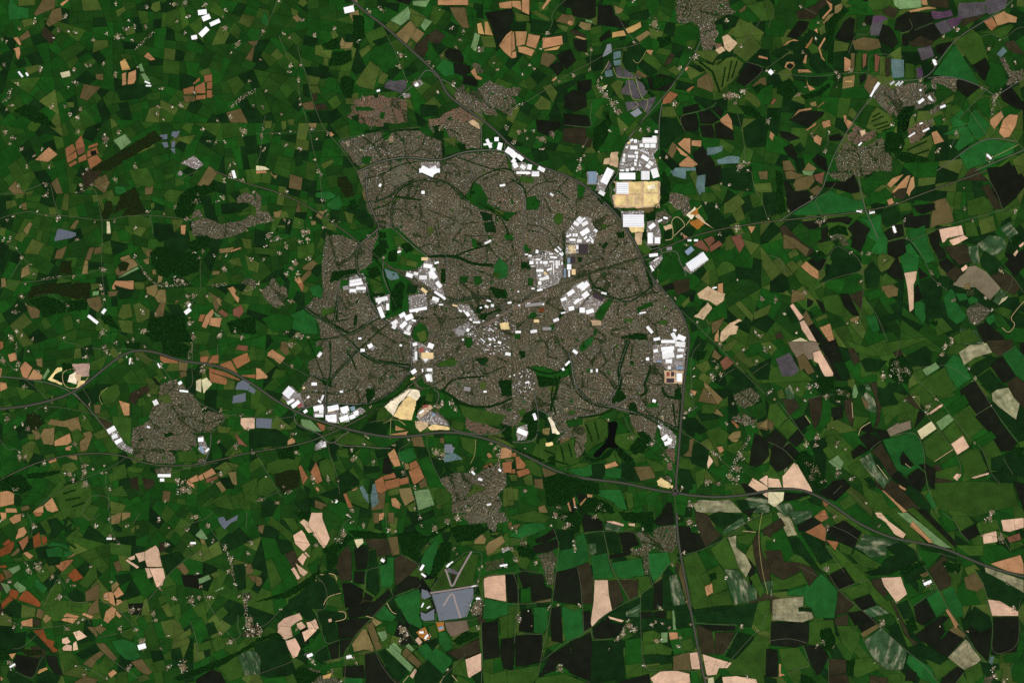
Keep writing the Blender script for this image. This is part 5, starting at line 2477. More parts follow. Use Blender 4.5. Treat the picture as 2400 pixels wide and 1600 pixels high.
Fp 98,0 104,0 110,7 127,20 124,24 116,20 108,9 100,4
FG 104,0 118,0 145,28 125,25 128,19
Fl 118,0 128,0 169,33 160,32 150,28
Ft 133,8 152,28 148,28 130,12
FG 127,0 134,0 172,32 169,33
Fk 134,0 145,0 175,30 172,33
Fg 156,0 165,0 174,15 168,18 162,12
FG 165,0 180,0 190,10 176,18
Fk 177,18 191,11 195,20 184,26
Fp 197,20 210,17 211,27 198,29
Fp 214,7 235,5 235,14 222,18 216,17
FG 195,8 210,6 212,16 198,18
Fr 219,23 231,19 233,25 222,28
FG 222,28 233,26 235,30 222,36
Fg 200,30 215,30 222,36 235,32 235,38 205,46 195,40
FG 172,30 198,30 198,40 185,40
Ft 204,47 232,39 235,48 235,57 220,54 208,49
FM 199,50 235,62 235,74 222,66 200,55
FD 190,52 200,55 235,76 230,90 202,78 198,65
Fg 136,33 160,38 146,52 140,42
Fn 148,52 162,39 165,44 162,50 168,60 168,67 158,72 152,62
FG 165,43 180,50 176,68 170,66 168,58
Fb 180,60 190,55 199,68 192,73 182,70
FD 125,60 140,48 147,55 138,62 126,66
Fb 139,57 147,54 148,58 142,60
Fg 130,80 150,70 155,72 134,86
Fe 145,78 156,70 166,88 155,97
Fk 134,86 145,80 154,96 142,104 136,100
Fe 160,72 170,68 178,85 180,95 172,98 165,86
FD 180,100 190,86 203,95 207,105 195,110
Fp 202,80 213,81 230,91 230,95 206,95
Fk 207,96 231,96 231,115 228,128 205,131 207,110
Fk 183,108 186,96 206,105 204,125 202,137 190,125
FD 178,102 186,85 188,96 184,108
Fk 135,112 160,95 167,96 160,102 163,110 152,124 140,118
Fk 150,124 163,113 168,105 180,116 165,133 155,128
Ft 163,90 165,88 175,103 172,107 168,98
Fb 166,108 172,103 182,113 180,116
FM 165,133 182,116 196,135 183,147
Fk 160,152 174,141 180,146 170,157 158,157
FD 135,120 152,125 166,134 158,140 130,128
FG 140,125 165,135 172,142 155,155
Fe 127,138 129,130 150,142 157,157 140,153
Fm 88,118 104,106 128,128 124,144 110,145 96,133
FD 108,105 120,102 130,128 122,120
Fb 85,111 100,102 103,105 88,115
Fk 82,104 96,96 101,102 86,110
Fk 73,92 86,90 95,97 80,104
Fm 87,90 100,85 113,92 95,97
Fk 78,80 94,75 100,85 86,90
Fn 65,72 80,84 73,92 61,95
FG 66,71 92,64 94,74 78,80
Fn 61,97 73,93 74,104 62,104
FD 118,85 128,80 135,97 125,98
Fk 127,144 137,147 135,155 126,155
FG 110,148 123,148 123,157 110,157
FG 75,135 94,133 104,143 92,148 82,152 74,145
W 126,100 134,96 138,108 130,110
W 72,136 80,134 78,152 72,148
W 48,108 58,106 62,118 60,128 50,126
W 120,52 142,44 145,48 125,58
W 160,45 178,48 175,56 165,55
FG 180,145 195,137 198,150 185,157
Fg 222,140 235,130 235,157 225,155
Fj 204,132 208,132 206,140 203,138
FG 208,145 216,143 214,155 209,154
Fg 216,132 234,126 230,138 218,138
FD 0,150 8,153 8,157 0,157
W 30,148 40,152 45,157 30,157
Fn 112,80 117,85 131,115 138,120 134,123 126,112
@ 1360 300 1.674
B 87,17.5 107,17.5 8
B 101,12.6 106.5,12.6 3
B 104.5,5.2 108.5,5.4 4
B 90,25 97,25 6
B 98,25 105.5,25 6
B 83,24.5 88.5,24.5 5
B 70,27.5 80,27.5 5.5
B 75,18.5 79.5,18.5 5
B 69.5,18.5 74,16 3.5
B 66,21.5 70,20 3 y
B 63.5,27 66.5,27 3
B 61.5,36 61.5,41 3
B 60.5,42 60.5,48 4
B 66.5,39.5 76.5,40 4
B 66,44.5 73,44.5 4 g
B 76,34.5 81,35 3.5
B 79,37.5 79,43 3
B 77.5,43.8 77.5,47.2 4
B 77,48.2 77,53 3.5
B 67,34 74,34 4.5 g
B 86,39 95.5,45 6
B 95.5,47.5 102,51.2 5
B 92,52 98,55.5 5
B 82,51.5 85,53.5 3
b 84,31 96,36 3 6
B 56,55 62,55 4 g
B 55.5,59.5 61.5,59.5 3
B 63.5,59 68,59 4.5
B 70.5,58.5 75.5,56.5 4.5
B 54.5,67.5 77,67.5 10
B 85,66.5 97,66.5 13
B 102.5,57 106.5,69.5 10
B 17,61 17,78 12 b
B 42.5,57.5 32.5,77.5 11
@ 1215 500 1.674
B 83,6.5 89.5,12 8
B 90,9 93.5,6.5 3
B 77.5,12.5 84.5,16.5 5.5
B 89,16.5 97,12 5.5
B 82.5,22 88.5,18 4.5 g
B 87.5,29.5 98.5,22.5 7.5
B 92,36 96,32.5 3
B 95,39.5 100,36.5 3.5
B 99.5,32 105,39 2
B 101.5,38.5 105,41.5 2
B 106,22.5 110.5,25.5 3.5
B 74,18 78,22 1.5
B 72,20.5 75.5,23.5 1.5
B 72.5,28.5 72.5,32 3
B 77.3,28 77.3,32.5 3
B 81.2,28 81.2,32.5 3.5
B 67,32.5 71,31.5 3
B 71.5,37 80,37 3.5
B 66.5,39 71,39 4 g
B 82,38.5 88.5,38.5 5
Yy 70.5,45 80,45 80,56 70,56
B 80.5,47.3 84,47.3 6
B 84.5,50 97.5,50 14 k
B 68.5,66 72.5,66 8 b
B 73,66 79.5,66 9 k
B 68,75 74,75 8
B 71,79.5 71,89 3
B 65,77 65,90 3 b
B 74.5,82 80,82 8 y
B 51,50 56,54.5 3
B 55,46.5 60,52 2.5
B 57.5,55.5 62,59 3
B 61,54 63,57.5 1.5
B 24,53.5 28,53.5 5
B 9,57.5 13.5,57.5 2
B 14,59.3 18.5,59.3 3
B 24,64.5 31,64.5 2.5
B 15.5,69 21,69 5
B 24.5,69 27.5,69 4.5
B 30,68.5 33.5,68.5 4
B 34.5,69 41,69 4.5
B 43,67.8 48,67.2 2.5
B 49,66 49.3,85 1.5
B 53.5,66 54,77 4
B 57,66 57,73 2
B 37,57 39,57 2.5
B 43,56.8 48.5,56.8 2
B 44,61 54,62 2.5
B 37,60.5 38.5,60.5 1.5
B 40,79.5 47,77 3
B 25,80 35,80 4
B 36,82 40,86 3 y
B 27,87 32,87 3
B 38,88.5 42,87 2
B 17.5,74 23,74 1.5
B 61,68 61,72 2
@ 1020 640 2.009
B 20,37 26,38.5 2 y
B 27.5,43 31,45 2
B 33,43 35,46 2
B 36,45.5 39.5,50 4
B 40,53 43,55 2.5
B 44,57 52.5,57.5 2.5
B 24,67 34,70 7 g
B 36.5,65.5 39.5,67 4
B 40.5,71 42,72 2
B 31.5,77 33.5,78 2
B 60,31.5 65,33 2
B 65,37.5 68.5,38 3.5
B 58,38 62,40 3
B 84.5,34.8 89,34 2.5
B 52,40.5 54.5,40 2
B 71,50 74.5,48.5 1
B 93.5,68.5 100,68.5 3
B 73,80 77,81.5 3
B 62,76 66,78 2.5
B 53,76 58,80.5 1.5
B 62.5,83 65,83.5 2
B 67,75 70,79 2
B 107,36 111,35.5 2
B 97,37 99,38 2
B 117,37 127,36 2.5
B 112,18 116,18 2
B 96,21.5 98,21.5 2
Yr 55,60 73,48.5 80,44 105,33 130,22 134,23 107,36 82,47 62,62
Fg 45,4 53,4 55,12 50,14 45,10
Fg 35,76 43,74 44,83 39,88 34,84
Fg 30,6 37,7 36,11 29,10
Fg 108,6 114,6 114,15 108,15
Fg 76,21 82,18 85,27 77,29
FD 49,38 56,36 57,42 52,48 47,46
W 52,48 60,46 61,52 54,55
Fg 92,71 99,71 99,77 92,76
@ 703 469 6.979
H 2,36 12,43 20,50 .3
H 6,38 10,41 16,40 .25
H 4,47 14,46 22,42 30,38 .28
H 11,42 13,30 .22
H 15,26 22,25 28,28 .3
H 9,62 15,55 22,48 30,41 .28
H 3,47 8,60 .22
H 9,70 9,60 .3
H 20,50 25,54 31,55 37,57 .38
H 27,60 30,57 .22
H 38,58 36,64 25,69 10,69 .32
H 48,32 54,34 62,32 70,33 .22
H 60,1 68,6 70,12 .3
H 86,59 84,66 86,72 .35
H 90,55 92,64 98,69 106,70 .28
H 98,30 106,34 116,31 118,29 .28
H 108,46 116,46 .45
H 110,69 118,74 127,78 .38
H 126,58 128,66 127,77 .28
H 60,56 62,59 68,56 .22
H 76,56 84,59 90,56 .4
@ 800 267 3.401
H 15,16 22,21 28,30 .6
H 22,21 30,15 38,11 .4
H 36,12 44,20 44,30 .4
H 58,15 55,24 48,28 .4
H 69,20 70,31 .4
H 81,30 96,36 113,40 .55
H 16,45 28,42 40,35 52,33 .45
H 22,66 34,62 40,52 54,45 62,47 70,46 78,50 86,58 .55
H 89,58 90,47 100,41 112,37 119,40 .6
H 34,70 35,62 40,56 .4
H 28,42 30,50 24,58 .35
H 44,30 50,38 62,44 .4
H 100,64 108,68 115,74 .6
H 118,40 123,47 128,55 .4
H 128,55 134,48 150,46 .35
H 145,52 152,55 158,60 .45
H 60,66 70,70 80,74 .3
H 40,66 50,72 60,76 .3
H 35,78 45,86 60,98 .4
H 66,72 68,84 .3
H 88,84 104,84 .3
H 128,76 140,78 150,88 .3
H 150,50 160,68 .3
'''
rnd = random.Random(7)
nrs = np.random.RandomState(7)
U2P = 600.0 / 235.2


def W(p):
    """map position -> metres east / north of the middle of the scene"""
    return ((p[0] - 1200.0) * 10.0, (800.0 - p[1]) * 10.0)


def lin(c):
    c = c / 255.0
    return c / 12.92 if c <= 0.04045 else ((c + 0.055) / 1.055) ** 2.4


def alb(rgb, gain=None):
    """measured display colour of a sunlit flat surface -> its base colour"""
    g = gain or GAIN
    return tuple(min(0.85, lin(v) / g) for v in rgb)


CROP = {'D': (13, 41, 11), 'g': (21, 69, 15), 'G': (46, 76, 22), 'e': (29, 86, 33), 'l': (104, 134, 86),
        'o': (66, 84, 32), 'a': (120, 104, 64), 'b': (92, 80, 48), 't': (172, 128, 88), 'T': (140, 94, 60),
        'R': (118, 66, 32), 'r': (116, 76, 57), 'p': (212, 175, 145), 'q': (118, 104, 84), 'y': (186, 148, 92),
        'w': (206, 196, 154), 'k': (19, 24, 13), 'n': (46, 42, 26), 's': (84, 94, 98), 'j': (90, 114, 112),
        'v': (78, 74, 76), 'z': (82, 60, 78), 'm': (50, 78, 46), 'M': (142, 138, 104)}
YARD = {'c': (128, 120, 112), 't': (202, 172, 134), 'y': (232, 204, 142), 'o': (168, 112, 46), 'g': (92, 88, 92),
        'm': (182, 150, 136), 'r': (112, 98, 84), '': (240, 226, 194)}

FIELDS, YARDS, WOODS, URBAN, LAKES, ROADS, HEDGES, CLUSTERS, RIBBONS, SHEDS = ([] for _ in range(10))
ox = oy = 0
for line in DATA.strip().splitlines():
    tk = line.split()
    if not tk:
        continue
    if tk[0] == '@':
        ox, oy = float(tk[1]), float(tk[2])
        U2P = float(tk[3]) if len(tk) > 3 else 600.0 / 235.2
        continue
    k, code = tk[0][0], tk[0][1:]
    pts, tail = [], []
    for a in tk[1:]:
        if ',' in a:
            v = [float(x) for x in a.split(',')]
            pts.append((ox + v[0] * U2P, oy + v[1] * U2P) + tuple(x * U2P for x in v[2:]))
        else:
            tail.append(a)
    if k == 'F' and len(pts) > 2:
        if U2P > 2.5 and code in 'DgGoknme':          # outlines cut by the edge of a sheet run on a little into the next one
            e = []
            for q in pts:
                u, v = (q[0] - ox) / U2P, (q[1] - oy) / U2P
                e.append((q[0] + (rnd.uniform(1, 13) if u > 234 else -rnd.uniform(1, 13) if u < 1 else 0),
                          q[1] + (rnd.uniform(1, 13) if v > 156 else -rnd.uniform(1, 13) if v < 1 else 0)))
            pts = e
        FIELDS.append((code, pts))
    elif k == 'Y':
        YARDS.append((code, pts))
    elif k == 'W':
        WOODS.append((code, pts))
    elif k == 'U':
        URBAN.append((code, pts))
    elif k == 'L':
        LAKES.append((code, pts))
    elif k == 'R':
        ROADS.append((code, pts))
    elif k == 'H':
        HEDGES.append((float(tail[0]) * U2P * 1.22, pts))
    elif k == 'C':
        CLUSTERS += pts
    elif k == 'V':
        RIBBONS.append((float(tail[0]) * U2P, pts))
    elif k == 'B':
        SHEDS.append((pts[0], pts[1], float(tail[0]) * U2P, tail[1] if len(tail) > 1 else 'w'))
    elif k == 'b':
        n = int(tail[1])
        (x0, y0), (x1, y1) = pts
        L = math.hypot(x1 - x0, y1 - y0)
        dx, dy = (x1 - x0) / L, (y1 - y0) / L
        st = L / n
        for i in range(n):
            a = (i + 0.2) * st
            SHEDS.append(((x0 + dx * a, y0 + dy * a), (x0 + dx * (a + st * .6), y0 + dy * (a + st * .6)), float(tail[0]) * U2P, 'w'))


# ------------------------------------------------------------------ small geometry helpers
def area(p):
    return 0.5 * sum(p[i][0] * p[(i + 1) % len(p)][1] - p[(i + 1) % len(p)][0] * p[i][1] for i in range(len(p)))


def centroid(p):
    a = area(p)
    if abs(a) < 1e-6:
        return (sum(q[0] for q in p) / len(p), sum(q[1] for q in p) / len(p))
    cx = cy = 0
    for i in range(len(p)):
        j = (i + 1) % len(p)
        c = p[i][0] * p[j][1] - p[j][0] * p[i][1]
        cx += (p[i][0] + p[j][0]) * c
        cy += (p[i][1] + p[j][1]) * c
    return cx / (6 * a), cy / (6 * a)


def simple(p):
    """reorder points round their centre if the outline crosses itself"""
    def cross(a, b, c, d):
        def o(p, q, r):
            return (q[0] - p[0]) * (r[1] - p[1]) - (q[1] - p[1]) * (r[0] - p[0])
        return o(a, b, c) * o(a, b, d) < 0 and o(c, d, a) * o(c, d, b) < 0
    n = len(p)
    for i in range(n):
        for j in range(i + 2, n):
            if i == 0 and j == n - 1:
                continue
            if cross(p[i], p[(i + 1) % n], p[j], p[(j + 1) % n]):
                mx, my = sum(q[0] for q in p) / n, sum(q[1] for q in p) / n
                return sorted(p, key=lambda q: math.atan2(q[1] - my, q[0] - mx))
    return p


def roughen(p, amp=0.5, step=14.0):
    """real boundaries wander a little: add midpoints pushed off the straight line"""
    out = []
    n = len(p)
    for i in range(n):
        a, b = p[i], p[(i + 1) % n]
        L = math.hypot(b[0] - a[0], b[1] - a[1])
        out.append((a[0] + rnd.uniform(-.4, .4), a[1] + rnd.uniform(-.4, .4)))
        m = int(L / step)
        for s in range(1, m + 1):
            t = s / (m + 1)
            q = rnd.gauss(0, amp)
            out.append((a[0] + (b[0] - a[0]) * t - (b[1] - a[1]) / L * q, a[1] + (b[1] - a[1]) * t + (b[0] - a[0]) / L * q))
    return out


MW, MH = 2400, 1600


def fill(mask, poly, val=True):
    xs = [q[0] for q in poly]
    ys = [q[1] for q in poly]
    x0, x1 = max(0, int(min(xs))), min(MW, int(max(xs)) + 2)
    y0, y1 = max(0, int(min(ys))), min(MH, int(max(ys)) + 2)
    if x1 <= x0 or y1 <= y0:
        return
    gy, gx = np.mgrid[y0:y1, x0:x1]
    gx = gx + 0.5
    gy = gy + 0.5
    ins = np.zeros(gx.shape, bool)
    n = len(poly)
    for i in range(n):
        ax, ay = poly[i][:2]
        bx, by = poly[(i + 1) % n][:2]
        if ay == by:
            continue
        c = ((ay > gy) != (by > gy)) & (gx < (bx - ax) * (gy - ay) / (by - ay) + ax)
        ins ^= c
    mask[y0:y1, x0:x1][ins] = val


def stroke(mask, line, w, val=True):
    for i in range(len(line) - 1):
        ax, ay = line[i][:2]
        bx, by = line[i + 1][:2]
        x0, x1 = max(0, int(min(ax, bx) - w)), min(MW, int(max(ax, bx) + w) + 2)
        y0, y1 = max(0, int(min(ay, by) - w)), min(MH, int(max(ay, by) + w) + 2)
        if x1 <= x0 or y1 <= y0:
            continue
        gy, gx = np.mgrid[y0:y1, x0:x1]
        gx = gx + 0.5
        gy = gy + 0.5
        l2 = (bx - ax) ** 2 + (by - ay) ** 2 + 1e-9
        t = np.clip(((gx - ax) * (bx - ax) + (gy - ay) * (by - ay)) / l2, 0, 1)
        d = np.hypot(gx - ax - t * (bx - ax), gy - ay - t * (by - ay))
        mask[y0:y1, x0:x1][d < w] = val


def smooth(line, n=2):
    for _ in range(n):
        if len(line) < 3:
            return line
        o = [line[0]]
        for i in range(len(line) - 1):
            a, b = line[i], line[i + 1]
            if i > 0:
                o.append((a[0] * .75 + b[0] * .25, a[1] * .75 + b[1] * .25))
            if i < len(line) - 2:
                o.append((a[0] * .25 + b[0] * .75, a[1] * .25 + b[1] * .75))
        o.append(line[-1])
        line = o
    return line


# ------------------------------------------------------------------ mesh building
class MB:
    """collects faces with a colour and row coordinates, builds one mesh"""

    def __init__(self):
        self.v, self.f, self.c, self.uv = [], [], [], []

    def face(self, pts, col, uv=None):
        b = len(self.v)
        self.v += pts
        self.f.append(tuple(range(b, b + len(pts))))
        self.c.append(col)
        self.uv += uv or [(q[0], q[1]) for q in pts]

    def mesh(self, name, mat):
        me = bpy.data.meshes.new(name)
        me.from_pydata(self.v, [], self.f)
        finish(me, [x for f, c in zip(self.f, self.c) for _ in f for x in (c[0], c[1], c[2], 1.0)], mat)
        u = me.uv_layers.new(name='rows')
        u.data.foreach_set('uv', np.array(self.uv, np.float32).ravel())
        return me


def finish(me, loopcols, mat):
    at = me.color_attributes.new('tint', 'FLOAT_COLOR', 'CORNER')
    at.data.foreach_set('color', np.asarray(loopcols, np.float32).ravel())
    me.materials.append(mat)


def mesh_arrays(name, verts, loops, starts, totals, cols, mat):
    me = bpy.data.meshes.new(name)
    me.vertices.add(len(verts))
    me.vertices.foreach_set('co', np.asarray(verts, np.float32).ravel())
    me.loops.add(len(loops))
    me.loops.foreach_set('vertex_index', np.asarray(loops, np.int32))
    me.polygons.add(len(starts))
    me.polygons.foreach_set('loop_start', np.asarray(starts, np.int32))
    me.polygons.foreach_set('loop_total', np.asarray(totals, np.int32))
    me.update(calc_edges=True)
    finish(me, cols, mat)
    return me


def obj(name, me, parent=None, label=None, cat=None, group=None, kind=None, loc=(0, 0, 0)):
    o = bpy.data.objects.new(name, me)
    COL.objects.link(o)
    o.location = loc
    if parent:
        o.parent = parent
    if label:
        o['label'] = label
    if cat:
        o['category'] = cat
    if group:
        o['group'] = group
    if kind:
        o['kind'] = kind
    return o


# ------------------------------------------------------------------ materials
def material(name, build, spec=0.08, rough=0.9):
    m = bpy.data.materials.new(name)
    m.use_nodes = True
    nt = m.node_tree
    b = nt.nodes['Principled BSDF']
    b.inputs['Roughness'].default_value = rough
    b.inputs['Specular IOR Level'].default_value = spec
    nt.links.new(build(nt), b.inputs['Base Color'])
    return m


def N(nt, t, **kw):
    n = nt.nodes.new(t)
    for k, v in kw.items():
        setattr(n, k, v)
    return n


def tint(nt):
    return N(nt, 'ShaderNodeVertexColor', layer_name='tint').outputs[0]


def wpos(nt, sx=1.0, sy=1.0, rot=0.0):
    g = N(nt, 'ShaderNodeNewGeometry')
    mp = N(nt, 'ShaderNodeMapping')
    mp.inputs['Scale'].default_value = (sx, sy, 0.0)
    mp.inputs['Rotation'].default_value = (0, 0, rot)
    nt.links.new(g.outputs['Position'], mp.inputs['Vector'])
    return mp.outputs[0]


def noise(nt, size, detail=3.0, rough=0.55, vec=None, stretch=1.0, rot=0.0):
    n = N(nt, 'ShaderNodeTexNoise')
    n.inputs['Scale'].default_value = 1.0
    n.inputs['Detail'].default_value = detail
    n.inputs['Roughness'].default_value = rough
    nt.links.new(vec or wpos(nt, 1.0 / size, 1.0 / (size * stretch), rot), n.inputs['Vector'])
    return n.outputs[0]


def remap(nt, v, a, b, c, d):
    r = N(nt, 'ShaderNodeMapRange')
    r.inputs[1].default_value, r.inputs[2].default_value = a, b
    r.inputs[3].default_value, r.inputs[4].default_value = c, d
    nt.links.new(v, r.inputs[0])
    return r.outputs[0]


def times(nt, col, f):
    m = N(nt, 'ShaderNodeVectorMath', operation='SCALE')
    nt.links.new(col, m.inputs[0])
    nt.links.new(f, m.inputs['Scale'])
    return m.outputs[0]


def mul(nt, a, b):
    m = N(nt, 'ShaderNodeMath', operation='MULTIPLY')
    nt.links.new(a, m.inputs[0])
    nt.links.new(b, m.inputs[1])
    return m.outputs[0]


def mix(nt, f, a, b):
    m = N(nt, 'ShaderNodeMix', data_type='RGBA')
    nt.links.new(f, m.inputs[0])
    for s, v in ((m.inputs[6], a), (m.inputs[7], b)):
        if isinstance(v, tuple):
            s.default_value = v + (1.0,)
        else:
            nt.links.new(v, s)
    return m.outputs[2]


def rows(nt, pitch, lo):
    """tramlines along the field's own long side"""
    uv = N(nt, 'ShaderNodeUVMap', uv_map='rows')
    sep = N(nt, 'ShaderNodeSeparateXYZ')
    nt.links.new(uv.outputs[0], sep.inputs[0])
    s = N(nt, 'ShaderNodeMath', operation='MULTIPLY')
    s.inputs[1].default_value = 2 * math.pi / pitch
    nt.links.new(sep.outputs[1], s.inputs[0])
    sn = N(nt, 'ShaderNodeMath', operation='SINE')
    nt.links.new(s.outputs[0], sn.inputs[0])
    return remap(nt, sn.outputs[0], -1, 1, lo, 2 - lo)


def drift(nt, c):
    c = times(nt, c, remap(nt, noise(nt, 2600, 3), .3, .7, .84, 1.17))
    return times(nt, c, remap(nt, noise(nt, 700, 3), .3, .7, .90, 1.10))


def m_crop(nt):
    c = times(nt, tint(nt), remap(nt, noise(nt, 260, 5, .6), .3, .7, .76, 1.25))
    c = times(nt, c, remap(nt, noise(nt, 40, 3, .6), .3, .7, .84, 1.16))
    return drift(nt, times(nt, c, rows(nt, 62, .955)))


def m_soil(nt):
    c = times(nt, tint(nt), remap(nt, noise(nt, 230, 5, .65), .3, .7, .80, 1.20))
    c = times(nt, c, remap(nt, noise(nt, 50, 3), .3, .7, .92, 1.08))
    return drift(nt, times(nt, c, rows(nt, 70, .97)))


def m_dark(nt):
    c = times(nt, tint(nt), remap(nt, noise(nt, 240, 5, .6), .3, .7, .68, 1.36))
    c = times(nt, c, remap(nt, noise(nt, 40, 3, .6), .3, .7, .84, 1.16))
    return drift(nt, times(nt, c, rows(nt, 74, .92)))


def row_space(nt, sx, sy):
    uv = N(nt, 'ShaderNodeUVMap', uv_map='rows')
    mp = N(nt, 'ShaderNodeMapping')
    mp.inputs['Scale'].default_value = (1.0 / sx, 1.0 / sy, 0.0)
    nt.links.new(uv.outputs[0], mp.inputs['Vector'])
    return mp.outputs[0]


def m_chalk(nt):
    """thin soil: pale chalk shows in soft streaks along and across the rows"""
    c = times(nt, tint(nt), remap(nt, noise(nt, 200, 4), .3, .7, .50, 1.35))
    broad = remap(nt, noise(nt, 1, 5, .6, vec=row_space(nt, 420, 130)), .50, .78, 0, .70)
    c = mix(nt, broad, c, alb((206, 198, 162)))
    dark = remap(nt, noise(nt, 1, 4, .6, vec=row_space(nt, 150, 330)), .50, .72, 0, .60)
    return mix(nt, dark, c, alb((36, 58, 34)))


def m_urban(nt):
    g = remap(nt, noise(nt, 48, 4, .75), .42, .58, 0, .92)
    c = mix(nt, g, tint(nt), alb((34, 56, 22)))
    c = times(nt, c, remap(nt, noise(nt, 420, 3), .3, .7, .78, 1.22))
    return times(nt, c, remap(nt, noise(nt, 24, 2, .75), .3, .7, .5, 1.5))


def m_yard(nt):
    c = times(nt, tint(nt), remap(nt, noise(nt, 170, 6, .7), .3, .7, .62, 1.35))
    return times(nt, c, remap(nt, noise(nt, 30, 2), .3, .7, .85, 1.15))


def m_plain(nt):
    return times(nt, tint(nt), remap(nt, noise(nt, 40, 2), .3, .7, .92, 1.08))


def m_leaf(nt):
    return times(nt, tint(nt), remap(nt, noise(nt, 12, 2, .7), .3, .7, .7, 1.3))


MAT = {'crop': material('crop', m_crop), 'soil': material('soil', m_soil), 'dark': material('dark crop', m_dark),
       'chalk': material('chalky crop', m_chalk), 'urban': material('town ground', m_urban),
       'yard': material('yard surface', m_yard), 'plain': material('paint and sheet metal', m_plain, .2, .6),
       'leaf': material('foliage', m_leaf, .03), 'road': material('asphalt', m_plain, .1, .85),
       'panel': material('solar panel', m_plain, .35, .35),
       'water': material('water', lambda nt: tint(nt), .05, .3)}
CROPMAT = {c: 'crop' for c in CROP}
for c in 'tTRrpqywab':
    CROPMAT[c] = 'soil'
for c in 'knDvz':
    CROPMAT[c] = 'dark'
CROPMAT['m'] = CROPMAT['M'] = 'chalk'

# ------------------------------------------------------------------ labels: say which one
MARKS = [('the dark Y-shaped lake', 1420, 1040), ('the disused airfield runways', 1060, 1330), ('the pale quarry beside the motorway', 175, 870),
         ('the motorway roundabout junction', 1582, 1155), ('the sandy levelled plots', 1500, 460), ('the western town', 395, 960),
         ('the village just below the motorway', 1110, 1165), ('the town on the top edge', 1660, 40), ('the estates round the narrow lake', 2150, 230),
         ('the north-eastern village', 2010, 385), ('the lone white industrial cluster', 485, 60), ('the rectangular new estate', 890, 262),
         ('the big dark round wood', 410, 610), ('the purple fields', 2060, 100), ('the golf course fairways', 1690, 165),
         ('the western ribbon village', 530, 530), ('the straight-road village', 1530, 1262), ('the eastern village', 2290, 740),
         ('the hillside village', 2105, 868), ('the slate solar farm', 150, 550), ('the pale pink triangle fields', 355, 1310),
         ('the pale pink farm fields', 690, 1480), ('the emerald triangle field', 2235, 125), ('the grey-violet solar valley', 1490, 215),
         ('the white chalk pit tracks', 2390, 730), ('the motorway embankment bend', 330, 822), ('the railway fork', 300, 1070),
         ('the mid-south hamlet', 940, 1480), ('the wooded ravine', 800, 1255), ('the rust-red fields', 60, 1400), ('the south-east farm', 2175, 1370),
         ('the valley estate farm', 1910, 1100), ('the big eastern depot', 1630, 605), ('the north-west brown fields', 195, 350)]
DIRS = ['east', 'north-east', 'north', 'north-west', 'west', 'south-west', 'south', 'south-east']
ORD = ['', 'second', 'third', 'fourth', 'fifth', 'sixth', 'seventh', 'eighth', 'ninth', 'tenth', 'eleventh', 'twelfth', 'thirteenth',
       'fourteenth', 'fifteenth', 'sixteenth', 'seventeenth', 'eighteenth', 'nineteenth', 'twentieth']
USED = set()


def place(x, y):
    m = min(MARKS, key=lambda q: math.hypot(x - q[1], y - q[2]))
    d = math.hypot(x - m[1], y - m[2])
    a = math.degrees(math.atan2(m[2] - y, x - m[1])) % 360
    where = DIRS[int(((a + 22.5) % 360) // 45)]
    if d < 26:
        return 'right at ' + m[0], d
    return where + ' of ' + m[0], d


def unique_labels(items):
    """items: (base phrase, x, y) -> labels; alike ones are counted outward from their landmark"""
    rec = []
    for i, (base, x, y) in enumerate(items):
        p, d = place(x, y)
        rec.append((base + ' ' + p, d, i))
    out = [''] * len(items)
    groups = {}
    for r in rec:
        groups.setdefault(r[0], []).append(r)
    for key, rs in groups.items():
        rs.sort(key=lambda r: r[1])
        for n, r in enumerate(rs):
            if len(rs) == 1:
                out[r[2]] = key
            elif n == 0:
                out[r[2]] = key + ', first outward'
            else:
                out[r[2]] = key + ', ' + (ORD[n] if n < len(ORD) else 'number %d' % (n + 1)) + ' outward'
    return out


# ------------------------------------------------------------------ ground
def m_ground(nt):
    c = mix(nt, remap(nt, noise(nt, 900, 4), .35, .65, 0, 1), alb((11, 37, 8)), alb((20, 50, 12)))
    return times(nt, c, remap(nt, noise(nt, 30, 2), .3, .7, .7, 1.3))


MAT['ground'] = material('rough hedge grass', m_ground)
g = MB()
R = 60000.0
g.face([(-R, -R, -0.6), (R, -R, -0.6), (R, R, -0.6), (-R, R, -0.6)], (0.01, .03, .012))
obj('ground', g.mesh('ground', MAT['ground']), kind='structure')


# ------------------------------------------------------------------ patchwork of small fields: split the land again and again
def split(poly, target, out, ang, depth=0, slim=1.0):
    a = abs(area(poly))
    if a < target * rnd.uniform(.75, 2.1) or depth > 9:
        out.append(poly)
        return
    best = None
    for th in (ang, ang + math.pi / 2):
        ux, uy = math.cos(th), math.sin(th)
        pr = [q[0] * ux + q[1] * uy for q in poly]
        w = max(pr) - min(pr)
        k = w * (slim if th == ang else 1.0)
        if best is None or k > best[4]:
            best = (w, th, min(pr), max(pr), k)
    w, th, lo, hi, _k = best
    c = lo + w * rnd.uniform(.36, .64)
    th += rnd.gauss(0, .13)
    ux, uy = math.cos(th), math.sin(th)
    mx, my = centroid(poly)
    pr0 = mx * math.cos(best[1]) + my * math.sin(best[1])
    c = (mx * ux + my * uy) + (c - pr0)
    A, B = [], []
    n = len(poly)
    for i in range(n):
        p, q = poly[i], poly[(i + 1) % n]
        dp, dq = p[0] * ux + p[1] * uy - c, q[0] * ux + q[1] * uy - c
        (A if dp <= 0 else B).append(p)
        if dp * dq < 0:
            t = dp / (dp - dq)
            x = (p[0] + (q[0] - p[0]) * t, p[1] + (q[1] - p[1]) * t)
            A.append(x)
            B.append(x)
    if len(A) < 3 or len(B) < 3:
        out.append(poly)
        return
    split(A, target, out, ang + rnd.gauss(0, .07), depth + 1, slim)
    split(B, target, out, ang + rnd.gauss(0, .07), depth + 1, slim)


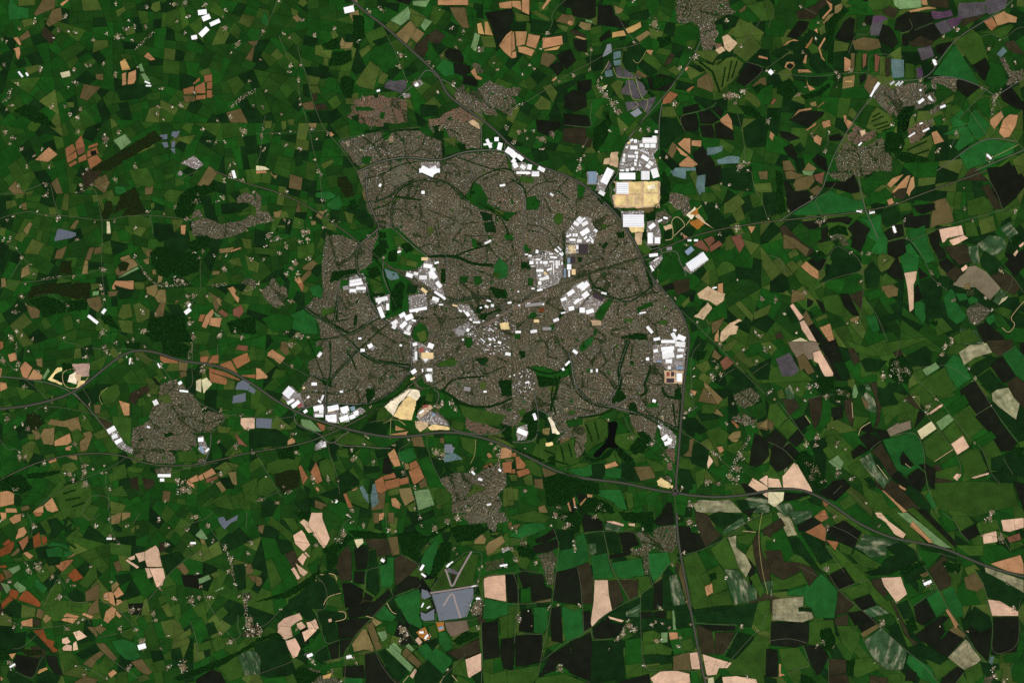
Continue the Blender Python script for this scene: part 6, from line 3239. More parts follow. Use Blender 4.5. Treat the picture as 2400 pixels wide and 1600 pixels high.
cells = []
GX, GY = 26, 18
gp = {}
for i in range(GX + 1):
    for j in range(GY + 1):
        gp[i, j] = (-330 + i * 3060 / GX + rnd.uniform(-42, 42), -280 + j * 2160 / GY + rnd.uniform(-42, 42))
for i in range(GX):
    for j in range(GY):
        q = [gp[i, j], gp[i + 1, j], gp[i + 1, j + 1], gp[i, j + 1]]
        cx, cy = q[0][0] + 60, q[0][1] + 60
        t = 760
        if cx > 1650 or cy > 1230:
            t = 1250
        if cx > 1900 and cy > 900:
            t = 2100
        downs = cx > 1620 and cy > 620        # on the downs the fields are long strips running down to the south-east
        split(q, t, cells, rnd.gauss(.82, .18) if downs else rnd.uniform(0, math.pi), 0, .48 if downs else .85)
WEST = [('D', 16), ('g', 30), ('x', 34), ('G', 9), ('o', 3), ('h', 14), ('b', 1)]
EAST = [('D', 18), ('g', 22), ('x', 20), ('G', 22), ('o', 8), ('n', 1), ('k', 1), ('h', 6)]
EXTRA = {'x': (24, 60, 14), 'h': (35, 69, 18)}


def pick(tab):
    s = rnd.uniform(0, sum(w for _, w in tab))
    for c, w in tab:
        s -= w
        if s <= 0:
            return c
    return tab[0][0]


def jitter(rgb, f=.09):
    b = 1 + rnd.gauss(0, f)
    return tuple(max(0.0005, v * b * (1 + rnd.gauss(0, f * .25))) for v in rgb)


def field_uv(poly):
    """rows run along the longest side"""
    n = len(poly)
    best = max(range(n), key=lambda i: math.hypot(poly[(i + 1) % n][0] - poly[i][0], poly[(i + 1) % n][1] - poly[i][1]))
    a, b = poly[best], poly[(best + 1) % n]
    th = math.atan2(b[1] - a[1], b[0] - a[0])
    c, s = math.cos(th), math.sin(th)
    return [((q[0] * c + q[1] * s) * 10, (-q[0] * s + q[1] * c) * 10) for q in poly]


HEDGE_SEGS = []


def inset(poly, d):
    """pull a convex-ish outline inwards"""
    n = len(poly)
    sgn = 1 if area(poly) > 0 else -1
    out = []
    for i in range(n):
        a, b, c = poly[i - 1], poly[i], poly[(i + 1) % n]
        l1, l2 = math.hypot(b[0] - a[0], b[1] - a[1]) + 1e-9, math.hypot(c[0] - b[0], c[1] - b[1]) + 1e-9
        nx = -((b[1] - a[1]) / l1 + (c[1] - b[1]) / l2) * sgn
        ny = ((b[0] - a[0]) / l1 + (c[0] - b[0]) / l2) * sgn
        l = math.hypot(nx, ny) + 1e-9
        out.append((b[0] + nx / l * d, b[1] + ny / l * d))
    return out


pw = MB()
pwd = MB()
for p in cells:
    cx, cy = centroid(p)
    tab = EAST if (cx > 1650 or cy > 1250) else WEST
    c = pick(tab)
    col = jitter(alb(EXTRA.get(c) or CROP[c]), .10)
    q = inset(p, .42)
    (pwd if c in 'knD' else pw).face([W(v) + (0.0,) for v in q], col, field_uv(q))
    n = len(p)
    for i in range(n):
        a, b = p[i], p[(i + 1) % n]
        if rnd.random() < .62:
            HEDGE_SEGS.append((a, b, .0))
obj('small_field_patchwork', pw.mesh('small_field_patchwork', MAT['crop']),
    label='patchwork of small green hedged fields covering the countryside', cat='fields', kind='stuff')
obj('dark_field_patchwork', pwd.mesh('dark_field_patchwork', MAT['dark']),
    label='small dark ploughed and dark green fields among the patchwork', cat='fields', kind='stuff')

# ------------------------------------------------------------------ masks of what covers the land
mU = np.zeros((MH, MW), bool)
mF = np.zeros((MH, MW), bool)
mB = np.zeros((MH, MW), bool)
URBAN = [(c, simple(p)) for c, p in URBAN]
for c, p in URBAN:
    fill(mU, p)

# ------------------------------------------------------------------ playing fields and small greens inside the towns
_ys, _xs = np.nonzero(mU)
for k in nrs.randint(0, len(_xs), 230):
    x, y, r1, r2, th = float(_xs[k]), float(_ys[k]), rnd.uniform(1.6, 4.6), rnd.uniform(1.4, 3.4), rnd.uniform(0, 3.14)
    c, s = math.cos(th), math.sin(th)
    FIELDS.append((rnd.choice('gggGGDe'), [(x + c * u * r1 - s * v * r2, y + s * u * r1 + c * v * r2) for u, v in
                                            ((-1, -rnd.uniform(.6, 1)), (1, -1), (rnd.uniform(.7, 1.2), 1), (-.9, rnd.uniform(.7, 1)))]))

# ------------------------------------------------------------------ fields drawn one by one
FIELDS = [(c, simple(p)) for c, p in FIELDS]
FIELDS.sort(key=lambda f: -abs(area(f[1])))
idmap = np.full((MH, MW), -1, np.int32)
level = []
for i, (c, p) in enumerate(FIELDS):
    t = np.zeros((1, 1), bool)
    xs = [q[0] for q in p]
    ys = [q[1] for q in p]
    x0, x1 = max(0, int(min(xs)) - 1), min(MW, int(max(xs)) + 2)
    y0, y1 = max(0, int(min(ys)) - 1), min(MH, int(max(ys)) + 2)
    sub = idmap[y0:y1, x0:x1]
    m = np.zeros((MH, MW), bool) if i == 0 else m
    fill(m, p)
    ins = m[y0:y1, x0:x1]
    under = np.unique(sub[ins]) if ins.any() else []
    level.append(1 + max([level[k] for k in under if k >= 0], default=0))
    sub[ins] = i
    m[y0:y1, x0:x1] = False
mF = idmap >= 0
for c, p in YARDS:
    fill(mB, simple(p))
for c, p in LAKES:
    fill(mB, p)
for c, p in WOODS:
    fill(mB, simple(p))
RW = {'M': 2.6, 'A': 1.1, 'U': 1.2, 'B': .7, 'L': 1.4, 'T': .6, 'Y': 1.0, 'X': 2.4}
for c, p in ROADS:
    stroke(mB, p, RW[c])
for w, p in HEDGES:
    stroke(mB, p, w * .62)
for a, b, w, c in SHEDS:
    stroke(mB, [a, b], w * .62)
vis = np.bincount(idmap[(idmap >= 0) & ~mB].ravel(), minlength=len(FIELDS))

PHRASE = {'t': 'tan bare-soil field', 'T': 'orange-brown ploughed field', 'R': 'rust-red field', 'r': 'reddish-brown field', 'p': 'pale pinkish field',
          'q': 'grey-brown streaky field', 'y': 'sandy yellow field', 'w': 'cream-white field', 'a': 'olive-tan field', 'b': 'dull brown field',
          'k': 'near-black field', 'n': 'dark brown field', 'D': 'very dark green field', 'g': 'deep green field', 'G': 'mid-green pasture',
          'e': 'bright emerald field', 'l': 'pale green field', 'o': 'olive-green field', 's': 'slate-blue solar farm', 'j': 'pale blue-grey field',
          'v': 'purple-grey field', 'z': 'violet field', 'm': 'mottled chalky green field', 'M': 'pale streaky chalk field'}
weight = {c: (1.0 if c in 'DgGo' else 2.2) for c in CROP}
order = sorted((i for i in range(len(FIELDS)) if FIELDS[i][0] != 's' and vis[i] > 25), key=lambda i: -vis[i] * weight[FIELDS[i][0]])
single = set(order[:298]) | {i for i in range(len(FIELDS)) if FIELDS[i][0] == 's' and vis[i] > 25}


def shape_word(i):
    c, p = FIELDS[i]
    n = len(p)
    if n == 3:
        return 'triangular '
    pts = np.array([q[:2] for q in p])
    ev = np.linalg.eigvalsh(np.cov(pts.T))
    if ev[1] > 7 * max(ev[0], 1e-6):
        return 'long narrow '
    return 'large ' if vis[i] > 1500 else ('small ' if vis[i] < 330 else '')


sl = sorted(single)
labels = dict(zip(sl, unique_labels([(shape_word(i) + PHRASE[FIELDS[i][0]],) + centroid(FIELDS[i][1]) for i in sl])))
TREES = []          # x, y, radius (map px), shade


def hedge_ridge(hb, a, b, X, Y):
    L = math.hypot(b[0] - a[0], b[1] - a[1])
    mx, my = int((a[0] + b[0]) / 2), int((a[1] + b[1]) / 2)
    if L < 3 or (0 <= mx < MW and 0 <= my < MH and mU[my, mx] and rnd.random() < .6):
        return
    w = rnd.uniform(.18, .42)
    nx, ny = -(b[1] - a[1]) / L * w, (b[0] - a[0]) / L * w
    P = lambda x, y, z: (W((x, y))[0] - X, W((x, y))[1] - Y, z)
    c = jitter(alb((17, 44, 15)), .2)
    hb.face([P(a[0] + nx, a[1] + ny, 0), P(b[0] + nx, b[1] + ny, 0), P(b[0], b[1], 4.5), P(a[0], a[1], 4.5)], c)
    hb.face([P(a[0], a[1], 4.5), P(b[0], b[1], 4.5), P(b[0] - nx, b[1] - ny, 0), P(a[0] - nx, a[1] - ny, 0)], c)
    for _ in range(int(L / 16 + rnd.random() * .9)):
        t = rnd.random()
        TREES.append((a[0] + (b[0] - a[0]) * t + rnd.gauss(0, .3), a[1] + (b[1] - a[1]) * t + rnd.gauss(0, .3), rnd.uniform(.3, .8), rnd.choice((0, 1))))


rest = {}
for i, (c, p) in enumerate(FIELDS):
    z = .5 + .45 * level[i]
    q = roughen(inset(p, .45) if abs(area(p)) > 60 else p, .35)
    uv = field_uv(q)
    col = jitter(alb(CROP[c]), .07)
    n = len(p)
    if c not in 'sjvz' and i not in single:
        for k in range(n):
            HEDGE_SEGS.append((p[k], p[(k + 1) % n], z))
    if i in single:
        cx, cy = centroid(q)
        X, Y = W((cx, cy))
        mb = MB()
        base = (alb((52, 66, 44)) if c == 's' else col)
        mb.face([(W(v)[0] - X, W(v)[1] - Y, 0.0) for v in q], base, uv)
        # the standing crop or soil has an edge: a short skirt down to the ground
        for k in range(len(q)):
            a, b = W(q[k]), W(q[(k + 1) % len(q)])
            mb.face([(a[0] - X, a[1] - Y, 0.0), (b[0] - X, b[1] - Y, 0.0), (b[0] - X, b[1] - Y, -z - .5), (a[0] - X, a[1] - Y, -z - .5)], base)
        solar = c == 's'
        o = obj('solar_farm' if solar else 'field', mb.mesh('field', MAT[CROPMAT[c]]), label=labels[i], cat='solar farm' if solar else 'field',
                group='solar farms' if solar else 'fields of the countryside', kind='thing', loc=(X, Y, z))
        if c not in 'sjvz':
            hb = MB()
            for k in range(n):
                hedge_ridge(hb, p[k], p[(k + 1) % n], X, Y)
            if hb.f:
                obj('boundary_hedge', hb.mesh('boundary_hedge', MAT['leaf']), parent=o)
        if solar:
            rw = MB()
            ring = [W(v) for v in q]
            y = min(v[1] for v in ring) + 8
            while y < max(v[1] for v in ring) - 8:
                xs = []
                for k in range(len(ring)):
                    a, b = ring[k], ring[(k + 1) % len(ring)]
                    if (a[1] > y) != (b[1] > y):
                        xs.append(a[0] + (b[0] - a[0]) * (y - a[1]) / (b[1] - a[1]))
                xs.sort()
                for k in range(0, len(xs) - 1, 2):
                    if xs[k + 1] - xs[k] > 14:
                        x0, x1 = xs[k] + 4 - X, xs[k + 1] - 4 - X
                        rw.face([(x0, y - Y - 3.4, .8), (x1, y - Y - 3.4, .8), (x1, y - Y + 3.4, 2.6), (x0, y - Y + 3.4, 2.6)], jitter(alb((92, 101, 115)), .03))
                y += 9.0
            if rw.f:
                obj('panel_rows', rw.mesh('panel_rows', MAT['panel']), parent=o, kind='stuff')
    else:
        mm = CROPMAT[c]
        rest.setdefault(mm, MB()).face([W(v) + (z,) for v in q], col, uv)
STUFFNAME = {'crop': ('small_grass_fields', 'scattered small green and olive fields between the larger ones'),
             'soil': ('small_soil_fields', 'scattered small tan and brown soil plots'),
             'dark': ('small_dark_fields', 'scattered small dark crop plots'),
             'chalk': ('small_chalky_fields', 'scattered small chalky mottled plots')}
for mm, mb in rest.items():
    obj(STUFFNAME[mm][0], mb.mesh(STUFFNAME[mm][0], MAT[mm]), label=STUFFNAME[mm][1], cat='fields', kind='stuff')

# ------------------------------------------------------------------ town and village ground
SETTLE = [('main town', None), ('western town south of the motorway', 395, 960), ('village just below the motorway', 1110, 1165),
          ('town cut by the top edge', 1660, 40), ('estates round the narrow north-eastern lake', 2150, 240), ('north-eastern village with new sandy streets', 2010, 380),
          ('western ribbon village', 530, 530), ('small village west of the main town', 638, 690), ('straight-road village', 1530, 1262),
          ('brick hamlet with dark fields round it', 1290, 1320), ('eastern village', 2290, 740), ('village at the right-hand edge', 2360, 180),
          ('new rectangular estate', 890, 262), ('old village beside the golf lake', 1760, 950), ('park village', 1970, 565), ('housing on the airfield camp', 1120, 1330),
          ('barracks by the airfield', 1115, 1425), ('hamlet on the bottom edge', 740, 1585), ('small southern hillside hamlet', 580, 1400), ('bottom-edge eastern hamlet', 2315, 1590)]


def settlement(p):
    cx, cy = centroid(p)
    if 735 < cx < 1620 and 280 < cy < 1080 or (cx > 1000 and 190 < cy < 300 and cx < 1300):
        return 0
    return min(range(1, len(SETTLE)), key=lambda k: math.hypot(SETTLE[k][1] - cx, SETTLE[k][2] - cy))


UC = {'': (94, 85, 68), 'b': (93, 82, 68), 'r': (116, 92, 76), 'g': (74, 74, 48)}
groundmb = {}
mS = np.full((MH, MW), -1, np.int16)
mR = np.zeros((MH, MW), np.uint8)
for k, (c, p) in enumerate(sorted(URBAN, key=lambda u: -abs(area(u[1])))):
    s = settlement(p)
    q = roughen(p, 1.8, 6)
    groundmb.setdefault(s, MB()).face([W(v) + (.12 + .012 * k,) for v in q], jitter(alb(UC[c]), .05))
    fill(mS, p, s)
    fill(mR, p, {'': 0, 'b': 1, 'r': 2, 'g': 3}[c])
for s, mb in groundmb.items():
    obj('town_ground' if s == 0 else 'village_ground', mb.mesh('town_ground', MAT['urban']), kind='structure')

# ------------------------------------------------------------------ yards, building sites, quarry floors
ZY = 5.6
for i, (c, p) in enumerate(sorted(YARDS, key=lambda u: -abs(area(u[1])))):
    mb = MB()
    mb.face([W(v) + (ZY + .012 * i,) for v in roughen(simple(p), .7, 8)], jitter(alb(YARD[c]), .06))
    obj('concrete_apron' if c in 'cg' else 'bare_earth_ground', mb.mesh('yard', MAT['yard']), kind='structure')
for c, p in LAKES:
    mb = MB()
    q = smooth([tuple(v[:2]) for v in p] + [tuple(p[0][:2])], 2)[:-1]
    mb.face([W(v) + (ZY + .6,) for v in q], alb((5, 8, 5)))
    obj('lake_water', mb.mesh('lake_water', MAT['water']), kind='structure')

# ------------------------------------------------------------------ roads and railways
ROADC = {'M': (82, 78, 72), 'A': (96, 92, 84), 'U': (98, 94, 88), 'B': (92, 96, 72), 'L': (98, 90, 76), 'T': (178, 170, 104),
         'Y': (206, 178, 132), 'X': (158, 142, 138)}
ROADWID = {'M': 17.0, 'A': 17.0, 'U': 24.0, 'B': 8.0, 'L': 14.0, 'T': 7.0, 'Y': 11.0, 'X': 42.0}
ROADNAME = {'A': 'main_road', 'U': 'ring_road', 'B': 'country_lane', 'L': 'railway_track_bed', 'T': 'farm_track', 'Y': 'chalk_track', 'X': 'runway'}


def chain(lines):
    lines = [list(l) for l in lines]
    merged = True
    while merged:
        merged = False
        for i in range(len(lines)):
            for j in range(i + 1, len(lines)):
                a, b = lines[i], lines[j]
                for fa in (0, 1):
                    for fb in (0, 1):
                        p, q = (a[0] if fa else a[-1]), (b[0] if fb else b[-1])
                        if math.hypot(p[0] - q[0], p[1] - q[1]) < 11:
                            A = a[::-1] if fa else a
                            B = b if fb else b[::-1]
                            mid = ((p[0] + q[0]) / 2, (p[1] + q[1]) / 2)
                            lines[i] = A[:-1] + [mid] + B[1:]
                            del lines[j]
                            merged = True
                            break
                    if merged:
                        break
                if merged:
                    break
            if merged:
                break
    return lines


def ribbon(mb, line, w, z, col, off=0.0):
    pts = [W(p) for p in line]
    L, Rr = [], []
    for i in range(len(pts)):
        a, b = pts[max(0, i - 1)], pts[min(len(pts) - 1, i + 1)]
        l = math.hypot(b[0] - a[0], b[1] - a[1]) + 1e-9
        nx, ny = -(b[1] - a[1]) / l, (b[0] - a[0]) / l
        x, y = pts[i]
        L.append((x + nx * (off + w / 2), y + ny * (off + w / 2), z))
        Rr.append((x + nx * (off - w / 2), y + ny * (off - w / 2), z))
    for i in range(len(pts) - 1):
        mb.face([L[i], Rr[i], Rr[i + 1], L[i + 1]], col)


ROADS = [(c, [q[:2] for q in p]) for c, p in ROADS]
zc = {'B': 6.4, 'T': 6.3, 'Y': 6.35, 'X': 6.5, 'L': 6.6, 'A': 6.75, 'U': 6.9}
for c in 'BTYXLAU':
    mb = MB()
    bank = MB()
    for ln in chain([p for k, p in ROADS if k == c]):
        ln = smooth(ln, 2)
        ribbon(mb, ln, ROADWID[c], zc[c], jitter(alb(ROADC[c]), .05))
        if c in 'UL':
            ribbon(bank, ln, ROADWID[c] + (34 if c == 'U' else 22), zc[c] - .2, jitter(alb((30, 46, 22)), .05))
    o = obj(ROADNAME[c], mb.mesh(ROADNAME[c], MAT['road']), kind='structure')
    if bank.f:
        obj('grass_bank', bank.mesh('grass_bank', MAT['leaf']), parent=o)
for n, ln in enumerate(chain([p for k, p in ROADS if k == 'M'])):
    ln = smooth(ln, 3)
    vb = MB()
    ribbon(vb, ln, 64, 6.95, alb((36, 50, 26)))
    o = obj('motorway_verge', vb.mesh('motorway_verge', MAT['leaf']), kind='structure')
    for sgn in (-1, 1):
        cb = MB()
        ribbon(cb, ln, 15, 7.15, alb(ROADC['M']), sgn * 10)
        obj('carriageway', cb.mesh('carriageway', MAT['road']), parent=o)
    cb = MB()
    ribbon(cb, ln, 4.5, 7.25, alb((52, 54, 40)))
    obj('central_reservation', cb.mesh('central_reservation', MAT['leaf']), parent=o)

# ------------------------------------------------------------------ warehouses and industrial sheds
ROOF = {'w': (.8, .8, .8), 'g': alb((142, 138, 136)), 'b': alb((128, 148, 168)), 'k': alb((52, 42, 46)), 'r': alb((150, 74, 62)),
        'y': alb((236, 206, 150)), 'p': (.8, .8, .82)}
ROOFWORD = {'w': 'white-roofed', 'g': 'grey-roofed', 'b': 'blue-grey-roofed', 'k': 'dark-roofed', 'r': 'red-roofed', 'y': 'cream-roofed', 'p': 'white striped-roof'}
ESTATES = [('the lone north-western cluster', 485, 60), ('the trunk-road estate in the north', 1160, 340), ('the estate inside the trunk-road bend', 1230, 375),
           ('the big estate above the sandy plots', 1500, 345), ('the row beside the sandy plots', 1420, 420), ('the depot below the sandy plots', 1490, 515),
           ('the eastern central estate', 1370, 530), ('the dark-roofed factory yard', 1350, 595), ('the estate by the railway curve', 1290, 625),
           ('the estate south of the railway', 1365, 685), ('the lone eastern depot', 1620, 605), ('the eastern ring-road estate', 1570, 800),
           ('the railway-side estate west of centre', 990, 640), ('the small western estate', 838, 665), ('the long-shed estate in the valley', 885, 710),
           ('the crowded western estate', 940, 752), ('the estate beside the rail yards', 1090, 730), ('the southern railway estate', 990, 820), ('the motorway-side business park', 780, 965),
           ('the park beside the motorway junction', 690, 930), ('the western town', 270, 1010), ('the western town', 460, 1020), ('the town centre', 1150, 770),
           ('the south-eastern office park', 1560, 1025), ('the airfield', 1060, 1330), ('the lakeside estates', 2150, 240), ('the hospital loop', 1225, 1005), ('the northern shopping centre', 1010, 395)]


def shed_mesh(L, Wd, H, code):
    walls, roof, lights = MB(), MB(), []
    l, w = L / 2, Wd / 2
    wc = alb((188, 186, 182))
    for a, b in (((-l, -w), (l, -w)), ((l, -w), (l, w)), ((l, w), (-l, w)), ((-l, w), (-l, -w))):
        walls.face([a + (0,), b + (0,), b + (H,), a + (H,)], wc)
    n = max(1, round(Wd / 42))
    span = Wd / n
    base = ROOF[code]
    if code == 'w':
        u = rnd.random()
        base = (.8, .8, .8) if u < .72 else (.70, .69, .68)
    rise = min(2.6, span * .05)
    for k in range(n):
        y0, y1 = -w + k * span, -w + (k + 1) * span
        ym = (y0 + y1) / 2
        c1 = jitter(base, .05)
        c1 = tuple(min(.84, v) for v in c1)
        roof.face([(-l - .6, y0, H), (l + .6, y0, H), (l + .6, ym, H + rise), (-l - .6, ym, H + rise)], c1)
        roof.face([(l + .6, y1, H), (-l - .6, y1, H), (-l - .6, ym, H + rise), (l + .6, ym, H + rise)], c1)
        for xs in (-l - .6, l + .6):
            walls.face([(xs * .995, y0, H - .01), (xs * .995, y1, H - .01), (xs * .995, ym, H + rise - .02)], wc)
        if code == 'p' or L > 60:
            m = 1 if code == 'p' else max(1, int(L / 45))
            for j in range(m):
                lb = MB()
                lc = alb((168, 172, 186)) if code == 'p' else tuple(v * .80 for v in base)
                if code == 'p':
                    xa, xb, hw = -l * .93, l * .93, span * .10
                    lb.face([(xa, ym - hw, H + rise + .5), (xb, ym - hw, H + rise + .5), (xb, ym + hw, H + rise + .5), (xa, ym + hw, H + rise + .5)], lc)
                else:
                    x = -l + L * (j + .5) / m
                    s0, s1 = y0 + span * .10, ym - span * .08
                    f = lambda yy: H + rise * (yy - y0) / (ym - y0) + .25
                    lb.face([(x - 2.2, s0, f(s0)), (x + 2.2, s0, f(s0)), (x + 2.2, s1, f(s1)), (x - 2.2, s1, f(s1))], lc)
                lights.append(lb)
    return walls, roof, lights


srec = []
for a, b, w, c in SHEDS:
    w *= .96
    L = math.hypot(b[0] - a[0], b[1] - a[1])
    cx, cy = (a[0] + b[0]) / 2, (a[1] + b[1]) / 2
    ang = math.atan2(-(b[1] - a[1]), b[0] - a[0])
    if w > L:
        L, w, ang = w, L, ang + math.pi / 2
    srec.append((L, w, cx, cy, ang, c))


def shed_base(r):
    L, w, cx, cy, ang, c = r
    e = min(ESTATES, key=lambda q: math.hypot(cx - q[1], cy - q[2]))
    d = math.hypot(cx - e[1], cy - e[2])
    size = 'huge ' if L * w > 900 else ('large ' if L * w > 260 else ('' if L * w > 80 else 'small '))
    shp = 'long ' if L > 2.4 * w else ''
    kind = 'warehouse' if L * w > 120 else 'shed'
    base = size + shp + ROOFWORD[c] + ' ' + kind
    if d > 62:
        return None, base, cx, cy, d
    a = math.degrees(math.atan2(e[2] - cy, cx - e[1])) % 360
    where = 'in the middle of' if d < 9 else DIRS[int(((a + 22.5) % 360) // 45)] + ' part of'
    return base + ' ' + where + ' ' + e[0], base, cx, cy, d


skey = [shed_base(r) for r in srec]
slabel = [''] * len(srec)
far = [i for i, k in enumerate(skey) if k[0] is None]
for i, t in zip(far, unique_labels([(skey[i][1], skey[i][2], skey[i][3]) for i in far])):
    slabel[i] = t
near = {}
for i, k in enumerate(skey):
    if k[0]:
        near.setdefault(k[0], []).append(i)
for key, ids in near.items():
    ids.sort(key=lambda i: skey[i][4])
    for n, i in enumerate(ids):
        slabel[i] = key + ('' if len(ids) == 1 else ', ' + (ORD[n] or 'first') + ' outward')
for i, (L, w, cx, cy, ang, c) in enumerate(srec):
    X, Y = W((cx, cy))
    H = 9 + min(7, L * w / 120)
    walls, roof, lights = shed_mesh(L * 10 - 2, w * 10 - 2, H, c)
    o = obj('warehouse' if L * w > 120 else 'industrial_building', None, label=slabel[i], cat='warehouse' if L * w > 120 else 'building',
            group='sheds of the industrial estates', loc=(X, Y, ZY + .3))
    o.empty_display_size = 20
    o.rotation_euler = (0, 0, ang)
    obj('walls', walls.mesh('walls', MAT['plain']), parent=o)
    r = obj('roof', roof.mesh('roof', MAT['plain']), parent=o)
    for lb in lights[:24]:
        obj('rooflight', lb.mesh('rooflight', MAT['plain']), parent=r)


# ------------------------------------------------------------------ houses by the thousand: gabled blocks along streets
HV = np.array([(-.5, -.5, 0), (.5, -.5, 0), (.5, .5, 0), (-.5, .5, 0), (-.5, -.5, .62), (.5, -.5, .62), (.5, .5, .62), (-.5, .5, .62), (-.5, 0, 1), (.5, 0, 1)])
HF = [(0, 1, 5, 4), (2, 3, 7, 6), (1, 2, 6, 9, 5), (3, 0, 4, 8, 7), (4, 5, 9, 8), (6, 7, 8, 9)]
HL = np.concatenate([np.array(f) for f in HF])
HT = np.array([len(f) for f in HF])


def houses(name, rec, mat, **kw):
    """rec: rows of x, y, angle, length, depth, height, r, g, b (base z = 0)"""
    rec = np.asarray(rec, float)
    n = len(rec)
    if n == 0:
        return
    v = HV[None] * rec[:, None, 3:6]
    c, s = np.cos(rec[:, 2])[:, None], np.sin(rec[:, 2])[:, None]
    x = v[:, :, 0] * c - v[:, :, 1] * s + rec[:, 0:1]
    y = v[:, :, 0] * s + v[:, :, 1] * c + rec[:, 1:2]
    co = np.stack([x, y, v[:, :, 2]], -1).reshape(-1, 3)
    loops = (HL[None] + (np.arange(n) * 10)[:, None]).ravel()
    tot = np.tile(HT, n)
    st = np.concatenate([[0], np.cumsum(tot)[:-1]])
    wall = np.array(alb((150, 132, 116)))
    cols = np.empty((n, len(HL), 4), np.float32)
    cols[..., 3] = 1
    cols[:, :18, :3] = wall
    cols[:, 18:, :3] = rec[:, None, 6:9]
    obj(name, mesh_arrays(name, co, loops, st, tot, cols, mat), **kw)


def roof_col(style):
    u = rnd.random()
    if style == 2:
        base = (166, 110, 88) if u < .6 else (130, 112, 100)
    else:
        base = (136, 110, 88) if u < .42 else ((120, 111, 98) if u < .72 else ((172, 156, 132) if u < .90 else ((240, 236, 226) if u < .955 else (70, 66, 62))))
    return jitter(alb(base), .24)


free = mU & ~mF & ~mB
centre = np.zeros((MH, MW), bool)
fill(centre, [(1080, 770), (1130, 750), (1190, 740), (1215, 775), (1190, 830), (1150, 830), (1090, 800)])
fill(centre, [(1195, 880), (1240, 860), (1260, 900), (1230, 935), (1205, 920)])
seeds = []
ys, xs = np.nonzero(free)
idx = nrs.permutation(len(xs))[:460]
for k in idx:
    seeds.append((xs[k], ys[k], rnd.choice((rnd.uniform(0, math.pi), .35, .35 + math.pi / 2)) + rnd.gauss(0, .2), rnd.uniform(-1, 1)))
kd = kdtree.KDTree(len(seeds))
for k, s in enumerate(seeds):
    kd.insert((s[0], s[1], 0), k)
kd.balance()
byset = {}
streets = MB()
stcol = alb((120, 114, 96))
EDGE = []
for k, (sx, sy, th, bend) in enumerate(seeds):
    c, s = math.cos(th), math.sin(th)
    R0 = 50
    pitch = rnd.uniform(2.2, 3.1)
    tone = (rnd.uniform(.80, 1.22) * (.86 if sx < 1010 else 1.0), rnd.uniform(.94, 1.1), rnd.uniform(.05, .38))
    nrow = int(R0 / pitch)
    for row in range(-nrow, nrow + 1):
        v0 = row * pitch + (.35 if row % 2 else -.35)
        u = -R0 + rnd.uniform(0, 2)
        while u < R0:
            v = v0 + bend * .012 * u * u + rnd.gauss(0, .5)
            x, y = sx + u * c - v * s, sy + u * s + v * c
            u += rnd.uniform(2.0, 3.4)
            xi, yi = int(x), int(y)
            if not (0 <= xi < MW and 0 <= yi < MH) or not free[yi, xi]:
                continue
            (_, k1, d1), (_, k2, d2) = kd.find_n((x, y, 0), 2)
            if k1 != k:
                continue
            a = th + math.atan(bend * .024 * u)
            X, Y = W((x, y))
            st = mR[yi, xi]
            if d2 - d1 < (3.0 if (min(k, k2) * 7919 + max(k, k2) * 104729) % 100 < 40 else 2.2):                   # the edge of a neighbourhood: a distributor road or a belt of trees
                q = (min(k, k2) * 7919 + max(k, k2) * 104729) % 100
                if q < 40:
                    for _ in range(3):
                        EDGE.append((x + rnd.gauss(0, 1.1), y + rnd.gauss(0, 1.1), rnd.uniform(.42, .85), rnd.choice((0, 1))))
                    continue
                if q < 82:
                    ex, ey = -(seeds[k][1] - seeds[k2][1]), seeds[k][0] - seeds[k2][0]
                    el = math.hypot(ex, ey)
                    dx, dy = ex / el * 19, -ey / el * 19
                    nx, ny = -dy / 19 * 5, dx / 19 * 5
                    streets.face([(X - dx - nx, Y - dy - ny, 2.2), (X + dx - nx, Y + dy - ny, 2.2), (X + dx + nx, Y + dy + ny, 2.2), (X - dx + nx, Y - dy + ny, 2.2)], stcol)
                    continue
            if row % 3 == 0:
                dx, dy = math.cos(-a) * 14, math.sin(-a) * 14
                mvx, mvy = W((x + s * pitch / 2, y - c * pitch / 2))
                nx, ny = -dy / 14 * 3.6, dx / 14 * 3.6
                zz = 1.9
                streets.face([(mvx - dx - nx, mvy - dy - ny, zz), (mvx + dx - nx, mvy + dy - ny, zz), (mvx + dx + nx, mvy + dy + ny, zz), (mvx - dx + nx, mvy - dy + ny, zz)], stcol)
            if rnd.random() < (.14 if st == 3 else 0) + tone[2]:
                continue
            if centre[yi, xi] and rnd.random() < .42:
                sz = rnd.uniform(18, 46)
                u2 = rnd.random()
                col = jitter((.66, .65, .62) if u2 < .28 else alb((150, 138, 130) if u2 < .65 else (110, 100, 94)), .12)
                rec = (X, Y, -a, sz, sz * rnd.uniform(.5, .8), rnd.uniform(10, 22)) + tuple(min(.82, q) for q in col)
            else:
                rec = (X, Y, -a + rnd.gauss(0, .04), rnd.uniform(12, 25), rnd.uniform(8.5, 11.5), rnd.uniform(7, 9.5)) + tuple(min(.8, q * tone[0] * f) for q, f in zip(roof_col(st), (tone[1], 1.0, 2 - tone[1])))
            byset.setdefault(int(mS[yi, xi]), []).append(rec)
obj('residential_streets_pavement', streets.mesh('residential_streets', MAT['road']), kind='structure')
for s, rec in byset.items():
    if s <= 0:
        houses('town_houses', rec, MAT['plain'], kind='stuff', cat='houses', label='brown and grey roofed houses filling the main town')
    else:
        houses('village_houses', rec, MAT['plain'], kind='stuff', cat='houses', label='tightly packed houses of the ' + SETTLE[s][0])

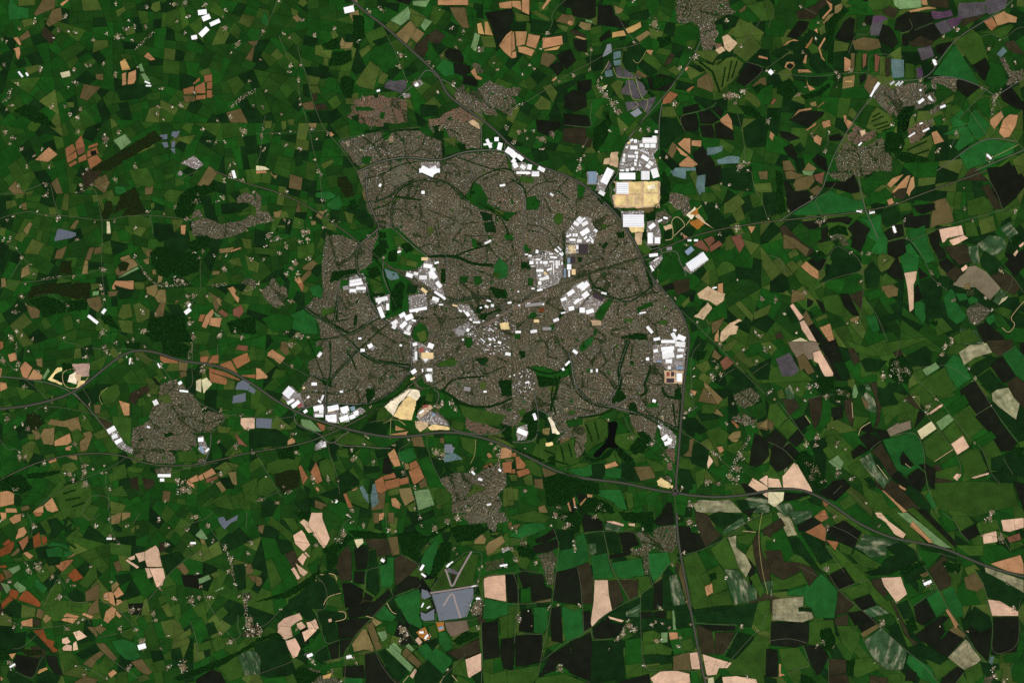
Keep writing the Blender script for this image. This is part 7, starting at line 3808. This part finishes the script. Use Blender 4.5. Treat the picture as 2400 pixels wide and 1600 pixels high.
# small industrial units crowded into the aprons between the big sheds
units = []
mY = np.zeros((MH, MW), bool)
for c, p in YARDS:
    if c == 'c':
        fill(mY, simple(p))
for L, w, cx, cy, ang, c in srec:
    dx, dy = math.cos(ang) * L / 2, -math.sin(ang) * L / 2
    stroke(mY, [(cx - dx, cy - dy), (cx + dx, cy + dy)], w * .5 + 1.0, False)
for c, p in ROADS:
    stroke(mY, p, RW[c] + .8, False)
_ys, _xs = np.nonzero(mY)
for k in nrs.permutation(len(_xs))[:int(len(_xs) * .085)]:
    x, y = _xs[k] + rnd.random(), _ys[k] + rnd.random()
    X, Y = W((x, y))
    near_ = min(srec, key=lambda r: (r[2] - x) ** 2 + (r[3] - y) ** 2)
    u = rnd.random()
    col = (.74, .73, .71) if u < .45 else (alb((170, 162, 152)) if u < .75 else alb((96, 92, 92)))
    units.append((X, Y, near_[4] + rnd.choice((0, math.pi / 2)), rnd.uniform(12, 36), rnd.uniform(9, 18), ZY + rnd.uniform(5, 8)) + tuple(min(.8, v) for v in jitter(col, .07)))
houses('small_industrial_units', units, MAT['plain'], kind='stuff', cat='buildings', label='small white and grey units crowded between the big sheds')

# ------------------------------------------------------------------ farmsteads and hamlets
farm, farmyard = [], MB()
FARMC = [(242, 234, 216), (214, 196, 172), (186, 164, 138), (152, 132, 108), (122, 108, 84), (106, 96, 74), (164, 144, 120), (138, 120, 96)]
fy = 0


def blob_poly(x, y, r, n=9):
    return [(x + math.cos(t) * r * rnd.uniform(.65, 1.2), y + math.sin(t) * r * rnd.uniform(.65, 1.2)) for t in [2 * math.pi * i / n for i in range(n)]]


for (x, y, r) in CLUSTERS:
    th = rnd.uniform(0, math.pi)
    fy += 1
    th = -th
    farmyard.face([W(v) + (5.2 + .0004 * fy,) for v in blob_poly(x, y, r * .6)], jitter(alb((112, 104, 76)), .25))
    for i in range(int(2 + r * r * .14 + rnd.random() * 2.5)):
        q = r * 1.1 * rnd.random() ** .8
        t = rnd.uniform(0, 6.283)
        uu, vv = q * math.cos(t) * 1.15, q * math.sin(t) * .7
        X, Y = W((x + uu * math.cos(th) - vv * math.sin(th), y + uu * math.sin(th) + vv * math.cos(th)))
        big = rnd.random()
        Lh = rnd.uniform(11, 22) if big < .7 else rnd.uniform(24, 48)
        col = jitter(alb(FARMC[rnd.randrange(3)] if big > .7 and rnd.random() < .4 else rnd.choice(FARMC)), .1)
        farm.append((X, Y, th + rnd.choice((0, math.pi / 2)) + rnd.gauss(0, .07), Lh, rnd.uniform(7, 11) if big < .7 else rnd.uniform(13, 22), 5.5 + rnd.uniform(6, 9)) + tuple(min(.82, v) for v in col))
    for i in range(int(4 + r * .9)):
        q = r * rnd.uniform(.7, 1.7)
        t = rnd.uniform(0, 6.283)
        TREES.append((x + q * math.cos(t), y + q * math.sin(t), rnd.uniform(.5, 1.0), 0))
for w, ln in RIBBONS:
    for i in range(len(ln) - 1):
        a, b = ln[i], ln[i + 1]
        L = math.hypot(b[0] - a[0], b[1] - a[1])
        th = math.atan2(-(b[1] - a[1]), b[0] - a[0])
        for k in range(int(L * w * .16)):
            t, o = rnd.random(), rnd.uniform(-.5, .5) * w * 1.1
            x = a[0] + (b[0] - a[0]) * t - (b[1] - a[1]) / L * o
            y = a[1] + (b[1] - a[1]) * t + (b[0] - a[0]) / L * o
            X, Y = W((x, y))
            farm.append((X, Y, th + rnd.gauss(0, .3), rnd.uniform(12, 24), rnd.uniform(9, 13), 5.5 + rnd.uniform(6, 8)) + tuple(min(.8, q) for q in jitter(alb(rnd.choice(FARMC)), .12)))
            if rnd.random() < .5:
                TREES.append((x + rnd.gauss(0, 2), y + rnd.gauss(0, 2), rnd.uniform(.4, .9), 0))
houses('farm_buildings', farm, MAT['plain'], kind='stuff', cat='buildings', label='small bright farm barns and cottages dotted across the countryside')
obj('farmyard_ground', farmyard.mesh('farmyard_ground', MAT['yard']), kind='structure')

# ------------------------------------------------------------------ trees: crowns as uneven many-sided clumps
import bmesh
CROWN = []
for k in range(5):
    bm = bmesh.new()
    bmesh.ops.create_icosphere(bm, subdivisions=1, radius=1.0)
    r2 = random.Random(k)
    cv = np.array([(v.co.x * r2.uniform(.7, 1.15), v.co.y * r2.uniform(.7, 1.15), (v.co.z * r2.uniform(.7, 1.05))) for v in bm.verts])
    cf = np.array([[v.index for v in f.verts] for f in bm.faces])
    CROWN.append((cv, cf))
    bm.free()
LEAFC = [alb((27, 66, 21)), alb((23, 59, 18)), alb((28, 56, 20)), alb((38, 48, 20))]


SMALL = []                                  # the far smaller garden and hedge trees: five-sided clumps
for k in range(5):
    r2 = random.Random(50 + k)
    cv = [(0, 0, r2.uniform(.8, 1.1))] + [(math.cos(t) * r2.uniform(.75, 1.15), math.sin(t) * r2.uniform(.75, 1.15), r2.uniform(-.25, .25)) for t in [j * 2 * math.pi / 5 for j in range(5)]] + [(0, 0, -1)]
    cf = [(0, 1 + j, 1 + (j + 1) % 5) for j in range(5)] + [(6, 1 + (j + 1) % 5, 1 + j) for j in range(5)]
    SMALL.append((np.array(cv), np.array(cf)))


def crowns(rec, shapes):
    """rec rows: x, y, r (map px), shade -> arrays for one mesh"""
    vs_, ls_, cs_ = [], [], []
    off = 0
    rec = list(rec)
    for k, (cv, cf) in enumerate(shapes):
        sub = rec[k::len(shapes)]
        if not sub:
            continue
        a = np.array([W((q[0], q[1])) + (q[2] * 10,) for q in sub])
        n = len(a)
        th = nrs.uniform(0, 6.283, n)
        c, s = np.cos(th)[:, None], np.sin(th)[:, None]
        R_ = a[:, 2:3]
        x = (cv[None, :, 0] * c - cv[None, :, 1] * s) * R_ + a[:, 0:1]
        y = (cv[None, :, 0] * s + cv[None, :, 1] * c) * R_ + a[:, 1:2]
        hz = np.minimum(R_ * .8, 7.5)
        z = cv[None, :, 2] * hz + 8 + hz * .5
        vs_.append(np.stack([x, y, z], -1).reshape(-1, 3))
        ls_.append((cf[None] + off + (np.arange(n) * len(cv))[:, None, None]).reshape(-1))
        off += n * len(cv)
        base = np.array([LEAFC[q[3]] for q in sub]) * nrs.uniform(.5, 1.6, (n, 1)) * nrs.uniform(.9, 1.1, (n, 3))
        cc = np.ones((n, cf.size, 4), np.float32)
        cc[..., :3] = base[:, None]
        cs_.append(cc.reshape(-1, 4))
    return np.concatenate(vs_), np.concatenate(ls_), np.concatenate(cs_)


def tree_object(name, rec, shapes=SMALL, **kw):
    v, l, c = crowns(rec, shapes)
    n = len(l) // 3
    return obj(name, mesh_arrays(name, v, l, np.arange(n) * 3, np.full(n, 3), c, MAT['leaf']), **kw)


WOODS = [(c, simple(p)) for c, p in WOODS]
wl = unique_labels([(('brownish open wood' if c == 'n' else ('large dark green wood' if abs(area(p)) > 1800 else 'dark green wood')),) + centroid(p) for c, p in WOODS])
for k, (c, p) in enumerate(WOODS):
    mb = MB()
    q = roughen(p, 1.0, 7)
    cx, cy = centroid(p)
    mb.face([W(v) + (5.0 + .004 * k,) for v in q], alb((28, 36, 15) if c == 'n' else (11, 36, 10)))
    wm = np.zeros((MH, MW), bool)
    fill(wm, q)
    ar = int(wm.sum())
    yy, xx = np.nonzero(wm)
    rec = []
    if ar:
        m = int(ar * .42)
        pick_ = nrs.randint(0, ar, m)
        for t in pick_:
            if c == 'n' and rnd.random() < .35:
                continue
            rec.append((xx[t] + rnd.random(), yy[t] + rnd.random(), rnd.uniform(.6, 1.15), (3 if rnd.random() < .75 else 0) if c == 'n' else rnd.choice((0, 1, 1))))
    o = obj('wood', mb.mesh('wood_floor', MAT['leaf']), label=wl[k], cat='wood', group='woods and copses', kind='stuff')
    if rec:
        tree_object('tree_crowns', rec, CROWN, parent=o, kind='stuff')

# tree belts along roads and streams
belt = []
floor_ = MB()
for w, ln in HEDGES:
    ln = smooth([q[:2] for q in ln], 2)
    ribbon(floor_, ln, w * 10 * rnd.uniform(.95, 1.15), 5.35 + rnd.uniform(0, .1), jitter(alb((15, 42, 12)), .12))
    for i in range(len(ln) - 1):
        a, b = ln[i], ln[i + 1]
        L = math.hypot(b[0] - a[0], b[1] - a[1]) + 1e-6
        for k in range(int(L * w * .5 + rnd.random())):
            t, o = rnd.random(), rnd.uniform(-.5, .5) * w * 1.15
            belt.append((a[0] + (b[0] - a[0]) * t - (b[1] - a[1]) / L * o, a[1] + (b[1] - a[1]) * t + (b[0] - a[0]) / L * o, rnd.uniform(.55, 1.1), rnd.choice((0, 1, 0))))
for c, ln in ROADS:
    if c in 'UL':
        for i in range(len(ln) - 1):
            a, b = ln[i], ln[i + 1]
            L = math.hypot(b[0] - a[0], b[1] - a[1]) + 1e-6
            for k in range(int(L * .55)):
                t, o = rnd.random(), rnd.choice((-1, 1)) * rnd.uniform(2.0, 3.2)
                belt.append((a[0] + (b[0] - a[0]) * t - (b[1] - a[1]) / L * o, a[1] + (b[1] - a[1]) * t + (b[0] - a[0]) / L * o, rnd.uniform(.45, .8), 0))
obj('belt_undergrowth', floor_.mesh('belt_undergrowth', MAT['leaf']), kind='stuff', cat='undergrowth', label='dark green ground under the tree belts of the town')
tree_object('tree_belts', belt, label='dark belts of trees lining the ring roads, railways and streams', cat='trees', kind='stuff')

# garden and street trees
ys, xs = np.nonzero(free)
sel = nrs.permutation(len(xs))[:int(len(xs) * .056)]
gt = [(xs[k] + rnd.random(), ys[k] + rnd.random(), rnd.uniform(.28, .62), rnd.choice((0, 2, 2))) for k in sel]
tree_object('garden_trees', gt + EDGE, label='small green trees dotted between the houses', cat='trees', kind='stuff')

# hedgerows: low ridges along the field edges, with single trees
hv, hf, hc = [], [], []
seen = set()
for a, b, z in HEDGE_SEGS:
    L = math.hypot(b[0] - a[0], b[1] - a[1])
    if L < 3:
        continue
    mx, my = int((a[0] + b[0]) / 2), int((a[1] + b[1]) / 2)
    if 0 <= mx < MW and 0 <= my < MH:
        if mU[my, mx] and not mF[my, mx]:
            continue
        if z == 0 and mF[my, mx]:
            continue
    key = (round(mx / 2), round(my / 2))
    if key in seen:
        continue
    seen.add(key)
    w = rnd.uniform(.18, .42)
    nx, ny = -(b[1] - a[1]) / L * w, (b[0] - a[0]) / L * w
    k = len(hv)
    hv += [W((a[0] + nx, a[1] + ny)) + (z,), W((b[0] + nx, b[1] + ny)) + (z,), W(b) + (z + 4.5,), W(a) + (z + 4.5,), W((a[0] - nx, a[1] - ny)) + (z,), W((b[0] - nx, b[1] - ny)) + (z,)]
    hf += [(k, k + 1, k + 2, k + 3), (k + 3, k + 2, k + 5, k + 4)]
    c = jitter(alb((17, 44, 15)), .2)
    hc += [c + (1.0,)] * 8
    for _ in range(int(L / 16 + rnd.random() * .9)):
        t = rnd.random()
        TREES.append((a[0] + (b[0] - a[0]) * t + rnd.gauss(0, .3), a[1] + (b[1] - a[1]) * t + rnd.gauss(0, .3), rnd.uniform(.3, .8), rnd.choice((0, 1))))
me = bpy.data.meshes.new('hedgerows')
me.from_pydata(hv, [], hf)
finish(me, hc, MAT['leaf'])
obj('hedgerows', me, label='thin dark hedgerows dividing the fields', cat='hedges', kind='stuff')
tree_object('hedgerow_trees', TREES, label='single dark trees along hedges and round farmsteads', cat='trees', kind='stuff')
